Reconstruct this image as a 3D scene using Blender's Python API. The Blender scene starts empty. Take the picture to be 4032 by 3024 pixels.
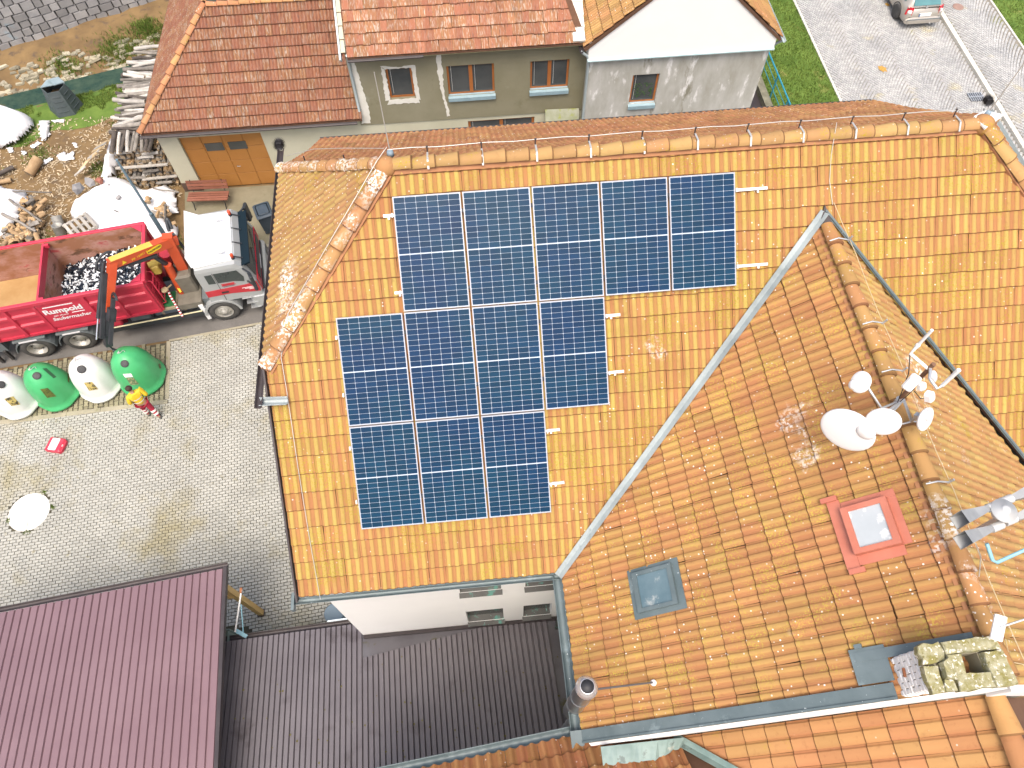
import bpy, bmesh, math, random
from mathutils import Vector, Matrix
R = math.radians
random.seed(7)
SC = bpy.context.scene
COL = SC.collection
# ------------------------------------------------------------------ camera
H = 20.5
CM = ((0.9957406, 0.0830288, -0.0400856), (-0.0920228, 0.8681264, -0.4877380), (-0.0056969, 0.4893493, 0.8720693))
cam_d = bpy.data.cameras.new('camera')
cam_d.sensor_width = 36.0
cam_d.lens = 2850.0 / 4032 * 36
cam_d.clip_start = 0.1
cam_d.clip_end = 1000
cam = bpy.data.objects.new('camera', cam_d)
COL.objects.link(cam)
cam.matrix_world = Matrix.Translation((0, 0, H)) @ Matrix(CM).to_4x4()
SC.camera = cam
# ------------------------------------------------------------------ world, sun, exposure
SUN_EL, SUN_AZ = 67, 190          # azimuth clockwise from +Y
w = bpy.data.worlds.new('World')
SC.world = w
w.use_nodes = True
nt = w.node_tree
sky = nt.nodes.new('ShaderNodeTexSky')
sky.sky_type = 'NISHITA'
sky.sun_disc = False
sky.sun_elevation = R(SUN_EL)
sky.sun_rotation = R(SUN_AZ)
sky.air_density = 1.0
sky.dust_density = 7.0
sky.ozone_density = 0.4
bg = nt.nodes['Background']
nt.links.new(sky.outputs[0], bg.inputs[0])
bg.inputs[1].default_value = 0.15
sd = bpy.data.lights.new('sun', 'SUN')
sd.energy = 0.7
sd.angle = R(30)
sd.color = (1.0, 0.97, 0.92)
so = bpy.data.objects.new('sun', sd)
COL.objects.link(so)
el, az = R(SUN_EL), R(SUN_AZ)
sdir = Vector((math.sin(az) * math.cos(el), math.cos(az) * math.cos(el), math.sin(el)))
so.rotation_euler = sdir.to_track_quat('Z', 'Y').to_euler()
so.location = sdir * 60
vs = SC.view_settings
vs.view_transform = 'Standard'
vs.look = 'None'
vs.exposure = 0.98
vs.gamma = 1
SC.cycles.max_bounces = 6

# ------------------------------------------------------------------ helpers
def at(px, py, z):
    """survey helper: the point at height z that the photograph shows at (px, py)"""
    d = Vector(((px - 2016) / 2850.0, -(py - 1512) / 2850.0, -1.0))
    r = Matrix(CM) @ d
    return Vector((0, 0, H)) + r * ((z - H) / r.z)
def on(px, py, n, p):
    d = Vector(((px - 2016) / 2850.0, -(py - 1512) / 2850.0, -1.0))
    r = Matrix(CM) @ d
    n = Vector(n); o = Vector((0, 0, H))
    return o + r * (n.dot(Vector(p) - o) / n.dot(r))

def tag(o, label=None, cat=None, group=None, kind=None):
    if label: o['label'] = label
    if cat: o['category'] = cat
    if group: o['group'] = group
    if kind: o['kind'] = kind
    return o
ORG = {}
def thing(name, label, cat, loc=(0, 0, 0), rz=0.0, group=None, rot=None):
    o = bpy.data.objects.new(name, None)
    o.empty_display_size = 0.3
    COL.objects.link(o)
    o.location = loc
    o.rotation_euler = rot if rot else (0, 0, rz)
    ORG[o.name] = Vector(loc)
    return tag(o, label, cat, group)
def dup(root, loc=None, rz=None, label=None, group=None):
    r = root.copy(); COL.objects.link(r)
    if loc is not None: r.location = loc
    if rz is not None: r.rotation_euler = (0, 0, rz)
    if label: r['label'] = label
    if group: r['group'] = group
    for ch in list(root.children):
        c = ch.copy(); COL.objects.link(c); c.parent = r
        for g in list(ch.children):
            d = g.copy(); COL.objects.link(d); d.parent = c
    return r
def link(name, me, mat=None, parent=None, loc=None):
    o = bpy.data.objects.new(name, me)
    COL.objects.link(o)
    if mat is not None and len(me.materials) == 0: me.materials.append(mat)
    if parent is not None: o.parent = parent
    if loc is not None: o.location = loc
    return o

class MB:
    """collects vertices and faces; build() links them as one mesh object"""
    def __init__(s):
        s.v = []; s.f = []; s.m = []; s.sm = []; s.att = {}
        s.T = None; s.mi = 0
    def add(s, vs, fs, smooth=False):
        b = len(s.v)
        for p in vs:
            p = Vector(p)
            s.v.append(s.T @ p if s.T is not None else p)
        for f in fs:
            s.f.append([b + i for i in f]); s.m.append(s.mi); s.sm.append(smooth)
        return s
    def box(s, a, b):
        x0, y0, z0 = a; x1, y1, z1 = b
        return s.hexa([(x0, y0, z0), (x1, y0, z0), (x1, y1, z0), (x0, y1, z0), (x0, y0, z1), (x1, y0, z1), (x1, y1, z1), (x0, y1, z1)])
    def hexa(s, p):
        return s.add(p, [(3, 2, 1, 0), (4, 5, 6, 7), (0, 1, 5, 4), (1, 2, 6, 5), (2, 3, 7, 6), (3, 0, 4, 7)])
    def bbox(s, a, b, r=0.01):
        """box with chamfered vertical and top edges"""
        x0, y0, z0 = a; x1, y1, z1 = b
        def ring(d, z):
            return [(x0 + d, y0 + d + r, z), (x0 + d + r, y0 + d, z), (x1 - d - r, y0 + d, z), (x1 - d, y0 + d + r, z),
                    (x1 - d, y1 - d - r, z), (x1 - d - r, y1 - d, z), (x0 + d + r, y1 - d, z), (x0 + d, y1 - d - r, z)]
        vs = ring(0, z0) + ring(0, z1 - r) + ring(r, z1)
        fs = [tuple(range(7, -1, -1)), tuple(range(16, 24))]
        for k in (0, 8):
            for i in range(8):
                j = (i + 1) % 8
                fs.append((k + i, k + j, k + 8 + j, k + 8 + i))
        return s.add(vs, fs)
    def beam(s, p, q, w, h, up=(0, 0, 1), w2=None, h2=None):
        """rectangular bar from p to q, w across, h along up"""
        p = Vector(p); q = Vector(q); d = (q - p).normalized(); u = Vector(up)
        a = d.cross(u)
        if a.length < 1e-4: a = d.cross(Vector((1, 0, 0)))
        a.normalize(); u = a.cross(d).normalized()
        w2 = w if w2 is None else w2; h2 = h if h2 is None else h2
        P = []
        for c, ww, hh in ((p, w, h), (q, w2, h2)):
            P += [c - a * ww / 2 - u * hh / 2, c + a * ww / 2 - u * hh / 2, c + a * ww / 2 + u * hh / 2, c - a * ww / 2 + u * hh / 2]
        return s.add(P, [(3, 2, 1, 0), (4, 5, 6, 7), (0, 1, 5, 4), (1, 2, 6, 5), (2, 3, 7, 6), (3, 0, 4, 7)])
    def tube(s, pts, r, n=8, cap=True, r1=None):
        """round tube along a list of points"""
        pts = [Vector(p) for p in pts]; k = len(pts)
        vs = []; fs = []; ref = None
        for i, p in enumerate(pts):
            d = (pts[min(i + 1, k - 1)] - pts[max(i - 1, 0)]).normalized()
            if ref is None:
                ref = d.cross(Vector((0, 0, 1)))
                if ref.length < 0.05: ref = d.cross(Vector((1, 0, 0)))
            a = (ref - d * ref.dot(d)).normalized(); ref = a; b = d.cross(a)
            rr = r[i] if isinstance(r, (list, tuple)) else (r if r1 is None else r + (r1 - r) * i / (k - 1))
            for j in range(n):
                t = 2 * math.pi * j / n
                vs.append(p + (a * math.cos(t) + b * math.sin(t)) * rr)
        for i in range(k - 1):
            for j in range(n):
                jj = (j + 1) % n
                fs.append((i * n + j, i * n + jj, (i + 1) * n + jj, (i + 1) * n + j))
        s.add(vs, fs, True)
        if cap: s.add(vs[:n], [tuple(range(n - 1, -1, -1))]); s.add(vs[-n:], [tuple(range(n))])
        return s
    def lathe(s, prof, n=24, c=(0, 0, 0), smooth=True, squash=None, cap=True):
        """prof: (radius, z) pairs bottom to top"""
        vs = []; fs = []
        for r, z in prof:
            for j in range(n):
                t = 2 * math.pi * j / n
                rr = r * (squash(t) if squash else 1)
                vs.append((c[0] + rr * math.cos(t), c[1] + rr * math.sin(t), c[2] + z))
        for i in range(len(prof) - 1):
            for j in range(n):
                jj = (j + 1) % n
                fs.append((i * n + j, i * n + jj, (i + 1) * n + jj, (i + 1) * n + j))
        if cap and prof[-1][0] > 1e-6: fs.append(tuple((len(prof) - 1) * n + j for j in range(n)))
        if cap and prof[0][0] > 1e-6: fs.append(tuple(range(n - 1, -1, -1)))
        return s.add(vs, fs, smooth)
    def prism(s, poly, d, smooth=False):
        """polygon (list of 3-D points) extruded by vector d"""
        n = len(poly); d = Vector(d); p = [Vector(q) for q in poly]
        nn = sum(((p[i].cross(p[(i + 1) % n])) for i in range(n)), Vector())
        if nn.dot(d) < 0: p.reverse()
        vs = p + [q + d for q in p]
        fs = [tuple(range(n - 1, -1, -1)), tuple(range(n, 2 * n))]
        for i in range(n):
            j = (i + 1) % n
            fs.append((i, j, n + j, n + i))
        return s.add(vs, fs)
    def quad(s, a, b, c, d): return s.add([a, b, c, d], [(0, 1, 2, 3)])
    def mesh(s, name, mats, sub=Vector()):
        me = bpy.data.meshes.new(name)
        me.from_pydata([tuple(p - sub) for p in s.v], [], s.f)
        for m in (mats if isinstance(mats, (list, tuple)) else [mats]): me.materials.append(m)
        me.polygons.foreach_set('material_index', s.m)
        me.polygons.foreach_set('use_smooth', s.sm)
        me.update()
        return me
    def build(s, name, mats, parent=None, world=False, loc=None, **kw):
        """world: vertices are world points, the parent thing's base is taken off"""
        sub = Vector()
        if world and parent is not None:
            p = parent
            while p.parent is not None: p = p.parent
            sub = ORG[p.name]
        if world and parent is None:
            sub = Vector(loc) if loc is not None else Vector()
        o = link(name, s.mesh(name, mats, sub), None, parent, loc)
        return tag(o, **kw) if kw else o

def crv(me):
    return me
# ------------------------------------------------------------------ materials
def M(name, c1, c2=None, scale=3.0, rough=0.7, metal=0.0, bump=0.0, bscale=40.0, lo=0.35, hi=0.65, spots=(), detail=6, rand=0.0, stretch=None, spec=0.5, coat=0.0, alpha=None):
    """procedural surface: two colours mixed by noise, blotches (colour, scale, threshold, softness), relief, and a random tint per object"""
    m = bpy.data.materials.new(name); m.use_nodes = True
    N = m.node_tree; L = N.links; b = N.nodes['Principled BSDF']
    b.inputs['Roughness'].default_value = rough; b.inputs['Metallic'].default_value = metal
    b.inputs['Specular IOR Level'].default_value = spec
    if coat: b.inputs['Coat Weight'].default_value = coat; b.inputs['Coat Roughness'].default_value = 0.06
    geo = N.nodes.new('ShaderNodeNewGeometry'); pos = geo.outputs['Position']
    if stretch:
        mp = N.nodes.new('ShaderNodeMapping'); mp.inputs['Scale'].default_value = stretch
        L.new(pos, mp.inputs['Vector']); pos = mp.outputs[0]
    def noise(sc, det=detail):
        n = N.nodes.new('ShaderNodeTexNoise'); n.inputs['Scale'].default_value = sc; n.inputs['Detail'].default_value = det
        n.inputs['Roughness'].default_value = 0.62
        L.new(pos, n.inputs['Vector']); return n.outputs['Fac']
    def ramp(fac, a, bb):
        r = N.nodes.new('ShaderNodeMapRange'); r.inputs['From Min'].default_value = a; r.inputs['From Max'].default_value = bb
        L.new(fac, r.inputs['Value']); return r.outputs[0]
    def mix(f, a, c, mode='MIX'):
        x = N.nodes.new('ShaderNodeMix'); x.data_type = 'RGBA'; x.blend_type = mode
        if isinstance(f, float): x.inputs[0].default_value = f
        else: L.new(f, x.inputs[0])
        for i, q in ((6, a), (7, c)):
            if isinstance(q, tuple): x.inputs[i].default_value = (*q, 1)
            else: L.new(q, x.inputs[i])
        return x.outputs[2]
    col = c1
    if c2: col = mix(ramp(noise(scale), lo, hi), c1, c2)
    for sp in spots:
        c, sc, th, so_ = sp[:4]
        col = mix(ramp(noise(sc), th, th + so_), col, c)
    if rand:
        oi = N.nodes.new('ShaderNodeObjectInfo')
        at_ = N.nodes.new('ShaderNodeAttribute'); at_.attribute_name = 'tint'
        ad = N.nodes.new('ShaderNodeMath'); ad.operation = 'ADD'; L.new(oi.outputs['Random'], ad.inputs[0]); L.new(at_.outputs['Fac'], ad.inputs[1])
        fr = N.nodes.new('ShaderNodeMath'); fr.operation = 'FRACT'; L.new(ad.outputs[0], fr.inputs[0])
        mr = N.nodes.new('ShaderNodeMapRange'); mr.inputs['To Min'].default_value = 1 - rand; mr.inputs['To Max'].default_value = 1 + rand * 0.6
        L.new(fr.outputs[0], mr.inputs['Value'])
        hs = N.nodes.new('ShaderNodeHueSaturation'); L.new(mr.outputs[0], hs.inputs['Value'])
        if isinstance(col, tuple): hs.inputs['Color'].default_value = (*col, 1)
        else: L.new(col, hs.inputs['Color'])
        col = hs.outputs[0]
    if isinstance(col, tuple): b.inputs['Base Color'].default_value = (*col, 1)
    else: L.new(col, b.inputs['Base Color'])
    if bump:
        bp = N.nodes.new('ShaderNodeBump'); bp.inputs['Strength'].default_value = bump; bp.inputs['Distance'].default_value = 0.01
        L.new(noise(bscale, 4), bp.inputs['Height']); L.new(bp.outputs[0], b.inputs['Normal'])
    if alpha is not None: b.inputs['Alpha'].default_value = alpha
    return m
def glass(name, c, rough=0.05):
    m = M(name, c, rough=rough, spec=0.8)
    return m
# ================================================================== THE SETTING
def in_poly(x, y, P):
    c = False; n = len(P)
    for i in range(n):
        x0, y0 = P[i]; x1, y1 = P[(i + 1) % n]
        if (y0 > y) != (y1 > y) and x < (x1 - x0) * (y - y0) / (y1 - y0) + x0: c = not c
    return c
from mathutils import noise as mn
def nz(x, y, s=1.0, o=0.0): return mn.noise(Vector((x * s, y * s, o)))
m_soil = M('soil', (0.125, 0.08, 0.036), (0.215, 0.14, 0.06), 0.9, 0.95, bump=0.6, bscale=25, spots=(((0.10, 0.07, 0.045), 1.7, 0.56, 0.1), ((0.36, 0.28, 0.16), 22, 0.68, 0.05)))
m_asph = M('asphalt', (0.115, 0.110, 0.102), (0.165, 0.157, 0.146), 0.8, 0.9, bump=0.4, bscale=120, spots=(((0.09, 0.085, 0.08), 0.9, 0.6, 0.15), ((0.24, 0.22, 0.2), 6, 0.66, 0.1)))
m_conc = M('concrete', (0.165, 0.15, 0.095), (0.22, 0.20, 0.135), 1.1, 0.9, bump=0.3, bscale=60, spots=(((0.16, 0.15, 0.09), 2.3, 0.58, 0.12),))
m_kerb = M('kerb_concrete', (0.25, 0.235, 0.17), (0.33, 0.30, 0.22), 2.0, 0.9, bump=0.3, bscale=60, spots=(((0.18, 0.18, 0.08), 3.3, 0.6, 0.1),))
m_joint = M('joint_sand', (0.05, 0.047, 0.033), (0.085, 0.078, 0.05), 3, 0.95)
m_brick = M('paving_brick', (0.325, 0.325, 0.29), (0.385, 0.385, 0.345), 0.8, 0.9, rand=0.09, bump=0.25, bscale=80, spots=(((0.29, 0.265, 0.17), 0.45, 0.52, 0.14), ((0.12, 0.10, 0.075), 1.6, 0.735, 0.02), ((0.27, 0.25, 0.17), 5, 0.62, 0.1)))
m_hpav = M('interlocking_paver', (0.215, 0.20, 0.125), (0.28, 0.26, 0.17), 1.6, 0.9, rand=0.2, bump=0.25, bscale=70, spots=(((0.15, 0.16, 0.06), 2.0, 0.62, 0.1), ((0.33, 0.16, 0.08), 1.4, 0.72, 0.06)))
m_cob = M('granite_sett', (0.32, 0.325, 0.32), (0.42, 0.42, 0.405), 0.8, 0.85, rand=0.16, bump=0.35, bscale=60, spots=(((0.44, 0.40, 0.27), 0.7, 0.6, 0.12), ((0.31, 0.28, 0.15), 0.5, 0.70, 0.08)))
m_cjoint = M('sett_joint', (0.17, 0.16, 0.14), (0.23, 0.21, 0.17), 2, 0.95, spots=(((0.16, 0.17, 0.05), 0.6, 0.60, 0.1),))
m_grass = M('grass_blade', (0.085, 0.15, 0.014), (0.15, 0.21, 0.035), 1.2, 0.8, rand=0.35, spots=(((0.25, 0.24, 0.06), 0.9, 0.62, 0.1),))
m_gsoil = M('turf', (0.065, 0.125, 0.014), (0.12, 0.19, 0.03), 1.5, 0.95, bump=0.6, bscale=40, spots=(((0.22, 0.20, 0.06), 1.0, 0.60, 0.12),))
m_water = M('stream_water', (0.014, 0.045, 0.036), (0.045, 0.08, 0.055), 2.5, 0.15, bump=1.0, bscale=9, spots=(((0.13, 0.11, 0.05), 1.3, 0.6, 0.12),), spec=0.6)
m_mud = M('bank_mud', (0.17, 0.125, 0.06), (0.26, 0.20, 0.10), 1.3, 0.95, bump=0.7, bscale=20, spots=(((0.12, 0.16, 0.03), 1.2, 0.6, 0.1),))
m_stone = M('quay_stone', (0.20, 0.20, 0.205), (0.29, 0.285, 0.28), 1.3, 0.85, rand=0.3, bump=0.5, bscale=30, spots=(((0.22, 0.27, 0.30), 0.8, 0.6, 0.06), ((0.38, 0.28, 0.15), 0.9, 0.70, 0.04)))
m_rubble = M('rubble_stone', (0.27, 0.245, 0.17), (0.44, 0.405, 0.31), 1.0, 0.9, rand=0.4, bump=0.5, bscale=25)
m_mortar = M('mortar', (0.125, 0.12, 0.105), (0.17, 0.16, 0.135), 3, 0.95)

# ground: one sheet with the stream channel cut into it
def chan(x): return 29.05 + (x + 16.5) * 0.30            # middle line of the stream
def gh(x, y):
    d = y - chan(x)
    if x > -3 or d < -2.2: return 0.0
    if d < -0.8: return -1.25 * (1 - math.cos((d + 2.2) / 1.4 * math.pi)) / 2 + nz(x, y, 1.3) * 0.08
    if d < 1.2: return -1.25 + nz(x, y, 1.1) * 0.05
    return -1.25 + min((d - 1.2) * 0.55, 0.8) + nz(x, y, 1.3) * 0.12
xs = [-150, -90, -50, -34] + [-30 + 0.5 * i for i in range(57)] + [0, 6, 14, 30, 60, 110, 150]
ys = [-120, -60, -25, -8, 4, 14, 22] + [23 + 0.4 * i for i in range(38)] + [42, 55, 80, 120, 180]
g = MB()
nx, ny = len(xs), len(ys)
g.add([(x, y, gh(x, y) - 0.02) for y in ys for x in xs], [(j * nx + i, j * nx + i + 1, (j + 1) * nx + i + 1, (j + 1) * nx + i) for j in range(ny - 1) for i in range(nx - 1)], True)
g.build('ground', m_soil, kind='structure')
def sheet(name, poly, z, mat):
    s = MB(); s.add([(x, y, z) for x, y in poly], [tuple(range(len(poly)))])
    o = s.build(name, mat); return tag(o, kind='structure')
# stream
s = MB(); pts = []
for i in range(40):
    x = -40 + i * 0.95
    pts.append(((x, chan(x) - 0.62, -1.13), (x, chan(x) + 0.85, -1.13)))
for i in range(39): s.quad(pts[i][0], pts[i + 1][0], pts[i + 1][1], pts[i][1])
s.build('stream', m_water, kind='structure')
# road
ROAD = [(-34, 11.3), (-15.9, 13.66), (-10.4, 14.25), (-7.45, 14.66), (-3, 15.0), (14, 15.3), (14, 20.6), (-3, 20.5), (-7.3, 18.0), (-10.3, 17.75), (-16, 17.2), (-34, 14.6)]
sheet('road', ROAD, 0.002, m_asph)
sheet('concrete_apron', [(-10.75, 21.1), (-10.3, 17.78), (-7.3, 18.04), (-3.2, 20.45), (-3.2, 21.0)], 0.03, m_conc)
k = MB()
for a, b in (((-10.3, 17.76), (-8.82, 17.89)), ((-8.8, 17.892), (-7.3, 18.02))): k.beam((*a, 0.02), (*b, 0.02), 0.12, 0.1)
tag(k.build('apron_kerb', m_kerb), kind='structure')

# brick court: a bed of sand and every brick standing proud of it
COURT = [(-34, 10.3), (-15.4, 11.58), (-10.12, 11.80), (-10.38, 14.2), (-7.45, 14.6), (-3.3, 14.95), (-3.3, 0), (-34, 0)]
sheet('court_bed', COURT, 0.004, m_joint)
BA = R(5.6)
BU = Vector((math.cos(BA), math.sin(BA), 0)); BV = Vector((-math.sin(BA), math.cos(BA), 0))
def brick_mesh(name, L_, W_, mat, h=0.022, c=0.004):
    b = MB(); x, y = L_ / 2, W_ / 2
    vs = [(-x, -y, 0), (x, -y, 0), (x, y, 0), (-x, y, 0)] + [(sx * (x - c), sy * (y - c), h) for sx, sy in ((-1, -1), (1, -1), (1, 1), (-1, 1))]
    b.add(vs, [(4, 5, 6, 7), (0, 1, 5, 4), (1, 2, 6, 5), (2, 3, 7, 6), (3, 0, 4, 7)])
    return b.mesh(name, mat)
def stuff_mesh(name, polys, mat, parent=None, extra=None):
    """polys: list of (verts, faces, tint[, crest list]); one joined mesh with a tint per piece"""
    vs = []; fs = []; ti = []; cr = []
    for q in polys:
        b = len(vs); vs.extend(q[0]); ti.extend([q[2]] * len(q[0]))
        if len(q) > 3: cr.extend(q[3])
        fs.extend([tuple(b + i for i in f) for f in q[1]])
    me = bpy.data.meshes.new(name); me.from_pydata(vs, [], fs); me.materials.append(mat)
    a = me.attributes.new('tint', 'FLOAT', 'POINT'); a.data.foreach_set('value', ti)
    if cr:
        a = me.attributes.new('crest', 'FLOAT', 'POINT'); a.data.foreach_set('value', cr)
    me.update()
    o = link(name, me, None, parent)
    o['kind'] = 'stuff'
    return o
court = thing('brick_court', 'courtyard paved with pale grey bricks in stretcher bond beside the bins and the garage road', 'paving', (-9, 9, 0))
court['kind'] = 'structure'
bm1 = brick_mesh('brick', 0.168, 0.080, m_brick)
bricks = []
BL, BW = 0.181, 0.0915
O0 = Vector((-10, 8, 0))
for j in range(-110, 80):
    for i in range(-50, 45):
        p = O0 + BU * ((i + (0.5 if j % 2 else 0)) * BL) + BV * (j * BW)
        if p.y < 3.0 or p.x < -18 or p.x > -3.35: continue
        if p.x < -6.9 and p.y < 4.6: continue
        if not in_poly(p.x, p.y, COURT): continue
        if (Vector((p.x + 13.70, p.y - 8.48, 0))).length < 0.60: continue
        bricks.append((p, random.uniform(-0.005, 0.004), random.uniform(-0.03, 0.03)))
vis = [b for b in bricks if 4.9 < b[0].y < 8.4 and -8.5 < b[0].x < -4.3]
vis.sort(key=lambda b: (b[0] - Vector((-6.2, 6.6, 0))).length)
near = set(id(b) for b in vis[:300])
rest = []
tv = [Vector(v.co) for v in bm1.vertices]; tf = [tuple(f.vertices) for f in bm1.polygons]
for b in bricks:
    p, dz, da = b
    if id(b) in near:
        o = link('brick', bm1, None, court, (p.x + 9, p.y - 9, 0.004 + dz)); o.rotation_euler = (0, 0, BA + da)
    else:
        rm = Matrix.Rotation(BA + da, 3, 'Z')
        rest.append(([tuple(rm @ v + p + Vector((9, -9, 0.004 + dz))) for v in tv], tf, random.random()))
stuff_mesh('brick_field', rest, m_brick, court)

# bay of interlocking pavers under the bins with its concrete edging
BAY = [(-34, 9.2), (-15.36, 11.62), (-10.2, 11.9), (-10.45, 14.16), (-15.9, 13.55), (-34, 11.2)]
sheet('bay_bed', BAY, 0.006, m_joint)
bay = thing('paver_bay', 'bay of brownish interlocking bone shaped pavers under the bell bins', 'paving', (-12, 12.5, 0)); bay['kind'] = 'structure'
def hshape(L_, W_, h, mat):
    x, y = L_ / 2, W_ / 2; d = 0.018
    out = [(-x + d, -y), (-x * .35, -y + d), (x * .35, -y + d), (x - d, -y), (x, -y + d * 1.2), (x - d * .2, 0), (x, y - d * 1.2), (x - d, y), (x * .35, y - d), (-x * .35, y - d), (-x + d, y), (-x, y - d * 1.2), (-x + d * .2, 0), (-x, -y + d * 1.2)]
    b = MB(); n = len(out)
    b.add([(a, c, 0) for a, c in out] + [(a * .95, c * .94, h) for a, c in out], [tuple(range(n, 2 * n))] + [(i, (i + 1) % n, n + (i + 1) % n, n + i) for i in range(n)])
    return b.mesh('paver', mat)
hm = hshape(0.185, 0.15, 0.022, m_hpav)
tv = [Vector(v.co) for v in hm.vertices]; tf = [tuple(f.vertices) for f in hm.polygons]
HA = R(7.0); HU = Vector((math.cos(HA), math.sin(HA), 0)); HV = Vector((-math.sin(HA), math.cos(HA), 0))
hp = []
for i in range(-45, 15):
    for j in range(-18, 18):
        p = Vector((-12, 12.6, 0)) + HU * (i * 0.158) + HV * ((j + (0.5 if i % 2 else 0)) * 0.195)
        if p.x > -16.6 and in_poly(p.x, p.y, BAY): hp.append(p)
hp.sort(key=lambda p: (p - Vector((-12, 11.5, 0))).length)
rest = []
for q, p in enumerate(hp):
    dz = random.uniform(-0.006, 0.004)
    if q < 300:
        o = link('paver', hm, None, bay, (p.x + 12, p.y - 12.5, 0.006 + dz)); o.rotation_euler = (0, 0, HA + R(90) + random.uniform(-.05, .05))
    else:
        rm = Matrix.Rotation(HA + R(90), 3, 'Z')
        rest.append(([tuple(rm @ v + p + Vector((12, -12.5, 0.006 + dz))) for v in tv], tf, random.random()))
stuff_mesh('paver_field', rest, m_hpav, bay)
def kerb_run(parent, pts, w_, z0, z1, seg=1.0, mat=None):
    for (a, b) in zip(pts, pts[1:]):
        a = Vector(a); b = Vector(b); n = max(1, round((b - a).length / seg)); d = (b - a) / n
        for i in range(n):
            k = MB(); k.beam((*(a + d * (i + 0.006)), (z0 + z1) / 2), (*(a + d * (i + 0.994)), (z0 + z1) / 2 + random.uniform(-.004, .004)), w_, z1 - z0)
            k.build('kerb_stone', mat or m_kerb, parent, world=True)
kb = thing('bay_edging', 'flush concrete edging slabs between the bin bay and the brick court', 'kerb', (-12, 11.7, 0)); kb['kind'] = 'structure'
kerb_run(kb, [(-17.2, 11.32), (-15.38, 11.60), (-10.12, 11.86)], 0.15, -0.05, 0.032)
kerb_run(kb, [(-10.155, 11.95), (-10.41, 14.2)], 0.13, -0.05, 0.034)
kb2 = thing('road_edging', 'thin pale concrete edging along the asphalt road by the brick court', 'kerb', (-8, 14.5, 0)); kb2['kind'] = 'structure'
kerb_run(kb2, [(-10.4, 14.22), (-7.45, 14.63), (-3.4, 14.98)], 0.08, -0.05, 0.03)

# right side: lawn, cobbled road, granite kerb, cobbled path, lawn
sheet('lawn_bed', [(12.75, 14.6), (15.72, 14.6), (15.72, 60), (12.75, 60)], 0.004, m_gsoil)
sheet('lawn_bed', [(24.6, 10), (60, 10), (60, 60), (24.42, 60)], 0.004, m_gsoil)
sheet('cobbled_road_bed', [(15.72, 8), (22.0, 8), (22.0, 60), (15.72, 60)], 0.004, m_cjoint)
sheet('path_bed', [(22.0, 8), (24.6, 8), (24.42, 60), (22.0, 60)], 0.11, m_cjoint)
sett = []
def stone(c, ang, a, b, h, j=0.12):
    ca, sa = math.cos(ang), math.sin(ang)
    lo = []; hi = []
    for sx, sy in ((-1, -1), (1, -1), (1, 1), (-1, 1)):
        x = sx * a / 2 * (1 + random.uniform(-j, j)); y = sy * b / 2 * (1 + random.uniform(-j, j))
        lo.append((c.x + x * ca - y * sa, c.y + x * sa + y * ca, c.z))
        x *= .82; y *= .82
        hi.append((c.x + x * ca - y * sa, c.y + x * sa + y * ca, c.z + h + random.uniform(-.004, .004)))
    return (lo + hi, [(4, 5, 6, 7), (0, 1, 5, 4), (1, 2, 6, 5), (2, 3, 7, 6), (3, 0, 4, 7)], random.random())
cob = thing('cobbled_road', 'road of small pale granite setts laid in shallow arcs under the beige car', 'paving', (18.8, 24, 0)); cob['kind'] = 'structure'
S_ = 0.118
allst = []
for j in range(75, 330):
    for i in range(54):
        x = 15.72 + 0.10 + (i + (0.5 if j % 2 else 0)) * S_
        if x > 21.86: continue
        u = ((x - 15.7) / 1.56) % 1.0
        y = 8 + j * S_ * 0.93 + 0.26 * (1 - (2 * u - 1) ** 2)
        if y < 16.5 or y > 33.5: continue
        sl = -0.26 * 4 * (2 * u - 1) / 1.56
        allst.append((Vector((x - 18.8, y - 24, 0.004)), math.atan(sl) + random.uniform(-.06, .06), S_ * .93, S_ * .86))
allst.sort(key=lambda q: (q[0] - Vector((0.3, 1.4, 0))).length)
for q in allst[:300]:
    st = stone(Vector((0, 0, 0)), 0, q[2], q[3], 0.026)
    me = bpy.data.meshes.new('sett'); me.from_pydata(st[0], [], st[1]); me.materials.append(m_cob)
    o = link('sett', me, None, cob, q[0]); o.rotation_euler = (0, 0, q[1])
stuff_mesh('sett_field', [stone(*q[:4], 0.026) for q in allst[300:]], m_cob, cob)
pth = thing('cobbled_path', 'raised cobbled path in fan pattern between granite kerb and right hand lawn', 'paving', (23.2, 24, 0.11)); pth['kind'] = 'structure'
allst = []
for j in range(60, 250):
    for i in range(23):
        x = 22.16 + (i + (0.5 if j % 2 else 0)) * 0.112
        xr = 24.60 - (j * .105 - 0) * 0.003
        if x > xr - .12 - max(0, nz(x, j * .1, 1.5)) * .4: continue
        u = (x - 22.1) / 2.5
        y = 8 + j * 0.125 + 0.75 * (1 - (2 * u - 1) ** 2)
        if y < 16 or y > 33: continue
        sl = -0.75 * 4 * (2 * u - 1) / 2.5
        allst.append((Vector((x - 23.2, y - 24, 0.0)), math.atan(sl) + random.uniform(-.08, .08), 0.108, 0.115 * math.cos(math.atan(sl)) + .01))
allst.sort(key=lambda q: (q[0] - Vector((0, 1.0, 0))).length)
for q in allst[:300]:
    st = stone(Vector((0, 0, 0)), 0, q[2], q[3], 0.03)
    me = bpy.data.meshes.new('sett'); me.from_pydata(st[0], [], st[1]); me.materials.append(m_cob)
    o = link('sett', me, None, pth, q[0]); o.rotation_euler = (0, 0, q[1])
stuff_mesh('sett_field', [stone(*q[:4], 0.03) for q in allst[300:]], m_cob, pth)
m_gran = M('granite_kerb', (0.50, 0.48, 0.42), (0.60, 0.58, 0.51), 1.2, 0.85, bump=0.3, bscale=60, rand=0.08)
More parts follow.
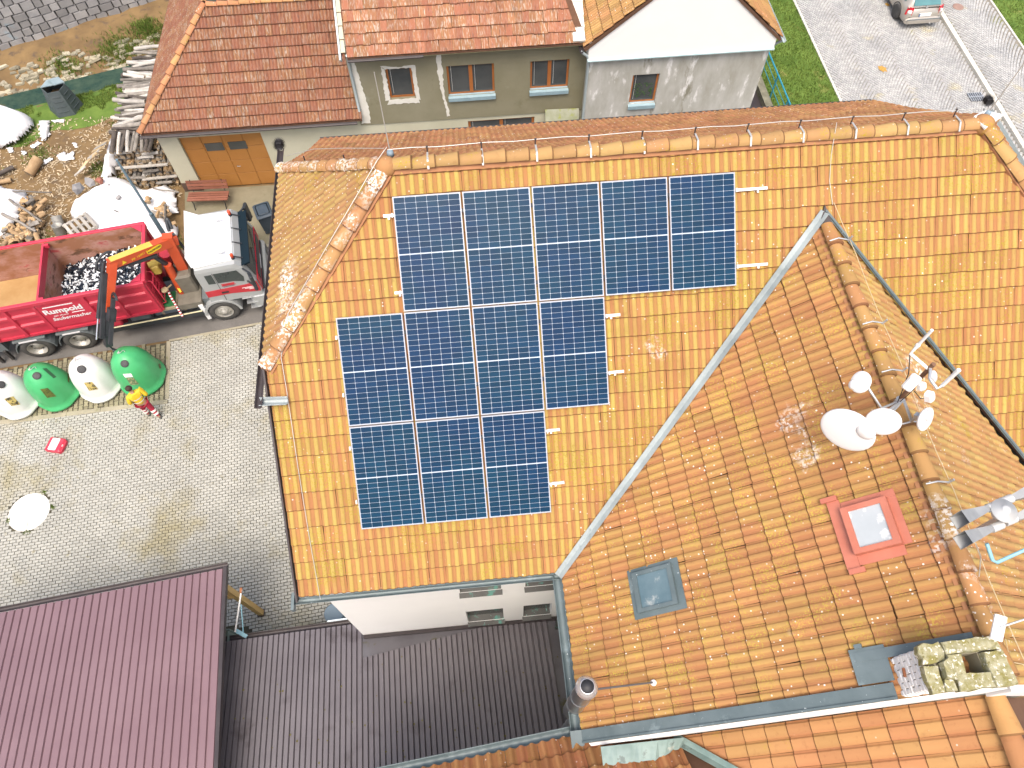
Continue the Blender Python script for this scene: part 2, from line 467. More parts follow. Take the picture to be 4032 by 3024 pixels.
kr = thing('granite_kerb', 'long straight kerb of pale granite blocks beside the beige car', 'kerb', (22, 24, 0)); kr['kind'] = 'structure'
kerb_run(kr, [(21.98, 16.2), (21.98, 33)], 0.20, -0.1, 0.15, 1.0, m_gran)
ke = thing('lawn_edging', 'narrow row of pale stones edging the cobbled road along the left lawn', 'kerb', (15.7, 24, 0)); ke['kind'] = 'structure'
kerb_run(ke, [(15.72, 16.2), (15.72, 33)], 0.10, -0.1, 0.05, 0.25, m_gran)
ke = thing('lawn_edging', 'narrow row of pale stones between the cobbled path and the right hand lawn', 'kerb', (24.6, 24, 0)); ke['kind'] = 'structure'
kerb_run(ke, [(24.60, 16.2), (24.52, 33)], 0.09, -0.1, 0.15, 0.28, m_gran)
# grass as blades
def grass(name, label, n, pick, zf, hmin=0.05, hmax=0.11):
    q = []
    for _ in range(n):
        p = pick()
        if p is None: continue
        x, y = p; z = zf(x, y); h = random.uniform(hmin, hmax); a = random.uniform(0, 6.283); b = 0.018
        lx, ly = random.uniform(-.6, .6) * h, random.uniform(-.6, .6) * h
        q.append(([(x - b * math.cos(a), y - b * math.sin(a), z), (x + b * math.cos(a), y + b * math.sin(a), z), (x + lx, y + ly, z + h)], [(0, 1, 2)], random.random()))
    o = stuff_mesh(name, q, m_grass); tag(o, label, 'grass'); return o
grass('grass', 'green mown lawn between the grey gabled house and the cobbled road', 16000, lambda: (random.uniform(12.8, 15.66), random.uniform(20, 33.5)), lambda x, y: 0.003)
grass('grass', 'green lawn beyond the cobbled path in the top right corner', 7000, lambda: (random.uniform(24.6, 27.5), random.uniform(23, 33)), lambda x, y: 0.003)
def pk():
    x = random.uniform(-21, -11.2); d = random.uniform(-4.6, -0.95)
    y = chan(x) + d
    if nz(x, y, 0.8, 3) + nz(x, y, 2.6, 5) * .5 < -0.12 + max(0, (-2.6 - d)) * 0.35: return None
    return x, y
grass('grass', 'rough green grass strip on the stream bank behind the compost bin', 30000, pk, lambda x, y: gh(x, y) - 0.02, 0.05, 0.13)
tv = MB(); vs = []; fs = []; NX, NY = 60, 16
for i in range(NX):
    for j in range(NY):
        x = -21.5 + i * .18; d = -4.3 + nz(x, 1, .7) * .9 + (3.5 - nz(x, 2, .9) * .3 + .1) * j / (NY - 1) * .92
        vs.append((x, chan(x) + d, gh(x, chan(x) + d) + .012 - .02))
tv.add(vs, [(i * NY + j, (i + 1) * NY + j, (i + 1) * NY + j + 1, i * NY + j + 1) for i in range(NX - 1) for j in range(NY - 1)], True)
tv.build('bank_turf', m_gsoil, kind='structure')
def pk2():
    x, y = random.choice(((-12.9, 24.6), (-13.3, 23.6), (-12.4, 24.9), (-14.2, 22.6), (-13.2, 21.7), (-15.3, 18.9), (-14.6, 18.7), (-15.9, 18.6), (-10.9, 18.4), (-13.6, 25.2), (-16.8, 23.6)))
    return x + random.gauss(0, .3), y + random.gauss(0, .25)
grass('grass', 'scattered green tufts among the wood chips of the yard', 4200, pk2, lambda x, y: -0.02, 0.06, 0.15)
def pk3():
    c = random.choice(((-15.6, 31.0), (-15.2, 31.4), (-14.1, 32.2), (-13.8, 32.0), (-17.7, 30.4)))
    return c[0] + random.gauss(0, .45), c[1] + random.gauss(0, .28)
grass('grass', 'green weeds growing at the foot of the stone quay wall', 4200, pk3, lambda x, y: gh(x, y) - 0.03, 0.08, 0.25)

# quay wall of squared stones
qw = thing('quay_wall', 'tall grey wall of squared stones in courses on the far side of the stream', 'stone wall', (-17, 31.4, -1))
W0 = Vector((-24.0, 29.35, -1.0)); WD = Vector((0.905, 0.425, 0)).normalized(); WN = Vector((WD.y, -WD.x, 0)); WB = -WN * 0.16 + Vector((0, 0, 1))
b = MB(); b.hexa([W0 - WN * .1, W0 + WD * 18 - WN * .1, W0 + WD * 18 - WN * 1.2, W0 - WN * 1.2] + [p + WB * 5 for p in (W0 - WN * .1, W0 + WD * 18 - WN * .1, W0 + WD * 18 - WN * 1.2, W0 - WN * 1.2)])
b.build('wall_core', m_mortar, qw, world=True)
rest = []; z = -0.1; row = 0; cnt = 0
while z < 3.6:
    hgt = random.uniform(0.30, 0.38); x = -random.random() * .4
    if row == 0: z = 0.05
    while x < 15.5:
        wd = random.uniform(0.34, 0.62)
        c0 = W0 + WD * (x + 0.02) + WB * z; up = WB * (hgt - 0.02); ri = WD * (wd - 0.02)
        pr = random.uniform(0.0, 0.05); j = lambda: WD * random.uniform(-.012, .012) + WB * random.uniform(-.012, .012)
        P = [c0 + j() - WN * .1, c0 + ri + j() - WN * .1, c0 + ri + up + j() - WN * .1, c0 + up + j() - WN * .1]
        cc = sum(P, Vector()) / 4
        Q = [cc + (p - cc) * .91 + WN * (.11 + pr * .7) for p in P]
        s = MB(); s.add(P + Q, [(4, 5, 6, 7), (0, 1, 5, 4), (1, 2, 6, 5), (2, 3, 7, 6), (3, 0, 4, 7)])
        if x < 13 and cnt < 300: s.build('stone', m_stone, qw, world=True); cnt += 1
        else: rest.append(([tuple(v - ORG[qw.name]) for v in s.v], s.f, random.random()))
        x += wd
    z += hgt; row += 1
if rest: stuff_mesh('upper_stones', rest, m_stone, qw)
# pale rubble at the foot of the wall
for k in range(190):
    x = random.uniform(-20.5, -12.4); y = chan(x) + random.uniform(0.95, 2.25)
    t = nz(x, y, .7, 9)
    if k > 110 and t < 0: continue
    a, bb, h = random.uniform(.18, .42), random.uniform(.12, .26), random.uniform(.02, .06)
    st = stone(Vector((0, 0, -.03)), 0, a, bb, h + .03, .25)
    me = bpy.data.meshes.new('rubble_stone'); me.from_pydata(st[0], [], st[1]); me.materials.append(m_rubble)
    o = link('rubble_stone', me, None, None, (x, y, gh(x, y) - .01)); o.rotation_euler = (random.uniform(-.15, .15), random.uniform(-.15, .15), R(20) + random.uniform(-.5, .5))
    tag(o, 'pale loose stone lying at the foot of the quay wall by the stream', 'stone', 'pale loose stones along the stream')
# ================================================================== TILED ROOFS
def TM(name, crest, pan, white=0.62, wscale=16, wpatch=0.55, moss=(0.36, 0.27, 0.02), mth=0.62, rand=0.22, vary=None, streak=False, wcol=(0.72, 0.69, 0.64), msc=2.2, cw=0.5, wpp=0.70):
    m = bpy.data.materials.new(name); m.use_nodes = True
    N = m.node_tree; L = N.links; b = N.nodes['Principled BSDF']
    b.inputs['Roughness'].default_value = 0.85; b.inputs['Specular IOR Level'].default_value = 0.25
    geo = N.nodes.new('ShaderNodeNewGeometry'); pos = geo.outputs['Position']
    def noise(sc, det=4, off=0.0, rough=0.6):
        n = N.nodes.new('ShaderNodeTexNoise'); n.noise_dimensions = '4D'; n.inputs['W'].default_value = off
        n.inputs['Scale'].default_value = sc; n.inputs['Detail'].default_value = det; n.inputs['Roughness'].default_value = rough
        L.new(pos, n.inputs['Vector']); return n.outputs['Fac']
    def ramp(fac, a, c, t0=0, t1=1):
        r = N.nodes.new('ShaderNodeMapRange'); r.inputs['From Min'].default_value = a; r.inputs['From Max'].default_value = c
        r.inputs['To Min'].default_value = t0; r.inputs['To Max'].default_value = t1
        L.new(fac, r.inputs['Value']); return r.outputs[0]
    def mix(f, a, c):
        x = N.nodes.new('ShaderNodeMix'); x.data_type = 'RGBA'
        L.new(f, x.inputs[0])
        for i, q in ((6, a), (7, c)):
            if isinstance(q, tuple): x.inputs[i].default_value = (*q, 1)
            else: L.new(q, x.inputs[i])
        return x.outputs[2]
    def mul(a, c):
        x = N.nodes.new('ShaderNodeMath'); x.operation = 'MULTIPLY'; L.new(a, x.inputs[0]); L.new(c, x.inputs[1]); return x.outputs[0]
    oi = N.nodes.new('ShaderNodeObjectInfo')
    ti = N.nodes.new('ShaderNodeAttribute'); ti.attribute_name = 'tint'
    ad = N.nodes.new('ShaderNodeMath'); ad.operation = 'ADD'; L.new(oi.outputs['Random'], ad.inputs[0]); L.new(ti.outputs['Fac'], ad.inputs[1])
    fr = N.nodes.new('ShaderNodeMath'); fr.operation = 'FRACT'; L.new(ad.outputs[0], fr.inputs[0]); rnd = fr.outputs[0]
    r2 = N.nodes.new('ShaderNodeMath'); r2.operation = 'MULTIPLY'; L.new(rnd, r2.inputs[0]); r2.inputs[1].default_value = 17.31
    r3 = N.nodes.new('ShaderNodeMath'); r3.operation = 'FRACT'; L.new(r2.outputs[0], r3.inputs[0]); rnd2 = r3.outputs[0]
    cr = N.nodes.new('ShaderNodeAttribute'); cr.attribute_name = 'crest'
    # roll tops mix from pan to crest colour, more in some tiles and regions
    reg = ramp(noise(0.45, 3, 3.0), 0.38, 0.62)
    amt = mul(ramp(cr.outputs['Fac'], cw - 0.25, cw + 0.25), ramp(rnd2, 0.0, 0.9, 0.62, 1.0))
    if vary: amt = mul(amt, ramp(noise(0.5, 3, 5.0), 0.36, 0.60, vary, 1.0))
    col = mix(amt, pan, crest)
    dk = tuple(c * 0.72 for c in pan)
    col = mix(ramp(noise(1.3, 5, 1.0), 0.55, 0.75, 0, 0.4), col, dk)
    col = mix(ramp(noise(11, 6, 8.0), 0.56, 0.72, 0, 0.5), col, dk)
    # moss and lichen
    col = mix(mul(ramp(noise(msc, 4, 11.0), mth - .08, mth + .06), ramp(noise(38, 4, 2.0), 0.5, 0.58)), col, moss)
    if streak:
        mp = N.nodes.new('ShaderNodeMapping'); mp.inputs['Scale'].default_value = (22, 3.5, 3.5); L.new(pos, mp.inputs['Vector'])
        n = N.nodes.new('ShaderNodeTexNoise'); n.inputs['Scale'].default_value = 1.6; n.inputs['Detail'].default_value = 5; L.new(mp.outputs[0], n.inputs['Vector'])
        col = mix(mul(ramp(n.outputs['Fac'], 0.52, 0.64), ramp(rnd2, 0, 1, 0.15, 0.95)), col, wcol)
        n2 = N.nodes.new('ShaderNodeTexNoise'); n2.inputs['Scale'].default_value = 1.1; n2.inputs['Detail'].default_value = 6; L.new(mp.outputs[0], n2.inputs['Vector'])
        col = mix(ramp(n2.outputs['Fac'], 0.60, 0.70, 0, 0.7), col, (0.10, 0.07, 0.06))
    vo = N.nodes.new('ShaderNodeTexVoronoi'); vo.inputs['Scale'].default_value = wscale; vo.inputs['Randomness'].default_value = 1
    L.new(pos, vo.inputs['Vector'])
    sp = ramp(vo.outputs['Distance'], 0.23, 0.15)
    vc = N.nodes.new('ShaderNodeSeparateColor'); L.new(vo.outputs['Color'], vc.inputs[0])
    sp = mul(sp, ramp(vc.outputs[0], white, white + 0.02))
    sp = mul(sp, ramp(noise(1.1, 3, 21.0), wpatch - 0.08, wpatch + 0.08, 0.0, 1))
    col = mix(sp, col, wcol)
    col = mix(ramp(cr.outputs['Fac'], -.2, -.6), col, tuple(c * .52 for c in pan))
    wp = mul(ramp(noise(0.8, 3, 31.0), wpp, wpp + 0.09), ramp(noise(20, 6, 4.0), 0.47, 0.56))
    col = mix(wp, col, wcol)
    hs = N.nodes.new('ShaderNodeHueSaturation'); L.new(col, hs.inputs['Color'])
    L.new(ramp(rnd, 0, 1, 1 - rand, 1 + rand * .6), hs.inputs['Value'])
    L.new(ramp(rnd2, 0, 1, 0.492, 0.510), hs.inputs['Hue'])
    L.new(hs.outputs[0], b.inputs['Base Color'])
    bp = N.nodes.new('ShaderNodeBump'); bp.inputs['Strength'].default_value = 0.3; bp.inputs['Distance'].default_value = 0.008
    L.new(noise(60, 4, 6.0), bp.inputs['Height']); L.new(bp.outputs[0], b.inputs['Normal'])
    return m
def prof_double(x, P=0.14):
    t = (x / P) % 1.0
    s = 0.5 - 0.5 * math.cos(2 * math.pi * t)
    return min(1, max(0, (s - 0.15) / 0.7))
def tile_geo(w_, l, f, amp, th, seg, gap=0.0012, nose=0.016):
    """one roof tile: x across, y up the slope, z off the roof"""
    vs = []; cr = []; fs = []
    xs_ = [gap + (w_ - 2 * gap) * i / seg for i in range(seg + 1)]
    for x in xs_:
        c = f(x); h = c * amp
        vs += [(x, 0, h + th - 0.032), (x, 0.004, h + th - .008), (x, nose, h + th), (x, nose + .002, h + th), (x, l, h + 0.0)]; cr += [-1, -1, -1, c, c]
    for i in range(seg):
        a = 5 * i; b2 = a + 5
        fs += [(a + q, b2 + q, b2 + q + 1, a + q + 1) for q in range(4)]
    # side edges
    fs += [(0, 1, 2, 4), (5 * seg, 5 * seg + 4, 5 * seg + 2, 5 * seg + 1)]
    return vs, cr, fs
def clip_poly(face, P):
    """face: list of (u, v, n, crest); P: convex polygon, counter-clockwise"""
    n = len(P)
    for i in range(n):
        ax, ay = P[i]; bx, by = P[(i + 1) % n]; ex, ey = bx - ax, by - ay
        out = []; m = len(face)
        for k in range(m):
            p, q = face[k], face[(k + 1) % m]
            dp = ex * (p[1] - ay) - ey * (p[0] - ax); dq = ex * (q[1] - ay) - ey * (q[0] - ax)
            if dp >= 0: out.append(p)
            if (dp >= 0) != (dq >= 0):
                t = dp / (dp - dq); out.append(tuple(p[j] + (q[j] - p[j]) * t for j in range(4)))
        face = out
        if len(face) < 3: return None
    return face
class Roof:
    """gathers the tiles of all slopes of one building, then links the ones that show largest as parts and joins the rest"""
    def __init__(s, parent): s.parent = parent; s.cand = []; s.stuff = []
    def slope(s, O, U, V, polys, geo, mat, w_, pitch, me, holes=(), skip=(), u0=0.0, stagger=0.0, jit=0.004, v0=0.0, rot=0.012, weight=1.0):
        O = Vector(O); U = Vector(U).normalized(); V = Vector(V).normalized(); Nn = U.cross(V)
        base = ORG[s.parent.name]
        vs, cr, fs = geo; l = max(v[1] for v in vs)
        us = [p[0] for P in polys for p in P]; vv = [p[1] for P in polys for p in P]
        j0 = math.floor((min(vv) - v0) / pitch) - 1; j1 = math.ceil((max(vv) - v0) / pitch)
        i0 = math.floor((min(us) - u0) / w_) - 1; i1 = math.ceil((max(us) - u0) / w_)
        X = Matrix((U, V, Nn)).transposed()
        eye = Vector((0, 0, H))
        for j in range(j0, j1 + 1):
            for i in range(i0, i1 + 1):
                u = u0 + i * w_ + (stagger * w_ if j % 2 else 0); v = v0 + j * pitch
                du, dv, dn, da = random.gauss(0, jit * .6), random.gauss(0, jit), random.uniform(0, jit * 1.2), random.gauss(0, rot)
                if any(h[0] < u + w_ / 2 < h[2] and h[1] < v + pitch / 2 < h[3] for h in holes): continue
                cs = [(u + .01, v + .01), (u + w_ - .01, v + .01), (u + w_ - .01, v + pitch), (u + .01, v + pitch)]
                for P in polys:
                    ins = [all((P[(k + 1) % len(P)][0] - P[k][0]) * (c[1] - P[k][1]) - (P[(k + 1) % len(P)][1] - P[k][1]) * (c[0] - P[k][0]) >= -1e-6 for k in range(len(P))) for c in cs]
                    hid = any(h[0] < u + w_ / 2 < h[2] and h[1] < v + pitch / 2 < h[3] for h in skip)
                    if all(ins):
                        wp = O + U * (u + du) + V * (v + dv) + Nn * dn
                        d = eye - wp; sc = weight * max(0, Nn.dot(d)) / d.length ** 3
                        c4 = wp; vis = True
                        q = Matrix(CM).transposed() @ (wp - eye)
                        if q.z < 0:
                            px, py = 2016 - 2850 * q.x / q.z, 1512 + 2850 * q.y / q.z
                            vis = -20 < px < 4050 and -20 < py < 3045
                        else: vis = False
                        if hid or not vis: sc = -1
                        s.cand.append((sc, wp, X, da, me, vs, cr, fs, mat)); break
                    else:
                        ca, sa = math.cos(da), math.sin(da); ov = []; oc = []; of = []
                        for f in fs:
                            F = [(u + du + vs[k][0] * ca - vs[k][1] * sa, v + dv + vs[k][0] * sa + vs[k][1] * ca, vs[k][2] + dn, cr[k]) for k in f]
                            F = clip_poly(F, P)
                            if F is None: continue
                            b = len(ov)
                            for q in F:
                                ov.append(tuple(O + U * q[0] + V * q[1] + Nn * q[2] - base)); oc.append(q[3])
                            of.append(tuple(range(b, b + len(F))))
                        if of: s.stuff.append((ov, of, random.random(), oc, mat))
    def finish(s, n=300, name='roof_tile', rest='roof_tile_field'):
        base = ORG[s.parent.name]
        s.cand.sort(key=lambda c: -c[0])
        for k, (sc, wp, X, da, me, vs, cr, fs, mat) in enumerate(s.cand):
            if k < n and sc > 0:
                o = link(name, me, None, s.parent)
                o.matrix_local = Matrix.Translation(wp - base) @ X.to_4x4() @ Matrix.Rotation(da, 4, 'Z')
            else:
                T = X @ Matrix.Rotation(da, 3, 'Z')
                s.stuff.append(([tuple(T @ Vector(v) + wp - base) for v in vs], fs, random.random(), cr, mat))
        bym = {}
        for q in s.stuff: bym.setdefault(q[4].name, []).append(q[:4])
        for mn_, qs in bym.items(): stuff_mesh(rest, qs, bpy.data.materials[mn_], s.parent)
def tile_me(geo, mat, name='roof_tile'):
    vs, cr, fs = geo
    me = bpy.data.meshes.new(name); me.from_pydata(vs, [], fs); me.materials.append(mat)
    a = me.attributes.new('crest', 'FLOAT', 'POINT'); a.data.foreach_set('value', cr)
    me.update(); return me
def ridge_run(parent, a, b, mat, r=0.125, pitch=0.36, lift=0.02, name='ridge_tile', n=7):
    """overlapping half-round caps laid from a to b (b uphill or the covered end)"""
    a = Vector(a); b = Vector(b); L_ = (b - a).length; k = max(1, round(L_ / pitch)); p = L_ / k; d = (b - a) / L_
    side = d.cross(Vector((0, 0, 1))).normalized(); up = side.cross(d)
    X = Matrix((side, d, up)).transposed()
    vs = []; fs = []; seg = n
    for y, rr, zz in ((0, r * .9, .010), (.006, r, .026), (.022, r, .026), (.024, r, .026), (p + .05, r * .80, -.008)):
        for i in range(seg + 1):
            t = math.pi * (0.0 + i / seg); vs.append((-math.cos(t) * rr, y, math.sin(t) * rr * .8 + zz - 0.03))
    m1 = seg + 1
    for q in range(4):
        for i in range(seg): fs.append((q * m1 + i, q * m1 + i + 1, (q + 1) * m1 + i + 1, (q + 1) * m1 + i))
    fs.append(tuple(range(m1)))
    me = bpy.data.meshes.new('ridge_tile'); me.from_pydata(vs, [], fs); me.materials.append(mat)
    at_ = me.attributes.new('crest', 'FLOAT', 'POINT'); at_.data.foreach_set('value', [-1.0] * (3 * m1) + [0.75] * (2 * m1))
    me.polygons.foreach_set('use_smooth', [True] * (len(fs) - 1) + [False]); me.update()
    base = ORG[parent.name]
    for i in range(k):
        o = link(name, me, None, parent)
        o.matrix_local = Matrix.Translation(a + d * (i * p) - base + Vector((0, 0, lift + random.uniform(-.006, .006)))) @ X.to_4x4() @ Matrix.Rotation(random.gauss(0, .02), 4, 'Z')
def gutter(mb, a, b, r=0.075, drop=0.0):
    """half-round gutter open at the top, from a to b"""
    a = Vector(a); b = Vector(b); d = (b - a).normalized(); sd = d.cross(Vector((0, 0, 1))).normalized()
    vs = []; seg = 8
    for c in (a, b):
        for rr in (r, r * .86):
            for i in range(seg + 1):
                t = math.pi + math.pi * i / seg
                vs.append(c + sd * math.cos(t) * rr + Vector((0, 0, math.sin(t) * rr)))
    m1 = seg + 1; fs = []
    for i in range(seg):
        fs.append((i, i + 1, 2 * m1 + i + 1, 2 * m1 + i))
        fs.append((m1 + i + 1, m1 + i, 3 * m1 + i, 3 * m1 + i + 1))
    fs += [(0, 2 * m1, 3 * m1, m1), (seg, m1 + seg, 3 * m1 + seg, 2 * m1 + seg)]
    mb.add(vs, fs, True)
    mb.tube([a + sd * r * 1.02 + Vector((0, 0, .004)), b + sd * r * 1.02 + Vector((0, 0, .004))], 0.009, 6)
    mb.tube([a - sd * r * 1.02 + Vector((0, 0, .004)), b - sd * r * 1.02 + Vector((0, 0, .004))], 0.006, 6)

YEL = (0.40, 0.285, 0.082); ORA = (0.325, 0.158, 0.062)
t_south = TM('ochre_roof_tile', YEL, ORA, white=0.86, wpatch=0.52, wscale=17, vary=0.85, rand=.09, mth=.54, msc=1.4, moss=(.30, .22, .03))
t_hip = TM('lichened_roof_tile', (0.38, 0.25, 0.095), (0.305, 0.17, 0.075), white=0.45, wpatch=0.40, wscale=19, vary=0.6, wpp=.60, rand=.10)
t_north = TM('orange_brown_roof_tile', (0.43, 0.225, 0.095), (0.35, 0.16, 0.07), white=0.62, wpatch=0.47, wscale=14, moss=(0.09, 0.075, 0.03), vary=0.3)  # redder, less yellow clay for the north slope and east half hip
t_ridge = TM('ridge_cap_clay', (0.39, 0.24, 0.10), (0.35, 0.185, 0.078), white=0.7, wpatch=0.5, wscale=17, rand=0.15)
t_hipcap = TM('lichened_ridge_clay', (0.39, 0.23, 0.095), (0.36, 0.175, 0.078), white=0.25, wpatch=0.36, wscale=17, rand=0.12, wpp=.48)
t_wcap = TM('wing_ridge_clay', (0.38, 0.215, 0.085), (0.36, 0.175, 0.075), white=0.5, wpatch=0.45, wscale=17, rand=0.12, wpp=.60)
t_wing = TM('weathered_roof_tile', (0.40, 0.235, 0.085), (0.335, 0.163, 0.066), white=0.74, wpatch=0.49, wscale=16, vary=0.5, rand=.10, wpp=.64, mth=0.56, moss=(0.40, 0.29, 0.06), cw=0.6)
t_winge = TM('east_roof_tile', (0.43, 0.295, 0.11), (0.37, 0.20, 0.08), white=0.6, wpatch=0.5, vary=0.6, wpp=.62, rand=.1)
t_low = TM('newer_roof_tile', (0.40, 0.215, 0.09), (0.36, 0.17, 0.072), white=0.93, wpatch=0.6, rand=0.10, mth=0.72, vary=0.3)
t_lown = TM('rust_roof_tile', (0.36, 0.175, 0.075), (0.285, 0.12, 0.052), white=0.75, wpatch=0.5, mth=0.56, moss=(0.25, 0.13, 0.03), vary=0.3)
PALE = (0.43, 0.375, 0.32)
t_gar = TM('old_pantile', (0.27, 0.128, 0.07), (0.19, 0.08, 0.045), white=0.93, wpatch=0.6, streak=True, wcol=(0.32, 0.265, 0.225), rand=0.10, mth=0.75)
t_hou = TM('old_flat_tile', (0.34, 0.17, 0.088), (0.295, 0.13, 0.07), white=0.9, wpatch=0.6, streak=True, wcol=PALE, rand=0.18, mth=0.72, moss=(0.30, 0.18, 0.05))
t_gab = TM('gable_house_tile', (0.42, 0.27, 0.11), (0.37, 0.195, 0.08), white=0.75, wpatch=0.5, vary=0.3)

m_white = M('white_render', (0.80, 0.80, 0.78), (0.83, 0.83, 0.81), 0.8, 0.9, bump=0.2, bscale=60)
m_cream = M('cream_render', (0.46, 0.45, 0.33), (0.52, 0.51, 0.39), 0.7, 0.92, bump=0.4, bscale=50, spots=(((0.44, 0.43, 0.30), 1.2, 0.64, 0.12),))
m_zinc = M('weathered_zinc', (0.085, 0.118, 0.125), (0.13, 0.17, 0.178), 1.5, 0.45, 0.1, bump=0.15, bscale=15, spots=(((0.22, 0.28, 0.29), 2.2, 0.60, 0.12), ((0.6, 0.66, 0.66), 17, 0.685, 0.02)))
m_zincl = M('light_zinc', (0.20, 0.235, 0.24), (0.34, 0.39, 0.39), 1.2, 0.45, 0.1, bump=0.15, bscale=15, spots=(((0.18, 0.22, 0.22), 3, 0.60, 0.1),))
m_dark = M('dark_brown_metal', (0.035, 0.028, 0.03), (0.055, 0.045, 0.045), 2, 0.5)
m_copper = M('tarnished_copper', (0.03, 0.03, 0.027), (0.055, 0.055, 0.05), 2.5, 0.6, 0.0, spots=(((0.035, 0.16, 0.125), 5.0, 0.56, 0.06), ((0.14, 0.34, 0.28), 13, 0.64, 0.04)))
m_wire = M('aluminium_wire', (0.55, 0.55, 0.52), rough=0.4, metal=0.5)
m_steel = M('galvanised_steel', (0.42, 0.44, 0.45), (0.55, 0.57, 0.58), 6, 0.4, 0.6)
m_black = M('black_rubber', (0.018, 0.018, 0.02), (0.03, 0.03, 0.033), 4, 0.6)
m_deck = M('roof_felt', (0.10, 0.05, 0.03), (0.13, 0.07, 0.04), 3, 0.95)
m_winglass = M('window_glass', (0.055, 0.062, 0.062), (0.085, 0.09, 0.088), 1.2, 0.08, spec=0.7)
m_orange = M('orange_brown_frame', (0.34, 0.115, 0.028), (0.40, 0.14, 0.035), 5, 0.5)

# ------------------------------------------------------------------ main house
house = thing('main_house', 'long house with ochre tiled half hipped roof carrying the solar panels', 'house', (3, 8.5, 0))
CS, SN = 0.76, 0.65
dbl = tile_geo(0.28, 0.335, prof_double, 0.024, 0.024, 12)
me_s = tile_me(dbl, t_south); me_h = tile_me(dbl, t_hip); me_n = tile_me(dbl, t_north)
rf = Roof(house)
SO = Vector((0, 3.21, 8.0)); SV = Vector((0, CS, SN)); SNn = Vector((0, -SN, CS))
A_ = [(-3.42, 0.0), (1.1, 0), (5.64, 5.67), (5.64, 6.88), (-1.22, 6.88), (-3.42, 4.0)]
B_ = [(5.64, 5.67), (10.3, 0), (10.4, 0), (10.4, 4.0), (8.17, 6.88), (5.64, 6.88)]
# where the panels lie no tile shows
PU, PV = 1.0386, 1.755; PGU, PGV = 0.0316, 0.0189
PO = Vector((-1.1427, 8.0314, 12.2786))           # upper left corner of the upper left panel
def pl(u, v): return PO + Vector((1, 0, 0)) * u - SV * v
PV0 = (PO - SO).dot(SV)
def prect(c0, c1, r): return (c0 * (PU + PGU), PV0 - r * (PV + PGV) - PV, c1 * (PU + PGU), PV0 - r * (PV + PGV))
sk = [tuple(x + (PO.x if i % 2 == 0 else 0) for i, x in enumerate(prect(*q))) for q in ((0, 5, 0), (-1, 3, 1), (-1, 2, 2))]
rf.slope(SO, (1, 0, 0), SV, [A_, B_], dbl, t_south, 0.28, 0.3075, me_s, skip=sk, u0=-3.42, v0=-0.01)
hv = Vector((2.3, 0, 2.0)).normalized()
rf.slope((-3.5, 10.72, 10.5), (0, -1, 0), hv, [[(0, 0), (4.5, 0), (2.25, 3.05)]], dbl, t_hip, 0.28, 0.305, me_h, v0=-0.02)
rf.slope((10.55, 6.2, 10.42), (0, 1, 0), (-hv.x, 0, hv.z), [[(0, 0), (4.5, 0), (2.25, 3.13)]], dbl, t_north, 0.28, 0.305, me_n, v0=-0.02)
segs = [((8.45, 12.48), (11.3, 10.08)), ((11.3, 10.08), (12.8, 8.98)), ((12.8, 8.98), (14.25, 8.02))]
for k, ((ya, za), (yb, zb)) in enumerate(segs):
    L_ = math.hypot(yb - ya, zb - za); V = (0, -(yb - ya) / L_, (za - zb) / L_)
    if k == 0:
        hx = (10.7 - 8.45) / (11.3 - 8.45)
        P = [(0, 0), (13.9, 0), (13.9, 0.55), (11.6, L_), (2.25, L_), (0, 0.55)]
    else: P = [(0, 0), (13.9, 0), (13.9, L_), (0, L_)]
    rf.slope((10.45, yb, zb), (-1, 0, 0), V, [P], dbl, t_north, 0.28, L_ / max(1, round(L_ / 0.305)), me_n, v0=0)
rf.finish()
# ridge and hips
def sp(x, y): return Vector((x, y, 8 + (y - 3.21) * SN / CS))
ridge_run(house, (8.2, 8.45, 12.5), (-1.15, 8.45, 12.53), t_ridge)
ridge_run(house, (-3.45, 6.22, 10.58), (-1.2, 8.42, 12.52), t_hipcap, 0.135)
ridge_run(house, (-3.5, 10.7, 10.5), (-1.2, 8.47, 12.52), t_hipcap, 0.135)
ridge_run(house, (10.5, 6.25, 10.55), (8.2, 8.42, 12.52), t_ridge, 0.135)
ridge_run(house, (10.5, 10.7, 10.5), (8.2, 8.47, 12.52), t_hipcap, 0.135)
k = MB()
for x, yy in ((-1.2, 8.45), (8.2, 8.45)):
    k.lathe([(0.16, -0.12), (0.17, -0.02), (0.14, 0.07), (0.07, 0.115), (0, 0.125)], 12, (x, yy, 12.52))
k.build('hip_cap', t_ridge, house, world=True)
# mortar bed under ridge and hip caps
k = MB()
for a, b in (((-1.2, 8.33, 12.41), (8.2, 8.33, 12.41)),): k.beam(a + Vector((0, .045, .04)) if isinstance(a, Vector) else Vector(a) + Vector((0, .045, .04)), Vector(b) + Vector((0, .045, .04)), 0.09, 0.05, SNn)
for a, b in (((-3.42, 6.18, 10.53), (-1.2, 8.37, 12.44)), ((10.46, 6.2, 10.5), (8.25, 8.37, 12.44))): k.beam(a, b, 0.21, 0.05, (0, -.3, 1))
k.build('ridge_mortar', M('ridge_mortar', (0.36, 0.17, 0.08), (0.31, 0.145, 0.07), 3, 0.95), house, world=True)
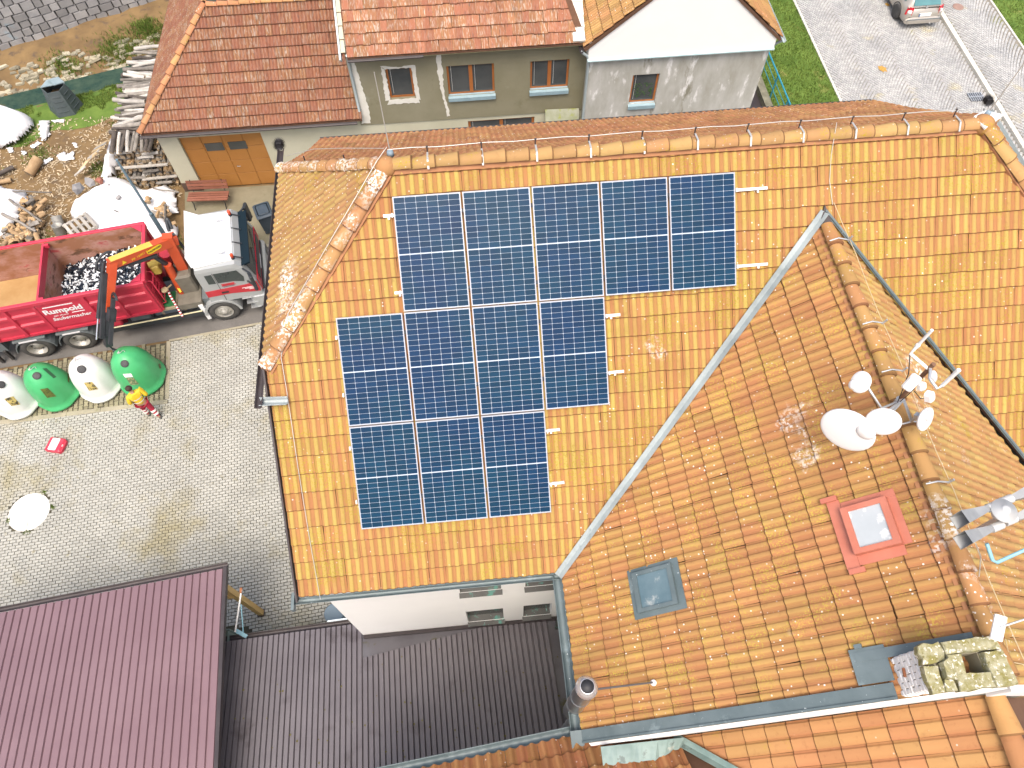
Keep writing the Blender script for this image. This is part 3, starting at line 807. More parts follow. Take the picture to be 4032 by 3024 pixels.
# roof decks a little below the tiles
k = MB(); dn = -SNn * 0.05
for P in (A_, B_): k.prism([SO + Vector((u, 0, 0)) + SV * v + dn for u, v in P], -SNn * 0.04)
k.prism([Vector((-3.48, 10.7, 10.45)), Vector((-3.48, 6.2, 10.45)), Vector((-1.2, 8.45, 12.43))], (0.03, 0, -.03))
k.prism([Vector((10.5, 6.25, 10.4)), Vector((10.5, 10.7, 10.4)), Vector((8.2, 8.45, 12.42))], (-0.03, 0, -.03))
k.prism([(10.42, 14.2, 7.98), (-3.42, 14.2, 7.98), (-3.42, 11.3, 9.98), (10.42, 11.3, 9.98)], (0, 0, -.04))
k.prism([(10.42, 11.3, 9.98), (-3.42, 11.3, 9.98), (-3.42, 10.7, 10.4), (-1.2, 8.45, 12.4), (8.2, 8.45, 12.4), (10.42, 10.7, 10.4)], (0, -.03, -.03))
k.build('roof_deck', m_deck, house, world=True)
# walls
def wallbox(mb, x0, y0, x1, y1, z0, z1): mb.box((x0, y0, z0), (x1, y1, z1))
k = MB()
prof = [(3.57, 0), (14.0, 0), (14.0, 7.9), (11.3, 9.9), (10.6, 10.35), (6.3, 10.35), (3.57, 8.15)]
# windows open in the south wall: (x0, x1, z0, z1)
WIN = []
for ax, ay, bx, by in ((1812, 2300, 1975, 2335), (2068, 2278, 2200, 2312), (1845, 2412, 1985, 2450), (2060, 2388, 2165, 2428)):
    p = on(ax, by, (0, 1, 0), (0, 3.57, 0)); q = on(bx, by, (0, 1, 0), (0, 3.57, 0)); 
    WIN.append((p.x, q.x, p.z))
x0, x1 = -3.36, 10.2
wins = sorted([(a, min(b, 1.30), z - 0.0, z + 1.15) for a, b, z in WIN])
# south wall as panels around the openings
def panel_wall(mb, y0, y1, xa, xb, za, zb, wins):
    zs = sorted(set([za, zb] + [z for w_ in wins for z in w_[2:4] if za < z < zb])); xs_ = sorted(set([xa, xb] + [x for w_ in wins for x in w_[:2] if xa < x < xb]))
    for i in range(len(xs_) - 1):
        run = None
        for j in range(len(zs) - 1):
            cx, cz = (xs_[i] + xs_[i + 1]) / 2, (zs[j] + zs[j + 1]) / 2
            hole = any(w_[0] < cx < w_[1] and w_[2] < cz < w_[3] for w_ in wins)
            if not hole:
                if run is None: run = zs[j]
                if j == len(zs) - 2: mb.box((xs_[i], y0, run), (xs_[i + 1], y1, zs[j + 1])); run = None
            elif run is not None: mb.box((xs_[i], y0, run), (xs_[i + 1], y1, zs[j])); run = None
panel_wall(k, 3.57, 3.87, -3.36, 1.38, 0, 8.12, wins)
k.prism([(x0, y, z) for y, z in prof[1:6]] + [(x0, 3.87, 8.35), (x0, 3.87, 0)], (0.3, 0, 0))
k.prism([(x1, y, z) for y, z in prof[1:6]] + [(x1, 3.87, 8.35), (x1, 3.87, 0)], (-0.3, 0, 0))
k.box((x0 + .3, 13.7, 0), (x1 - .3, 14.0, 7.88))
k.build('wall', m_white, house, world=True)
for (a, b, z0, z1) in wins:
    k = MB(); k.box((a, 3.715, z0 + .042), (b, 3.74, z1)); wn = k.build('window', m_winglass, house, world=True)
    k = MB(); k.hexa([(a - .02, 3.47, z0 - .05), (b + .02, 3.47, z0 - .05), (b + .02, 3.72, z0), (a - .02, 3.72, z0), (a - .02, 3.47, z0 - .03), (b + .02, 3.47, z0 - .03), (b + .02, 3.72, z0 + .04), (a - .02, 3.72, z0 + .04)]); k.build('sill', m_copper, wn, world=True)
# eaves gutter, half hip gutters, verge trim, valley gutters
k = MB(); gutter(k, (1.12, 3.15, 7.93), (-3.52, 3.15, 7.90), .05); k.build('gutter', m_zinc, house, world=True)
k = MB(); k.box((-3.55, 2.99, 7.86), (-3.50, 3.28, 8.0)); k.box((-2.5, 3.18, 7.85), (1.1, 3.22, 7.97)); k.build('fascia', m_zinc, house, world=True)
k = MB(); gutter(k, (-3.55, 5.60, 10.42), (-3.55, 11.30, 10.44), 0.055); k.build('hip_gutter', m_dark, house, world=True)
k = MB(); gutter(k, (-3.54, 5.70, 10.42), (-3.12, 5.70, 10.38), 0.07); k.build('hip_gutter_spout', m_zincl, house, world=True)
k = MB(); gutter(k, (10.72, 6.2, 10.32), (10.72, 11.2, 10.32), 0.08); k.build('hip_gutter', m_zincl, house, world=True)
k = MB(); k.beam(sp(-3.45, 3.15) + Vector((0, 0, 0)), sp(-3.45, 6.3), 0.03, 0.16, SNn); k.build('verge_trim', m_dark, house, world=True)
k = MB(); gutter(k, (-3.5, 14.36, 7.92), (10.45, 14.36, 7.92), 0.075); k.build('north_gutter', m_dark, house, world=True)
for c, d in (((-3.57, 11.36, 10.5), 1), ((10.72, 11.3, 10.42), 1)):
    k = MB(); c = Vector(c)
    for i in range(26):
        t = i / 26 * 2 * math.pi; 
        for s_ in (-1, 0, 1):
            dv = Vector((math.cos(t) * math.cos(s_ * .7), math.sin(s_ * .7), math.sin(t) * math.cos(s_ * .7)))
            a = dv.cross(Vector((0, 1, 0.2))).normalized() * .02
            k.add([c + dv * .03 - a, c + dv * .03 + a, c + dv * .15], [(0, 1, 2)])
    k.box(tuple(c - Vector((.05, .05, .05))), tuple(c + Vector((.05, .05, .05))))
    k.build('leaf_guard', m_black, house, world=True)
# white lead-in at the east hip end
k = MB(); k.prism([(8.05, 8.55, 12.56), (8.1, 8.25, 12.57), (8.75, 8.75, 12.36), (8.65, 9.05, 12.2)], (0, 0, .03)); k.build('ridge_flashing', m_white, house, world=True)
# ------------------------------------------------------------------ cross wing
wing = thing('cross_wing', 'cross wing with mossy tiled roof carrying the dishes, skylights and chimney', 'house wing', (5.6, 3, 0))
WC, WS = 0.774, 0.633
WV = Vector((4.52, 0, 3.7)).normalized(); EV = Vector((-4.52, 0, 3.7)).normalized()
WN_ = Vector((0, -1, 0)).cross(WV); EN_ = Vector((0, 1, 0)).cross(EV)
def wp(x, y, lift=0.0): return Vector((x, y, 8.0 + (x - 1.1) * 3.7 / 4.52)) + WN_ * lift
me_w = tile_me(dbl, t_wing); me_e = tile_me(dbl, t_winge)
rw = Roof(wing)
WL = 4.52 / WC
WVn = (4.52 ** 2 + 3.7 ** 2) ** .5
holes = [(7.6 - 2.90, (2.10 - 1.1) / WC, 7.6 - 2.16, (2.74 - 1.1) / WC), (7.6 - 2.95, (4.70 - 1.1) / WC, 7.6 - 2.22, (5.22 - 1.1) / WC)]
PW = [(4.39, 0), (7.07, 0), (7.07, WVn - .05), (0.1, WVn - .05)]
rw.slope((1.1, 7.6, 8.0), (0, -1, 0), WV, [PW], dbl, t_wing, 0.28, 0.33, me_w, holes=holes, u0=0.02, v0=-0.02)
PE = [(0.02, 0), (2.71, 0), (7.03, WVn - .05), (0.02, WVn - .05)]
rw.slope((10.14, 0.5, 8.0), (0, 1, 0), EV, [PE], dbl, t_winge, 0.28, 0.33, me_e, v0=-0.02)
rw.finish()
ridge_run(wing, (5.62, 0.6, 11.74), (5.62, 7.25, 11.74), t_wcap, 0.12, 0.38)
k = MB(); k.beam((5.515, 0.6, 11.63), (5.515, 7.3, 11.63), 0.05, 0.05, WN_); k.build('ridge_mortar', bpy.data.materials['ridge_mortar'], wing, world=True)
k = MB()
k.prism([wp(1.1, 3.15, -.06), wp(1.1, .56, -.06), wp(5.62, .56, -.06), wp(5.62, 7.4, -.06)], -WN_ * .04)
k.prism([(10.1, 3.15, 7.94), (5.62, 7.4, 11.62), (5.62, .56, 11.62), (10.1, .56, 7.94)], -EN_ * .04)
k.build('roof_deck', m_deck, wing, world=True)
k = MB()
k.box((1.36, .66, 0), (1.66, 3.56, 8.12)); k.box((1.66, .66, 0), (9.6, .96, 8.1))
k.prism([(1.66, .66, 8.1), (9.6, .66, 8.1), (5.62, .66, 11.5)], (0, .3, 0)); k.box((9.3, .96, 0), (9.6, 3.5, 8.05))
k.build('wall', m_cream, wing, world=True)
k = MB(); gutter(k, (1.0, 0.50, 7.92), (1.0, 3.20, 7.94)); k.build('gutter', m_zinc, wing, world=True)
k = MB(); k.box((1.1, .6, 7.8), (1.14, 3.2, 7.95)); k.build('fascia', m_dark, wing, world=True)
k = MB(); k.tube([(1.0, 3.12, 7.85), (1.18, 3.2, 7.6), (1.27, 3.28, 7.3), (1.27, 3.28, 2.6)], 0.05, 10); k.build('downpipe', m_copper, wing, world=True)
# valleys: bent sheets lying over the tile edges
def strip(parent, name, a, b, na, nb, wa, wb, mat, lift=0.045, t=0.006, segs=5):
    a = Vector(a); b = Vector(b); d = (b - a) / segs
    for i in range(segs):
        p, q = a + d * (i - .02), a + d * (i + 1)
        k = MB()
        for n_, w_ in ((na, wa), (nb, wb)):
            n_ = Vector(n_); s_ = n_.cross(d).normalized()
            oth = Vector(nb if n_ == Vector(na) else na)
            if s_.dot(oth) > 0: s_ = -s_
            s_ = -s_ if (s_.dot(Vector(na) - Vector(nb)) > 0) == (n_ == Vector(na)) else s_
            L0 = n_ * (lift + .004 * (i % 2))
            k.prism([p + L0, q + L0, q + L0 - s_ * w_, p + L0 - s_ * w_], n_ * t)
        k.build(name, mat, parent, world=True)
S_N = Vector((0, -SN, CS))
vA = Vector((1.06, 3.17, 7.97)); vB = Vector((5.66, 7.54, 11.72))
def vstrip(parent, name, a, b, n1, n2, w_, mat, lift, segs):
    """n1, n2: normals of the two slopes; each half of the valley lies on its own slope"""
    a = Vector(a); b = Vector(b); d = (b - a).normalized()
    for i in range(segs):
        p = a + (b - a) * ((i - .015) / segs); q = a + (b - a) * ((i + 1) / segs)
        k = MB()
        for n_, o_ in ((n1, n2), (n2, n1)):
            s_ = n_.cross(d)
            if s_.z < 0: s_ = -s_
            if abs(s_.z) < 1e-6: s_ = o_
            L0 = n_ * (lift + .003 * (i % 2))
            k.prism([p + L0, q + L0, q + L0 + s_ * w_, p + L0 + s_ * w_], n_ * .006)
        mid = (n1 + n2).normalized()
        k.tube([p + mid * (lift + .004), q + mid * (lift + .004)], 0.010, 5)
        k.build(name, mat, parent, world=True)
vstrip(wing, 'valley_flashing', vA, vB, S_N, WN_, 0.115, m_zincl, 0.062, 6)
vstrip(wing, 'valley_flashing', (10.3, 3.17, 7.97), (5.62, 7.56, 11.74), S_N, EN_, 0.06, m_zinc, 0.06, 6)
k = MB(); k.prism([vB + Vector((-.14, -.2, -.09)), vB + Vector((.1, -.2, -.09)), vB + Vector((-.02, .10, .09))], S_N * .05); k.build('valley_cap', m_dark, wing, world=True)
# south verge sheet and white verge board
for i in range(7):
    xa = 1.12 + i * (3.58 / 7); xb = xa + 3.58 / 7 + .012
    k = MB(); L0 = 0.058 + .003 * (i % 2)
    k.prism([wp(xa, .53, L0), wp(xb, .53, L0), wp(xb, .72, L0), wp(xa, .72, L0)], WN_ * .012)
    k.prism([wp(xa, .535, L0 + .012), wp(xb, .535, L0 + .012), wp(xb, .56, L0 + .012), wp(xa, .56, L0 + .012)], WN_ * .02)
    k.build('verge_flashing', m_zinc, wing, world=True)
k = MB(); k.prism([wp(1.15, .482, .03), wp(5.6, .482, .03), wp(5.6, .527, .03), wp(1.15, .527, .03)], (0, 0, -.5)); k.build('verge_board', m_white, wing, world=True)
k = MB(); k.prism([(10.1, .45, 8.03), (5.62, .45, 11.7), (5.62, .527, 11.7), (10.1, .527, 8.03)], (0, 0, -.5)); k.build('verge_board', m_white, wing, world=True)
k = MB(); k.box((0.9, .44, 7.83), (1.1, .72, 8.06)); k.build('verge_end_box', m_zinc, wing, world=True)
# grey skylight
m_skyg = M('skylight_glass_hazy', (0.075, 0.13, 0.155), (0.11, 0.17, 0.195), 3, 0.3, spots=(((0.33, 0.36, 0.35), 4, 0.58, 0.1),), spec=0.7)
def wq(mb, x0, x1, y0, y1, l0, l1, ins=0.0):
    a = [wp(x0, y0, l0), wp(x1, y0, l0), wp(x1, y1, l0), wp(x0, y1, l0)]
    b = [wp(x0 + ins, y0 + ins, l1), wp(x1 - ins, y0 + ins, l1), wp(x1 - ins, y1 - ins, l1), wp(x0 + ins, y1 - ins, l1)]
    mb.hexa(a + b)
def skylight(x0, x1, y0, y1, fr, mf, mfl, mgl, lift, apron):
    s_ = MB()
    for q in ((x0, x1, y0, y0 + fr), (x0, x1, y1 - fr, y1), (x0, x0 + fr, y0 + fr, y1 - fr), (x1 - fr, x1, y0 + fr, y1 - fr)): wq(s_, *q, 0.0, lift)
    root = s_.build('skylight', mf, wing, world=True)
    g_ = MB(); wq(g_, x0 + fr, x1 - fr, y0 + fr, y1 - fr, lift - .03, lift - .022); g_.build('glass', mgl, root, world=True)
    f_ = MB()
    for q in apron: wq(f_, *q[:4], q[4], q[5])
    f_.build('flashing', mfl, root, world=True)
    return root
sk1 = skylight(2.17, 2.71, 2.21, 2.83, .06, m_zinc, m_zinc, m_skyg, 0.11,
         [(2.09, 2.17, 2.13, 2.90, .03, .05), (2.71, 2.79, 2.13, 2.90, .03, .05), (2.17, 2.71, 2.13, 2.21, .03, .05), (2.17, 2.71, 2.83, 2.90, .03, .05)])
m_redm = M('brick_red_sheet', (0.42, 0.135, 0.085), (0.48, 0.17, 0.11), 3, 0.5)
m_skyw = M('skylight_glass_bright', (0.38, 0.42, 0.44), (0.42, 0.46, 0.48), 3, 0.3, spec=0.4, spots=(((0.62, 0.63, 0.63), 1.6, 0.55, 0.04),))
sk2 = skylight(4.76, 5.22, 2.27, 2.90, .07, m_redm, m_redm, m_skyw, 0.17,
         [(4.63, 4.76, 2.12, 3.05, .04, .065), (5.22, 5.30, 2.27, 2.90, .04, .06), (4.58, 4.75, 3.052, 3.12, .05, .09), (4.64, 4.80, 2.05, 2.118, .05, .09), (4.762, 5.218, 2.14, 2.268, .04, .06), (4.762, 5.30, 2.902, 3.0, .04, .06)])
# chimney
m_cbrick = M('whitewashed_brick', (0.78, 0.77, 0.74), (0.82, 0.81, 0.79), 6, 0.9, rand=0.06, bump=0.5, bscale=40, spots=(((0.52, 0.46, 0.38), 9, 0.66, 0.05),))
m_moss = M('mossy_cap_stone', (0.20, 0.18, 0.05), (0.36, 0.345, 0.23), 9, 0.95, bump=1.0, bscale=55, spots=(((0.60, 0.58, 0.50), 22, 0.57, 0.05), ((0.16, 0.14, 0.05), 14, 0.62, 0.05)))
ch = thing('chimney', 'old whitewashed brick chimney with a cracked mossy cap beside the roof ridge', 'chimney', (5.1, .76, 10.6))
cx0, cx1, cy0, cy1 = 4.74, 5.50, .55, .985
k = MB(); k.box((cx0 + .02, cy0 + .02, 10.3), (5.10, cy1 - .02, 11.76)); k.box((5.36, cy0 + .02, 10.3), (cx1 - .02, cy1 - .02, 11.76))
k.box((5.10, cy0 + .02, 10.3), (5.36, .66, 11.76)); k.box((5.10, .88, 10.3), (5.36, cy1 - .02, 11.76)); k.box((5.10, .66, 10.9), (5.36, .88, 10.95))
k.build('core', m_kerb, ch, world=True)
z = 10.35; row = 0
while z < 11.70:
    off = .075 if row % 2 else 0
    for a, b, fx in ((cy0, cy1, 'w'), (cx0, cx1, 's'), (cx0, cx1, 'n')):
        L_ = b - a; nb = 3 if fx == 'w' else 5; st_ = L_ / nb
        for i in range(nb + (1 if off else 0)):
            p, q = a + i * st_ - (st_ / 2 if off else 0), a + (i + 1) * st_ - (st_ / 2 if off else 0)
            p, q = max(a, p) + .005, min(b, q) - .005
            if q - p < .03: continue
            d_ = random.uniform(0, .012)
            k = MB()
            if fx == 'w': k.bbox((cx0 - d_, p, z), (cx0 + .03, q, z + .062), .008)
            elif fx == 's': k.bbox((p, cy0 - d_, z), (q, cy0 + .03, z + .062), .008)
            else: k.bbox((p, cy1 - .03, z), (q, cy1 + d_, z + .062), .008)
            k.build('brick', m_cbrick, ch, world=True)
    z += .072; row += 1
# cap: broken slabs round the flue
def slab(poly, z0, z1, name='cap_slab', tilt=(0, 0)):
    k = MB(); n = len(poly); cx = sum(p[0] for p in poly) / n; cy = sum(p[1] for p in poly) / n
    P = []
    for i in range(n):
        a, b = poly[i], poly[(i + 1) % n]; m_ = max(1, int(math.dist(a, b) / .07))
        for j in range(m_):
            t = j / m_; P.append((cx + (a[0] + (b[0] - a[0]) * t - cx) * 1.035 + random.uniform(-.014, .014), cy + (a[1] + (b[1] - a[1]) * t - cy) * 1.05 + random.uniform(-.014, .014)))
    n = len(P); zz = lambda x, y: (x - cx) * tilt[0] + (y - cy) * tilt[1]
    vs = [(x, y, z0 + zz(x, y)) for x, y in P] + [(x, y, z1 - .014 + zz(x, y) + random.uniform(-.008, .008)) for x, y in P] + [(cx + (x - cx) * .96, cy + (y - cy) * .96, z1 + zz(x, y) + random.uniform(-.012, .012)) for x, y in P]
    fs = [tuple(range(n - 1, -1, -1)), tuple(range(2 * n, 3 * n))]
    for q in (0, n):
        for i in range(n): j = (i + 1) % n; fs.append((q + i, q + j, q + n + j, q + n + i))
    k.add(vs, fs); k.build(name, m_moss, ch, world=True)
slab([(4.96, .88), (5.57, .88), (5.57, 1.03), (4.94, 1.02)], 11.76, 11.88)
slab([(5.37, .50), (5.60, .50), (5.58, .87), (5.37, .87)], 11.76, 11.885)
slab([(4.97, .50), (5.36, .50), (5.36, .655), (4.98, .66)], 11.76, 11.87)
slab([(4.95, .67), (5.09, .665), (5.10, .87), (4.96, .87)], 11.76, 11.875)
slab([(4.66, .80), (4.92, .84), (4.93, 1.02), (4.67, 1.01)], 11.755, 11.85, tilt=(.05, 0))
slab([(4.66, .50), (4.80, .50), (4.82, .77), (4.66, .78)], 11.755, 11.84, tilt=(.06, .04))
slab([(4.81, .50), (4.95, .50), (4.94, .63), (4.83, .64)], 11.755, 11.85)
slab([(4.84, .65), (4.97, .63), (4.95, .84), (4.84, .80)], 11.80, 11.91, tilt=(-.25, .1))
k = MB(); wq(k, 4.40, 4.735, .74, 1.16, .05, .065); wq(k, 4.47, 4.54, 1.16, 1.21, .05, .10); k.prism([wp(4.45, 1.0, .06), wp(5.5, 1.0, .06), wp(5.5, 1.12, .06), wp(4.45, 1.12, .06)], WN_ * .012)
k.build('chimney_flashing', m_zinc, wing, world=True)
k = MB(); k.beam((4.70, .74, 11.28), (4.715, .84, 11.28), .03, .02); k.build('iron_clamp', M('rust', (0.25, 0.09, 0.04), (0.33, 0.13, 0.05), 8, 0.8), ch, world=True)

# ------------------------------------------------------------------ lower roofs along the bottom edge
low = thing('lower_house', 'lower adjoining house with clean newer orange roof tiles below the chimney', 'house', (5.8, -2, 0))
def prof_flat(x, P=0.19):
    t = (x / P) % 1.0
    return min(1, max(0, (0.5 - 0.5 * math.cos(2 * math.pi * t) - .05) / .35)) if t < .5 else min(1, max(0, 1 - (t - .5) * 1.3)) if t < .9 else (1 - t) * 4.8
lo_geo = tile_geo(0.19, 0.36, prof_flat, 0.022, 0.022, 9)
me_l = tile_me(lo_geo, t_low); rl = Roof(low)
PL = [(7.115, 1.72), (9.7, 5.65), (9.7, 6.05), (7.115, 6.05)]
rl.slope((1.1, 7.6, 7.1), (0, -1, 0), WV, [PL], lo_geo, t_low, 0.19, 0.325, me_l, u0=7.115, v0=-0.05, jit=.003, rot=.006)
rl.finish()
ridge_run(low, (5.84, -2.0, 11.02), (5.84, .42, 11.02), t_low, 0.15, 0.4)
k = MB(); o_ = Vector((0, 0, -.96)); 
k.prism([wp(2.45, .44) + o_, wp(2.95, 0) + o_, wp(5.5, -2.1) + o_, wp(5.85, -2.1) + o_, wp(5.85, .44) + o_], (0, 0, -.05))
k.prism([Vector((5.86, -2.1, 10.94)), Vector((5.86, .44, 10.94)), Vector((10.0, .44, 7.5)), Vector((10.0, -2.1, 7.5))], (0, 0, -.05))
k.build('roof_deck', m_deck, low, world=True)
k = MB(); k.box((3.2, -2, 0), (9.4, .44, 7.2)); k.build('wall', m_cream, low, world=True)
ann = thing('annex', 'rust tiled roof sloping towards the dark metal roof at the bottom edge', 'house', (-.5, -1, 0))
an = Vector((-0.07, 0.68, 0.73)).normalized(); e1 = Vector((1.08, .65, 7.9)); e2 = Vector((-1.27, .42, 7.9))
aU = (e2 - e1); aU = (aU - an * aU.dot(an)).normalized(); aV = an.cross(aU)
ro_geo = tile_geo(0.17, 0.36, lambda x: (0.5 - 0.5 * math.cos(2 * math.pi * x / .17)) ** 1.6, 0.042, 0.026, 8)
me_a = tile_me(ro_geo, t_lown); ra = Roof(ann)
def auv(p): d = Vector(p) - e1; return (d.dot(aU), d.dot(aV))
v1 = auv((2.50, .42, 8.26)); v2 = auv((3.5, -.40, 9.08))
ra.slope(e1, aU, aV, [[(v1[0], v1[1] - .25), (-.05, 0.0), (4.5, 0.0), (4.5, 2.2), (v2[0], 2.2), v2, v1]], ro_geo, t_lown, 0.17, 0.33, me_a, v0=-.02, u0=.03)
ra.finish()
k = MB(); k.prism([e1 + aU * -1.6 + aV * .15 - an * .05, e1 + aU * 4.5 - an * .05, e1 + aU * 4.5 + aV * 2.2 - an * .05, e1 + aU * -2.6 + aV * 2.2 - an * .05], -an * .04); k.build('roof_deck', m_deck, ann, world=True)
k = MB(); k.box((-3.2, -2.2, 0), (1.3, .30, 7.85)); k.build('wall', m_cream, ann, world=True)
k = MB(); gutter(k, e1 + Vector((.12, .1, -.06)), e1 + aU * 4.5 + Vector((0, .1, -.06)), .07); k.build('gutter', m_zinc, ann, world=True)
m_patina = M('patinated_sheet', (0.13, 0.20, 0.185), (0.21, 0.29, 0.27), 3, 0.6, 0.0, spots=(((0.38, 0.40, 0.36), 3.5, 0.60, 0.1), ((0.12, 0.16, 0.15), 6, 0.6, 0.08)))
k = MB(); P = []
n = 16; top = []; bot = []
for i in range(n + 1):
    x = 1.30 + (2.52 - 1.30) * i / n
    q = e1 + aU * (-(x - 1.08)); top.append(Vector((x, .45, 8.42 + (x - 1.3) * .16))); 
    b_ = Vector((x, .20 + .012 * math.sin(i * 2.4) + (.14 * max(0, i - 10) / 6), 0)); b_.z = e1.z - (an.x * (b_.x - e1.x) + an.y * (b_.y - e1.y)) / an.z + .06; bot.append(b_)
for i in range(n): k.hexa([bot[i], bot[i + 1], top[i + 1], top[i]] + [p + Vector((0, -.004, .01)) for p in (bot[i], bot[i + 1], top[i + 1], top[i])])
k.build('apron_flashing', m_patina, ann, world=True)
vstrip(ann, 'valley_flashing', (2.46, .44, 8.26), (3.7, -.56, 9.28), an, WN_, 0.11, m_patina, 0.05, 3)

# ------------------------------------------------------------------ dark metal roof between the houses
m_dmet = M('dark_sheet_metal', (0.125, 0.113, 0.122), (0.155, 0.142, 0.152), 0.8, 0.42, 0.1, spots=(((0.06, 0.05, 0.05), 1.0, 0.6, 0.15), ((0.50, 0.48, 0.45), 22, 0.735, 0.02), ((0.10, 0.11, 0.04), 11, 0.72, 0.02)), spec=0.4)
m_dflat = M('dark_flat_sheet', (0.085, 0.08, 0.088), (0.12, 0.115, 0.125), 1.2, 0.35, 0.1, spots=(((0.07, 0.065, 0.025), 1.6, 0.60, 0.05),))
dr = thing('shed', 'low shed with dark brown ribbed metal roof between the white wall and the maroon canopy', 'shed', (-2.5, 2.2, 0))
da = R(2.3); DX = Vector((math.cos(da), math.sin(da), 0)); DS = Vector((math.sin(da), -math.cos(da), 0.14)).normalized()
DO = Vector((-4.0, 3.86, 2.30)); DNn = DX.cross(-DS).normalized()
def dp(u, v, l=0.0): return DO + DX * u + DS * v + DNn * l
k = MB()
k.prism([dp(-3.0, 0, -.02), dp(5.45, 0, -.02), dp(5.45, 4.2, -.02), dp(-3.0, 4.2, -.02)], -DNn * .03)
k.build('flat_flashing', m_dflat, dr, world=True)
def ribbed(mb, pf, u0, u1, vtop, v1, pitch, wb, wt, h, mat=None):
    """trapezoid sheet: ribs run along v; vtop(u) is where the sheet ends"""
    n = round((u1 - u0) / pitch); p = (u1 - u0) / n; pts = [(u0, .002)]
    for i in range(n):
        c = u0 + (i + .5) * p
        pts += [(c - wb / 2, .002), (c - wt / 2, h), (c + wt / 2, h), (c + wb / 2, .002)]
    pts += [(u1, .002)]
    vs = []
    for u, l in pts: vs += [pf(u, vtop(u), l), pf(u, v1, l)]
    fs = [(2 * i, 2 * i + 1, 2 * i + 3, 2 * i + 2) for i in range(len(pts) - 1)]
    vs2 = []
    mb.add(vs, fs)
    for i in range(n):   # rib ends closed
        b = 4 * i + 1
        mb.add([vs[2 * b], vs[2 * b + 2], vs[2 * b + 4], vs[2 * b + 6]], [(0, 1, 2, 3)])
def vtop(u):
    if u < 0.60: return 0.0
    t = (u - .60) / 4.3
    return 0.86 - t * .50
for i in range(8):
    ua = -2.9 + i * 1.0; k = MB()
    ub = min(ua + 1.0, 5.05)
    if ub - ua < .1: break
    if i < 3 or True:
        if ua < .6 < ub:
            ribbed(k, dp, ua, .6, lambda u: 0.02, 4.2, .13, .122, .088, .055); ribbed(k, dp, .6, ub, vtop, 4.2, .13, .122, .088, .055)
        else: ribbed(k, dp, ua, ub, vtop if ua >= .6 else (lambda u: .02), 4.2, .13, .122, .088, .055)
    k.build('roof_sheet', m_dmet, dr, world=True)
k = MB(); k.prism([dp(.52, .0, .0), dp(5.4, -.0, .0), dp(5.4, .42, .004), dp(.52, .86, .004)], DNn * .006); k.prism([dp(.52, 0, 0), dp(.58, 0, 0), dp(.58, .9, 0), dp(.52, .9, 0)], DNn * .03); k.build('wall_flashing', m_dflat, dr, world=True)
k = MB(); k.prism([(-3.34, 3.56, 2.36), (1.36, 3.56, 2.36), (1.36, 3.48, 2.40), (-3.34, 3.48, 2.40)], (0, 0, .12)); k.build('upstand', m_dark, dr, world=True)
k = MB(); gutter(k, dp(-2.95, -.08, -.05), dp(.72, -.08, -.05), .06); k.build('gutter', m_dark, dr, world=True)
k = MB(); k.beam(dp(-.25, -.15, .01), dp(.70, -.15, .01), .035, .03); k.build('gutter_rail', M('pale_blue_paint', (0.55, 0.63, 0.66), rough=.5), dr, world=True)
k = MB(); k.box((-6.6, .3, 0), (1.3, 3.45, 2.2)); k.build('wall', m_cream, dr, world=True)
m_debris = M('leaf_litter', (0.075, 0.06, 0.015), (0.13, 0.115, 0.03), 12, 0.95)
q = []
for _ in range(900):
    u = random.uniform(1.2, 5.3); v = abs(random.gauss(0, .09)) + .14 - max(0, u - 3.6) * .03
    if nz(u, 0, 1.5, 2) < -.15 and u < 4: continue
    p = dp(u, v, .012); a = random.uniform(0, 6.28); s_ = random.uniform(.012, .035)
    c = [Vector((math.cos(a + t), math.sin(a + t), random.uniform(-.2, .5))) * s_ for t in (0, 2.1, 4.2)]
    q.append(([tuple(p + d - ORG[dr.name]) for d in c], [(0, 1, 2)], random.random()))
for _ in range(70):
    u = random.uniform(-2.6, 5.2); v = random.uniform(.9, 3.4); p = dp(u, v, .062); a = random.uniform(0, 6.28); s_ = random.uniform(.012, .03)
    q.append(([tuple(p + Vector((math.cos(a + t), math.sin(a + t), random.uniform(-.1, .25))) * s_ - ORG[dr.name]) for t in (0, 1.3, 2.6, 4.4)], [(0, 1, 2, 3)], random.random()))
stuff_mesh('leaf_litter', q, m_debris, dr)

# maroon canopy on timber posts
m_mar = M('maroon_sheet_metal', (0.19, 0.117, 0.13), (0.215, 0.137, 0.15), 0.7, 0.38, 0.1, spec=0.5, spots=(((0.24, 0.15, 0.165), 0.5, 0.55, 0.2),))
m_marr = M('maroon_rib', (0.115, 0.028, 0.03), (0.13, 0.035, 0.037), 3, 0.45)
mc = thing('canopy', 'carport canopy with maroon ribbed metal roof in the lower left corner', 'canopy', (-8.5, 3.5, 0))
ma = R(6.3); MX = Vector((-math.cos(ma), -math.sin(ma), 0)); MS = Vector((math.sin(ma), -math.cos(ma), 0.149)).normalized(); MN = MS.cross(MX).normalized()
if MN.z < 0: MN = -MN
MO = Vector((-6.52, 5.30, 3.2))
def mp(u, v, l=0.0): return MO + MX * u + MS * v + MN * l
for i in range(7):
    ua = .05 + i * 1.062; k = MB()
    ribbed(k, mp, ua, ua + 1.062, lambda u: .04, 7.2, .177, .168, .132, .04)
    # ribs are the darker strips of the same sheet
    k.m = [0 if j < 1e9 else 0 for j in range(len(k.f))]
    cnt = 0
    n = 6
    for j in range(n):
        pass
    k.build('roof_sheet', [m_mar, m_marr], mc, world=True)
k = MB(); k.prism([mp(-.02, .02, -.02), mp(7.6, .02, -.02), mp(7.6, 7.2, -.02), mp(-.02, 7.2, -.02)], -MN * .03); k.build('roof_underside', m_dark, mc, world=True)
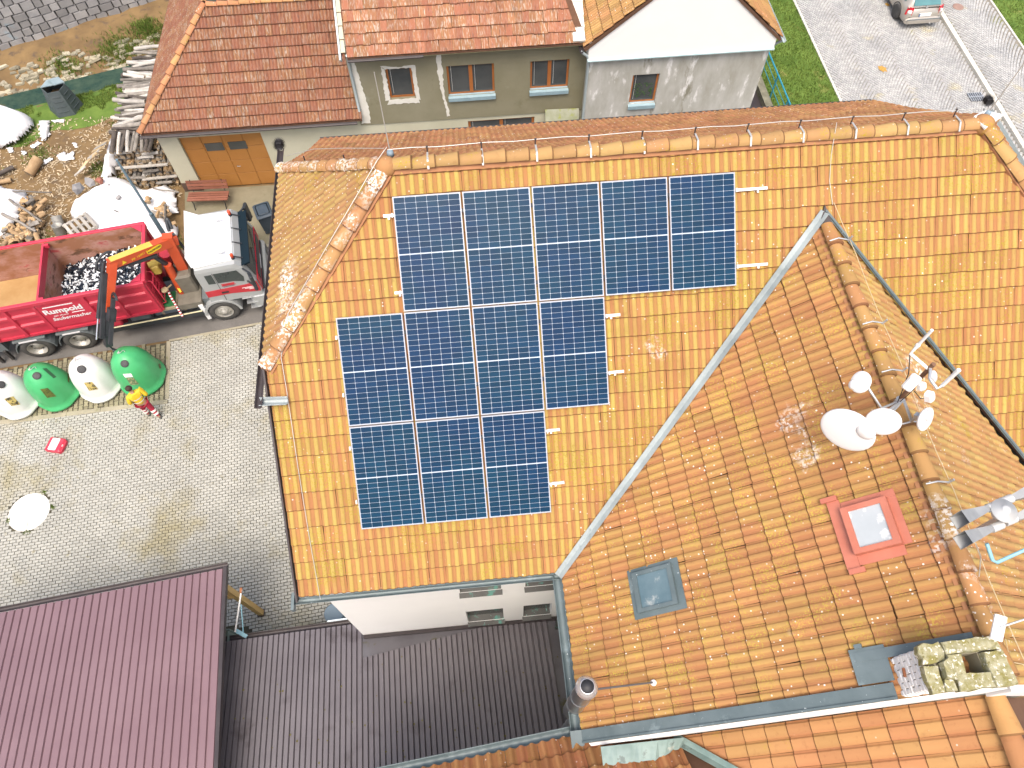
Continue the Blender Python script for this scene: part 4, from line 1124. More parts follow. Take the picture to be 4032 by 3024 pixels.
k = MB(); k.prism([mp(-.03, 0, -.1), mp(.05, 0, -.1), mp(.05, 7.2, -.1), mp(-.03, 7.2, -.1)], MN * .145); k.build('verge_trim', m_dark, mc, world=True)
k = MB(); gutter(k, mp(-.02, -.07, -.03), mp(7.6, -.07, -.03), .06); k.build('gutter', m_dark, mc, world=True)
m_wood = M('new_timber', (0.50, 0.33, 0.12), (0.58, 0.41, 0.17), 3, 0.7, stretch=(3, 3, .6))
for px_, py_ in ((-6.62, 4.90), (-12.5, 4.2)):
    k = MB(); k.box((px_ - .07, py_ - .07, .03), (px_ + .07, py_ + .07, 3.12)); pt = k.build('post', m_wood, mc, world=True)
    k = MB(); k.beam((px_ - .05, py_ - .06, 2.2), (px_ - .62, py_ - .10, 3.05), .09, .12); k.build('brace', m_wood, pt, world=True)
    k = MB(); k.box((px_ - .1, py_ - .1, 0), (px_ + .1, py_ + .1, .03)); k.build('post_shoe', m_dark, pt, world=True)
k = MB(); k.beam((-12.6, 4.3, 3.05), (-6.55, 4.96, 3.05), .12, .14); k.build('beam', m_wood, mc, world=True)
m_board = M('grey_green_board', (0.13, 0.185, 0.17), (0.16, 0.215, 0.20), 3, 0.7)
for i in range(10):
    k = MB(); k.box((-7.15 - .0, 4.02 + i * 0.0, .1 + i * .22), (-6.63, 4.05, .1 + i * .22 + .205)); k.build('board', m_board, mc, world=True)
for i in range(10):
    k = MB(); k.box((-6.66, 3.2, .1 + i * .22), (-6.63, 4.0, .1 + i * .22 + .205)); k.build('board', m_board, mc, world=True)
# folding metal bracket above the shed gutter
br = thing('clothes_bracket', 'white and blue metal bracket standing at the shed gutter beside the timber post', 'bracket', (-6.2, 4.1, 2.2))
k = MB(); a = at(926, 2488, 2.35); b = at(951, 2322, 2.9)
k.tube([a, b], .022, 8); k.build('arm', M('white_metal', (0.75, 0.75, 0.73), rough=.4), br, world=True)
k = MB(); k.tube([at(958, 2490, 2.3), at(949, 2380, 2.75)], .014, 8); k.build('strut', M('blue_paint', (0.22, 0.42, 0.50), rough=.5), br, world=True)
k = MB(); k.beam(at(928, 2482, 2.28), at(972, 2507, 2.22), .09, .03); k.build('base_plate', bpy.data.materials['blue_paint'], br, world=True)
k = MB(); k.beam(at(948, 2335, 2.86), at(950, 2314, 2.93), .05, .04); k.build('end_clamp', bpy.data.materials['rust'], br, world=True)
# blue barrel lid
bl = thing('barrel', 'round grey blue barrel lid peeking out beside the white wall', 'barrel', (-4.42, 4.5, 0))
k = MB(); k.lathe([(.22, 0), (.25, .3), (.25, .6), (.23, .86)], 28, (-4.42, 4.5, 0)); k.build('drum', M('blue_grey_plastic', (0.13, 0.19, 0.24), (0.15, 0.21, 0.26), 4, 0.6), bl, world=True)
k = MB(); k.lathe([(.255, .84), (.262, .88), (.25, .895), (.22, .885), (0, .89)], 28, (-4.42, 4.5, 0)); k.build('lid', bpy.data.materials['blue_grey_plastic'], bl, world=True)

# stainless flue pipe
m_inox = M('stainless_steel', (0.48, 0.51, 0.53), (0.55, 0.58, 0.60), 2, 0.28, 0.85)
fl = thing('flue_pipe', 'stainless steel flue pipe rising beside the wing gutter above the dark metal roof', 'flue', (1.22, 1.05, 2.6))
k = MB(); k.lathe([(.17, 2.62), (.175, 2.68), (.11, 2.72)], 24, (1.19, 1.03, 0)); k.build('collar', m_inox, fl, world=True)
for za, zb in ((2.7, 3.7), (3.72, 4.7), (4.72, 5.7), (5.72, 6.8)):
    k = MB(); k.lathe([(.11, za), (.11, zb), (.116, zb), (.116, zb + .02)], 24, (1.17, 1.03, 0)); k.build('section', m_inox, fl, world=True)
k = MB(); k.tube([(1.17, 1.03, 6.75), (1.16, 1.035, 6.85), (1.05, 1.085, 7.0), (1.035, 1.095, 7.1)], .112, 16); k.build('offset_bend', m_inox, fl, world=True)
FX, FY = 1.04, 1.28
FX = .96
FX2, FY2 = 1.035, 1.095
for za, zb in ((7.0, 8.1), (8.12, 9.1), (9.12, 10.1)):
    k = MB(); k.lathe([(.14, za), (.14, zb), (.146, zb), (.146, zb + .02)], 28, (FX2, FY2, 0)); k.build('section', m_inox, fl, world=True)
k = MB(); k.lathe([(.148, 10.12), (.152, 10.16), (.115, 10.25), (.098, 10.26), (.098, 10.29), (.09, 10.29)], 28, (FX2, FY2, 0), cap=False); k.build('cap', M('bright_steel', (0.66, 0.66, 0.67), rough=.25, metal=.7), fl, world=True)
k = MB(); k.lathe([(.09, 10.285), (.086, 10.1), (.084, 9.3), (.0, 9.3)], 24, (FX2, FY2, 0)); k.build('dark_flue_bore', m_black, fl, world=True)  # black inside wall and bottom paint the darkness of the open pipe
k = MB(); k.tube([(1.16, 1.12, 9.6), wp(2.19, 1.20, .10)], .014, 6); k.tube([wp(2.19, 1.20, .10), wp(2.17, 1.20, .02)], .02, 6); k.build('stay_rod', M('dark_grey_steel', (.16, .16, .17), rough=.5, metal=.5), fl, world=True)
k = MB(); k.lathe([(.05, -.02), (.04, .03), (.0, .035)], 10, tuple(wp(2.19, 1.2, .05))); k.build('stay_foot', m_white, fl, world=True)
# ------------------------------------------------------------------ solar panels on rails
m_frame = M('anodised_frame', (0.33, 0.34, 0.37), rough=0.4, metal=0.1)
m_back = M('white_backsheet', (0.42, 0.48, 0.56), rough=0.5)
def cell_mat():
    m = bpy.data.materials.new('solar_cell'); m.use_nodes = True
    N = m.node_tree; L = N.links; b = N.nodes['Principled BSDF']
    tc = N.nodes.new('ShaderNodeTexCoord'); sx = N.nodes.new('ShaderNodeSeparateXYZ'); L.new(tc.outputs['Object'], sx.inputs[0])
    mm = N.nodes.new('ShaderNodeMath'); mm.operation = 'MULTIPLY'; mm.inputs[1].default_value = 1 / 0.0166; L.new(sx.outputs['X'], mm.inputs[0])
    fr = N.nodes.new('ShaderNodeMath'); fr.operation = 'FRACT'; L.new(mm.outputs[0], fr.inputs[0])
    lt = N.nodes.new('ShaderNodeMath'); lt.operation = 'LESS_THAN'; lt.inputs[1].default_value = 0.12; L.new(fr.outputs[0], lt.inputs[0])
    at_ = N.nodes.new('ShaderNodeAttribute'); at_.attribute_name = 'tint'
    oi = N.nodes.new('ShaderNodeObjectInfo')
    n1 = N.nodes.new('ShaderNodeTexNoise'); n1.inputs['Scale'].default_value = 0.9; n1.inputs['Detail'].default_value = 3
    geo = N.nodes.new('ShaderNodeNewGeometry'); L.new(geo.outputs['Position'], n1.inputs['Vector'])
    x = N.nodes.new('ShaderNodeMix'); x.data_type = 'RGBA'; x.inputs[6].default_value = (0.003, 0.025, 0.072, 1); x.inputs[7].default_value = (0.003, 0.033, 0.068, 1)
    r = N.nodes.new('ShaderNodeMapRange'); r.inputs['From Min'].default_value = .40; r.inputs['From Max'].default_value = .60; L.new(n1.outputs['Fac'], r.inputs['Value']); L.new(r.outputs[0], x.inputs[0])
    hs = N.nodes.new('ShaderNodeHueSaturation'); L.new(x.outputs[2], hs.inputs['Color'])
    ad = N.nodes.new('ShaderNodeMath'); ad.operation = 'MULTIPLY_ADD'; ad.inputs[1].default_value = .35; ad.inputs[2].default_value = .82; L.new(at_.outputs['Fac'], ad.inputs[0]); L.new(ad.outputs[0], hs.inputs['Value'])
    y = N.nodes.new('ShaderNodeMix'); y.data_type = 'RGBA'; L.new(lt.outputs[0], y.inputs[0]); L.new(hs.outputs[0], y.inputs[6]); y.inputs[7].default_value = (0.012, 0.04, 0.085, 1)
    L.new(y.outputs[2], b.inputs['Base Color'])
    b.inputs['Roughness'].default_value = 0.35; b.inputs['Coat Weight'].default_value = 0.06; b.inputs['Coat Roughness'].default_value = 0.05
    b.inputs['Coat IOR'].default_value = 1.35; b.inputs['Specular IOR Level'].default_value = 0.1
    return m
m_cell = cell_mat()
PW_, PH_ = PU, PV
def panel_meshes():
    f = MB(); t = 0.011
    for a, b in (((0, 0), (PW_, t)), ((0, PH_ - t), (PW_, PH_)), ((0, t), (t, PH_ - t)), ((PW_ - t, t), (PW_, PH_ - t))): f.box((a[0], a[1], -.052), (b[0], b[1], 0))
    fm = f.mesh('panel_frame', m_frame)
    k = MB(); k.box((t, t, -.012), (PW_ - t, PH_ - t, -.006)); bm_ = k.mesh('backsheet', m_back)
    return fm, bm_
fm, bmk = panel_meshes()
def cells():
    k = MB(); ti = []
    mx, my, gap, mid = .018, .020, .0038, .018
    cw = (PW_ - 2 * mx - 5 * gap) / 6; chh = (PH_ - 2 * my - mid - 18 * gap) / 20
    for c in range(6):
        for r in range(20):
            x = mx + c * (cw + gap); y = my + r * (chh + gap) + (mid - gap if r >= 10 else 0)
            e = .007
            k.add([(x + e, y, -.004), (x + cw - e, y, -.004), (x + cw, y + e, -.004), (x + cw, y + chh - e, -.004), (x + cw - e, y + chh, -.004), (x + e, y + chh, -.004), (x, y + chh - e, -.004), (x, y + e, -.004)], [tuple(range(8))])
            ti += [random.random()] * 8
    me = k.mesh('solar_cells', m_cell); a = me.attributes.new('tint', 'FLOAT', 'POINT'); a.data.foreach_set('value', ti); return me
PX = Matrix((Vector((1, 0, 0)), SV, SNn)).transposed().to_4x4()
ROWS = {0: (0, 5), 1: (-1, 3), 2: (-1, 2)}
ordn = ['leftmost', 'second', 'third', 'fourth', 'rightmost']
rown = ['top row of five', 'middle row of four', 'bottom row of three']
for r, (c0, c1) in ROWS.items():
    for c in range(c0, c1):
        n = c1 - c0; i = c - c0
        nm = ordn[i] if i < n - 1 else 'rightmost'
        p = pl(c * (PU + PGU), r * (PV + PGV) + PV)
        t = thing('solar_panel', f'{nm} blue solar panel in the {rown[r]} on the ochre roof', 'solar panel', p, group='solar panels on the ochre roof')
        t.rotation_euler = PX.to_euler()
        link('frame', fm, None, t); link('backsheet', bmk, None, t); link('cell_grid', cells(), None, t)
m_rail = M('aluminium_rail', (0.72, 0.72, 0.72), rough=0.35, metal=0.3)
RF = {0: (.155, .83), 1: (.175, .705), 2: (.20, .725)}
ends = {0: (-.17, .53), 1: (-.03, .25), 2: (-.03, .23)}
for r, (c0, c1) in ROWS.items():
    for q, fq in enumerate(RF[r]):
        u0 = c0 * (PU + PGU) + (ends[r][0] + (.05 if q else 0)); u1 = c1 * (PU + PGU) - PGU + ends[r][1] + (0.02 if q and r else 0)
        a = pl(u0, r * (PV + PGV) + PV * fq) - SNn * .071; b = pl(u1, r * (PV + PGV) + PV * fq) - SNn * .071
        t = thing('mounting_rail', f'{"upper" if q == 0 else "lower"} aluminium rail carrying the {rown[r]} solar panels', 'rail', a, group='rails under the solar panels')
        k = MB(); k.beam(a, b, .042, .036, SNn); k.build('rail_bar', m_rail, t, world=True)
        k = MB()
        k.beam(b - Vector((.002, 0, 0)), b + Vector((.006, 0, 0)), .046, .04, SNn); k.build('end_cap', m_rail, t, world=True)
        for i in range(c0, c1 + 1):
            u = i * (PU + PGU) - PGU / 2 + (-.012 if i == c0 else .012 if i == c1 else 0)
            k = MB(); ctr = pl(u, r * (PV + PGV) + PV * fq) - SNn * .018; k.beam(ctr - SV * .03, ctr + SV * .03, .022, .04, SNn)
            k.build('clamp', m_rail if i in (c0, c1) else m_black, t, world=True)
        for u in (u1 - .14, u0 + .08):
            k = MB(); ctr = pl(u, r * (PV + PGV) + PV * fq) - SNn * .075; k.beam(ctr - SV * .06, ctr, .03, .012, SNn); k.build('roof_hook', m_rail, t, world=True)

# ------------------------------------------------------------------ lightning wires
def wire(parent, pts, r=.006, mat=None, name='lightning_wire'):
    k = MB(); k.tube(pts, r, 5); return k.build(name, mat or m_wire, parent, world=True)
pts = []; n = 24
for i in range(n + 1):
    x = -1.15 + 9.2 * i / n; pts.append((x, 8.62, 12.60 + .07 + (.012 * math.sin(i * 2.1))))
wire(house, pts, .007)
for i in range(11):
    x = -.55 + i * .83
    k = MB(); k.tube([(x, 8.60, 12.55), (x, 8.62, 12.675)], .011, 6); k.tube([(x - .015, 8.62, 12.68), (x + .015, 8.62, 12.68)], .014, 6)
    b_ = k.build('wire_holder', m_dark, house, world=True)
    k = MB(); k.prism([(x - .014, 8.31, 12.515), (x + .014, 8.31, 12.515), (x + .014, 8.40, 12.625), (x - .014, 8.40, 12.625)], (0, -.004, .006)); k.prism([(x - .014, 8.40, 12.629), (x + .014, 8.40, 12.629), (x + .014, 8.58, 12.60), (x - .014, 8.58, 12.60)], (0, 0, .006)); k.build('strap', m_wire, b_, world=True)
hp_ = [(-1.15, 8.62, 12.72), (-1.3, 8.43, 12.66), (-2.2, 7.55, 11.85), (-2.95, 6.8, 11.18), (-3.15, 6.3, 10.72), (-3.13, 5.9, 10.40), (-3.12, 4.9, 9.54), (-3.09, 3.9, 8.68), (-3.05, 3.12, 8.02)]
wire(house, hp_, .006)
wire(house, [(-1.2, 8.62, 12.7), (-1.9, 9.35, 12.1), (-2.6, 10.05, 11.5), (-3.35, 10.75, 10.75)], .006)
for x, y in ((-2.0, 9.45), (-2.9, 10.35)):
    k = MB(); k.tube([(x, y, 12.5 - (y - 8.45) * .87), (x, y, 12.74 - (y - 8.45) * .87)], .012, 6); k.build('wire_holder', m_dark, house, world=True)
wire(house, [(5.78, 8.5, 12.7), (5.74, 8.2, 12.33), (5.72, 7.9, 12.07), (5.76, 7.6, 11.85)], .005)
# rods at both ridge ends
lr = thing('lightning_rod', 'thin lightning rod standing at the left end of the ochre ridge', 'lightning rod', (-1.12, 8.66, 12.5))
k = MB(); k.tube([(-1.12, 8.66, 12.5), (-1.12, 8.66, 14.0)], .010, 6, r1=.006); k.build('rod', M('grey_rod', (.42, .41, .38), rough=.5), lr, world=True)
k = MB(); k.lathe([(.06, 12.52), (.05, 12.60), (.02, 12.63)], 10, (-1.12, 8.66, 0)); k.build('rod_foot', M('blue_grey_lead', (.24, .32, .38), rough=.6), lr, world=True)
lr = thing('lightning_rod', 'thin lightning rod standing on the white flashing at the right end of the ochre ridge', 'lightning rod', (8.35, 8.65, 12.5))
k = MB(); k.tube([(8.35, 8.65, 12.4), (8.42, 8.68, 14.4)], .012, 6, r1=.006); k.build('rod', bpy.data.materials['grey_rod'], lr, world=True)
k = MB(); k.lathe([(.05, 12.47), (.04, 12.56), (.02, 12.58)], 10, (8.35, 8.65, 0)); k.build('rod_foot', bpy.data.materials['blue_grey_lead'], lr, world=True)
pts = [(5.76, 7.6, 11.9)] + [(5.84, 7.2 - i * .55, 11.78 + .02 * math.sin(i * 1.7)) for i in range(13)]
wire(wing, pts, .006, M('pale_cord', (.50, .40, .24), rough=.7))
for y in (6.9, 5.35, 4.55, 3.75, 2.9):
    k = MB(); k.tube([(5.50, y, 11.83), (5.62, y, 11.885), (5.80, y, 11.82)], .012, 5); k.tube([(5.80, y, 11.80), (5.83, y, 11.90)], .016, 6); k.build('wire_holder', m_steel, wing, world=True)

# ------------------------------------------------------------------ antenna mast with dishes
m_dish = M('white_dish_paint', (0.74, 0.74, 0.73), rough=0.4)
mast = thing('antenna_mast', 'rusty antenna mast on the wing ridge with stick aerials on top', 'antenna', (5.60, 4.12, 11.7))
k = MB(); k.tube([(5.60, 4.12, 11.6), (5.60, 4.12, 12.75)], .028, 8); k.build('mast_pole', M('brown_rust', (.16, .085, .05), (.22, .12, .07), 9, .8), mast, world=True)
k = MB(); a0 = Vector((5.60, 4.12, 12.62)); b0 = at(3585, 1392, 12.75)
k.tube([a0, b0, at(3612, 1362, 12.82)], .022, 8); k.build('upper_arm', m_white, mast, world=True)
k = MB(); a = at(3612, 1362, 12.82); k.tube([a, a + Vector((.02, .01, .34))], .02, 8); k.lathe([(.028, -.03), (.03, .02), (.02, .05)], 10, tuple(a)); k.build('stick_aerial', m_dish, mast, world=True)
k = MB(); k.tube([a0 + Vector((0, 0, .05)), at(3660, 1490, 12.68), at(3690, 1530, 12.66), at(3708, 1520, 12.68)], .02, 8); k.build('side_arm', m_steel, mast, world=True)
k = MB(); a = at(3710, 1518, 12.68); k.tube([a, a + Vector((.02, .01, .36))], .024, 8, r1=.027); k.build('stick_aerial', m_dish, mast, world=True)
def orient(d, up=(0, 0, 1)):
    d = Vector(d).normalized(); x = Vector(up).cross(d).normalized(); y = d.cross(x); return Matrix((x, y, d)).transposed().to_4x4()
for (px, py, z, w_, h_, t_, d, nm) in ((3588, 1508, 12.62, .13, .24, .07, (-.7, -.6, .3), 'panel_aerial'), (3674, 1482, 12.62, .12, .13, .08, (.6, -.3, .5), 'junction_box'), (3632, 1522, 12.55, .10, .11, .07, (.2, -.6, .5), 'junction_box'), (3662, 1562, 12.58, .11, .14, .09, (.5, -.6, .5), 'junction_box')):
    k = MB(); k.T = Matrix.Translation(at(px, py, z)) @ orient(d); k.bbox((-w_ / 2, -h_ / 2, -t_ / 2), (w_ / 2, h_ / 2, t_ / 2), .02); k.T = None; k.build(nm, m_dish, mast, world=True)
k = MB()
k.tube([at(3530, 1595, 11.95), at(3552, 1540, 12.3), at(3578, 1470, 12.6), at(3583, 1398, 12.74)], .007, 5)
k.tube([at(3535, 1590, 11.95), at(3575, 1555, 12.2), at(3600, 1530, 12.5)], .006, 5); k.build('cable', m_black, mast, world=True)
k = MB(); k.tube([at(3600, 1540, 12.45), at(3625, 1570, 12.35), at(3650, 1568, 12.5)], .006, 5); k.build('cable', m_black, mast, world=True)
k = MB(); k.lathe([(.07, 11.72), (.06, 11.82), (.03, 11.86)], 10, (5.60, 4.12, 0)); k.build('mast_foot', m_steel, mast, world=True)
def dish(px, py, z, r, d, depth, label, arm=None, bump=None, squash=1.0):
    c = at(px, py, z); t = thing('dish_antenna', label, 'dish antenna', c, group='white dishes round the antenna mast')
    k = MB(); k.T = orient(d); prof = []
    for i in range(9):
        a = i / 8; prof.append((r * math.sin(a * math.pi / 2), -depth * math.cos(a * math.pi / 2)))
    prof += [(r * 1.0, .015)] + [(r * math.cos(a * math.pi / 2 * .999), .015 + .35 * depth * math.sin(a * math.pi / 2)) for a in (.15, .3, .5, .75, 1)]
    k.lathe(prof, 28); k.build('reflector', m_dish, t)
    if bump:
        k = MB(); k.T = orient(d); k.lathe([(bump[2], 0.02), (bump[2] * .95, .05), (bump[2] * .6, .075), (0, .08)], 18, (bump[0], bump[1], 0)); k.build('feed_cover', m_dish, t)
    b_ = Vector(d).normalized()
    k = MB(); k.T = orient(d); k.box((-.035, -.04, -depth - .07), (.035, .04, -depth + .02)); k.build('bracket', m_steel, t)
    if arm:
        k = MB(); k.tube([c - b_ * (depth + .05)] + [Vector(q) for q in arm], .02, 8); k.build('arm', m_steel, t, world=True)
    return t
hub = Vector((5.57, 4.05, 11.95))
dish(3338, 1693, 12.12, .34, (-.62, -.66, .15), .10, 'largest white oval dish lowest on the left of the antenna mast', [at(3450, 1690, 11.95), hub], (.17, .17, .12))
dish(3477, 1660, 12.18, .215, (-.35, -.72, .28), .08, 'middle sized white dish directly in front of the antenna mast', [hub])
dish(3390, 1505, 12.15, .150, (-.85, .05, .5), .06, 'white dish upper left of the antenna mast on a bare arm', [at(3420, 1530, 12.1), at(3470, 1608, 12.0), hub], (0, -.09, .07))
dish(3643, 1650, 12.2, .160, (.45, -.65, .5), .06, 'white dish to the right of the antenna mast over the ridge cord', [at(3590, 1660, 12.05), hub], (0, .08, .07))

# ------------------------------------------------------------------ siren
m_siren = M('siren_grey', (0.50, 0.51, 0.50), (0.58, 0.59, 0.58), 5, 0.45, 0.2)
m_horn = M('siren_horn', (0.30, 0.31, 0.31), (0.38, 0.39, 0.38), 5, 0.45, 0.4)
SZ = 12.75
sc0 = at(3938, 2020, SZ)
si = thing('warning_siren', 'grey electronic warning siren with rectangular horns at the right edge', 'siren', tuple(sc0))
k = MB(); k.tube([(0, 0, -.08), (0, 0, .05)], .055, 12); k.lathe([(.13, .05), (.14, .07), (.14, .085), (.05, .11), (.05, .13), (.02, .135)], 20); k.build('hub', m_siren, si)
k = MB(); k.tube([(0.06, -.02, -.1), (.06, -.02, -1.7)], .035, 8); k.build('mast', m_steel, si)
def horn(off, ang):
    k = MB(); rm = Matrix.Translation(off) @ Matrix.Rotation(ang, 4, 'Z'); k.T = rm
    a = [(.10, -.03, -.03), (.10, .03, -.03), (.10, .03, .03), (.10, -.03, .03)]
    b = [(.30, -.055, -.055), (.30, .055, -.055), (.30, .055, .055), (.30, -.055, .055)]
    c = [(.50, -.075, -.125), (.50, .075, -.125), (.50, .075, .125), (.50, -.075, .125)]
    L3 = a + b + c; k.add(L3, [(q * 4 + i, q * 4 + (i + 1) % 4, q * 4 + 4 + (i + 1) % 4, q * 4 + 4 + i) for q in (0, 1) for i in range(4)])
    ci = [(x - .004, y * .93, z * .95) for x, y, z in c]; bi = [(x, y * .8, z * .8) for x, y, z in b]
    k.add(ci + bi, [(0, 4, 5, 1), (1, 5, 6, 2), (2, 6, 7, 3), (3, 7, 4, 0), (4, 5, 6, 7)])
    k.add(c + ci, [(i, (i + 1) % 4, 4 + (i + 1) % 4, 4 + i) for i in range(4)])
    o = k.build('horn', m_horn, si)
    k = MB(); k.T = rm; k.tube([(.12, 0, 0), (-.02, 0, 0)], .05, 10); k.build('driver', m_siren, o)
for dy, dz in ((.085, .03), (-.12, -.05)):
    horn((-.02, dy, dz), R(195)); horn((.06, dy + .03, dz), R(15))
k = MB(); k.tube([at(3885, 2140, 12.5) - sc0, at(3908, 2205, 12.4) - sc0, at(3925, 2215, 12.35) - sc0, at(4050, 2158, 12.5) - sc0], .022, 8); k.build('bracket_tube', bpy.data.materials['blue_paint'], si)
k = MB(); k.tube([at(3842, 2140, 12.5) - sc0, at(3862, 2190, 12.2) - sc0, at(3855, 2270, 11.9) - sc0], .007, 5); k.build('cable', m_wire, si)
ba = thing('box_antenna', 'small white flat box antenna on a rod above the chimney', 'antenna', tuple(at(3932, 2472, 12.2)))
c_ = ORG[ba.name]
k = MB(); k.T = orient((-.1, -.35, .9), (.4, 1, 0)); k.bbox((-.065, -.14, -.015), (.065, .14, .015), .008); k.build('box', m_dish, ba)
k = MB(); k.tube([(0, 0, .02), at(4060, 2430, 12.3) - c_], .012, 8); k.build('rod', m_steel, ba)
k = MB(); k.tube([at(3960, 2518, 12.0) - c_, at(3972, 2580, 11.6) - c_, at(3990, 2608, 11.5) - c_, at(4040, 2618, 11.4) - c_], .006, 5); k.build('cable', bpy.data.materials['pale_cord'], ba)
# ================================================================== NEIGHBOURS ACROSS THE ROAD
Y0 = 21.06
m_grey = M('grey_brown_render', (0.20, 0.185, 0.115), (0.25, 0.235, 0.16), 0.55, 0.92, bump=0.3, bscale=50, spots=(((0.30, 0.30, 0.235), 0.7, 0.62, 0.12), ((0.17, 0.155, 0.09), 1.5, 0.62, 0.12)))
m_patch = M('white_plaster_patch', (0.62, 0.61, 0.54), (0.72, 0.71, 0.65), 3, 0.9, bump=0.4, bscale=30)
m_grey2 = M('stained_concrete_render', (0.33, 0.325, 0.28), (0.48, 0.48, 0.45), 0.75, 0.92, bump=0.3, bscale=45, stretch=(2.2, 2.2, .8), spots=(((0.22, 0.21, 0.16), 0.9, 0.62, 0.1), ((0.66, 0.66, 0.64), 1.3, 0.57, 0.08)))
m_bluesill = M('blue_grey_sill', (0.26, 0.38, 0.43), (0.33, 0.46, 0.51), 4, 0.45, 0.2)
m_door = M('orange_garage_door', (0.37, 0.165, 0.04), (0.41, 0.19, 0.05), 1.2, 0.55, spots=(((0.28, 0.12, 0.03), 2.5, 0.66, 0.1),))
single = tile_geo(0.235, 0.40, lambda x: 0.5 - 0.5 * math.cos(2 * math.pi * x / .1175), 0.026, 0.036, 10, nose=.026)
# garage ----------------------------------------------------------
ga = thing('garage', 'garage with red hipped tile roof and orange double door', 'garage', (-7.2, 23.6, 0))
me_g = tile_me(single, t_gar); rg = Roof(ga)
GE = Vector((-11.0, 20.74, 3.1)); GR = Vector((-8.22, 23.62, 5.72)); GX = -3.42
gv = Vector((0, GR.y - GE.y, GR.z - GE.z)); GL = gv.length; gv.normalize()
rg.slope(GE, (1, 0, 0), gv, [[(0, 0), (GX - GE.x, 0), (GX - GE.x, GL), (GR.x - GE.x, GL)]], single, t_gar, 0.235, GL / 11, me_g, v0=-.01)
hv2 = Vector((GR.x - GE.x, 0, GR.z - GE.z)); HL = hv2.length; hv2.normalize()
rg.slope((GE.x, 34, 3.1), (0, -1, 0), hv2, [[(0, 0), (34 - GE.y, 0), (34 - GR.y, HL), (0, HL)]], single, t_gar, 0.235, HL / 11, me_g, v0=-.01, weight=.3)
rg.slope((GX, 26.5, 3.1), (-1, 0, 0), Vector((0, -(26.5 - GR.y), GR.z - 3.1)), [[(0, 0), (GX - GE.x, 0), (GX - GR.x, GL), (0, GL)]], single, t_gar, 0.235, GL / 11, me_g)
rg.finish()
t_gcap = TM('garage_ridge_clay', (0.44, 0.23, 0.11), (0.40, 0.17, 0.08), white=0.6, wpatch=0.5, wscale=12, rand=.25)
ridge_run(ga, GE + Vector((-.02, -.02, .03)), GR + Vector((0, 0, .03)), t_gcap, .12, .38)
ridge_run(ga, (GR.x, 33.8, GR.z + .03), GR + Vector((0, .2, .03)), t_gcap, .11, .36)
ridge_run(ga, GR + Vector((.1, 0, .03)), (GX, GR.y, GR.z + .03), t_gcap, .11, .36)
k = MB(); d3 = Vector((0, 0, -.05))
k.prism([GE + d3, Vector((GX, GE.y, 3.1)) + d3, Vector((GX, GR.y, GR.z)) + d3, GR + d3], (0, 0, -.04))
k.prism([Vector((GE.x, 34, 3.1)) + d3, GE + d3, GR + d3, Vector((GR.x, 34, GR.z)) + d3], (0, 0, -.04)); k.prism([Vector((GX, 26.5, 3.1)) + d3, Vector((GE.x, 26.5, 3.1)) + d3, GR + d3, Vector((GX, GR.y, GR.z)) + d3], (0, 0, -.04))
k.build('roof_deck', m_deck, ga, world=True)
DX0, DX1, DZ = -10.02, -7.12, 2.55
k = MB(); panel_wall(k, Y0, Y0 + .3, -10.7, -3.55, 0.45, 2.95, [(DX0, DX1, -1, DZ)])
k.box((-10.7, Y0 + .3, .45), (-10.4, 33.8, 2.95)); k.box((-10.4, 25.7, .45), (-3.5, 26, 2.95))
k.build('wall', m_cream, ga, world=True)
k = MB(); panel_wall(k, Y0 - .03, Y0 + .27, -10.72, -3.55, 0, 0.45, [(DX0, DX1, -1, DZ)]); k.box((-10.72, Y0 + .27, 0), (-10.42, 26, .45)); k.build('plinth', M('dark_brick_plinth', (0.07, 0.045, 0.035), (0.12, 0.08, 0.06), 6, .8), ga, world=True)
k = MB(); k.box((DX0 - .01, Y0 + .13, .03), (DX1 + .01, Y0 + .16, DZ + .1)); dr_ = k.build('garage_door', m_door, ga, world=True)
for i in range(2):
    for j in range(4):
        xa = DX0 + i * (DX1 - DX0) / 2; w2 = (DX1 - DX0) / 2
        zz = (.03, .66, 1.29, 1.92, 2.55)
        for h in range(2):
            k = MB(); k.bbox((xa + h * w2 / 2 + .012, 0, zz[j] + .012), (xa + (h + 1) * w2 / 2 - .012, .02, zz[j + 1] - .012), .004)
            k.v = [Vector((p.x, Y0 + .125 - p.y, p.z)) for p in k.v]; k.f = [list(reversed(f)) for f in k.f]
            k.build('door_panel', m_door, dr_, world=True)
for xa in (-9.25, -8.42):
    k = MB(); k.box((xa, Y0 + .085, 1.80), (xa + .64, Y0 + .10, 2.15)); k.build('door_pane', m_winglass, dr_, world=True)
k = MB(); k.tube([(-8.42, Y0 + .08, 1.05), (-8.42, Y0 + .03, 1.05), (-8.30, Y0 + .03, 1.05)], .012, 6); k.build('handle', m_steel, dr_, world=True)
k = MB(); gutter(k, (-11.05, 20.66, 3.02), (-3.6, 20.66, 3.02), .06); k.build('gutter', m_dark, ga, world=True)
k = MB(); k.tube([(-11.06, 20.7, 3.06), (-11.06, 34, 3.06)], .03, 6); k.build('side_gutter', m_dark, ga, world=True)
k = MB(); k.box((-10.9, Y0 - .28, 2.93), (-3.6, Y0 + .3, 2.97)); k.build('soffit', m_cream, ga, world=True)

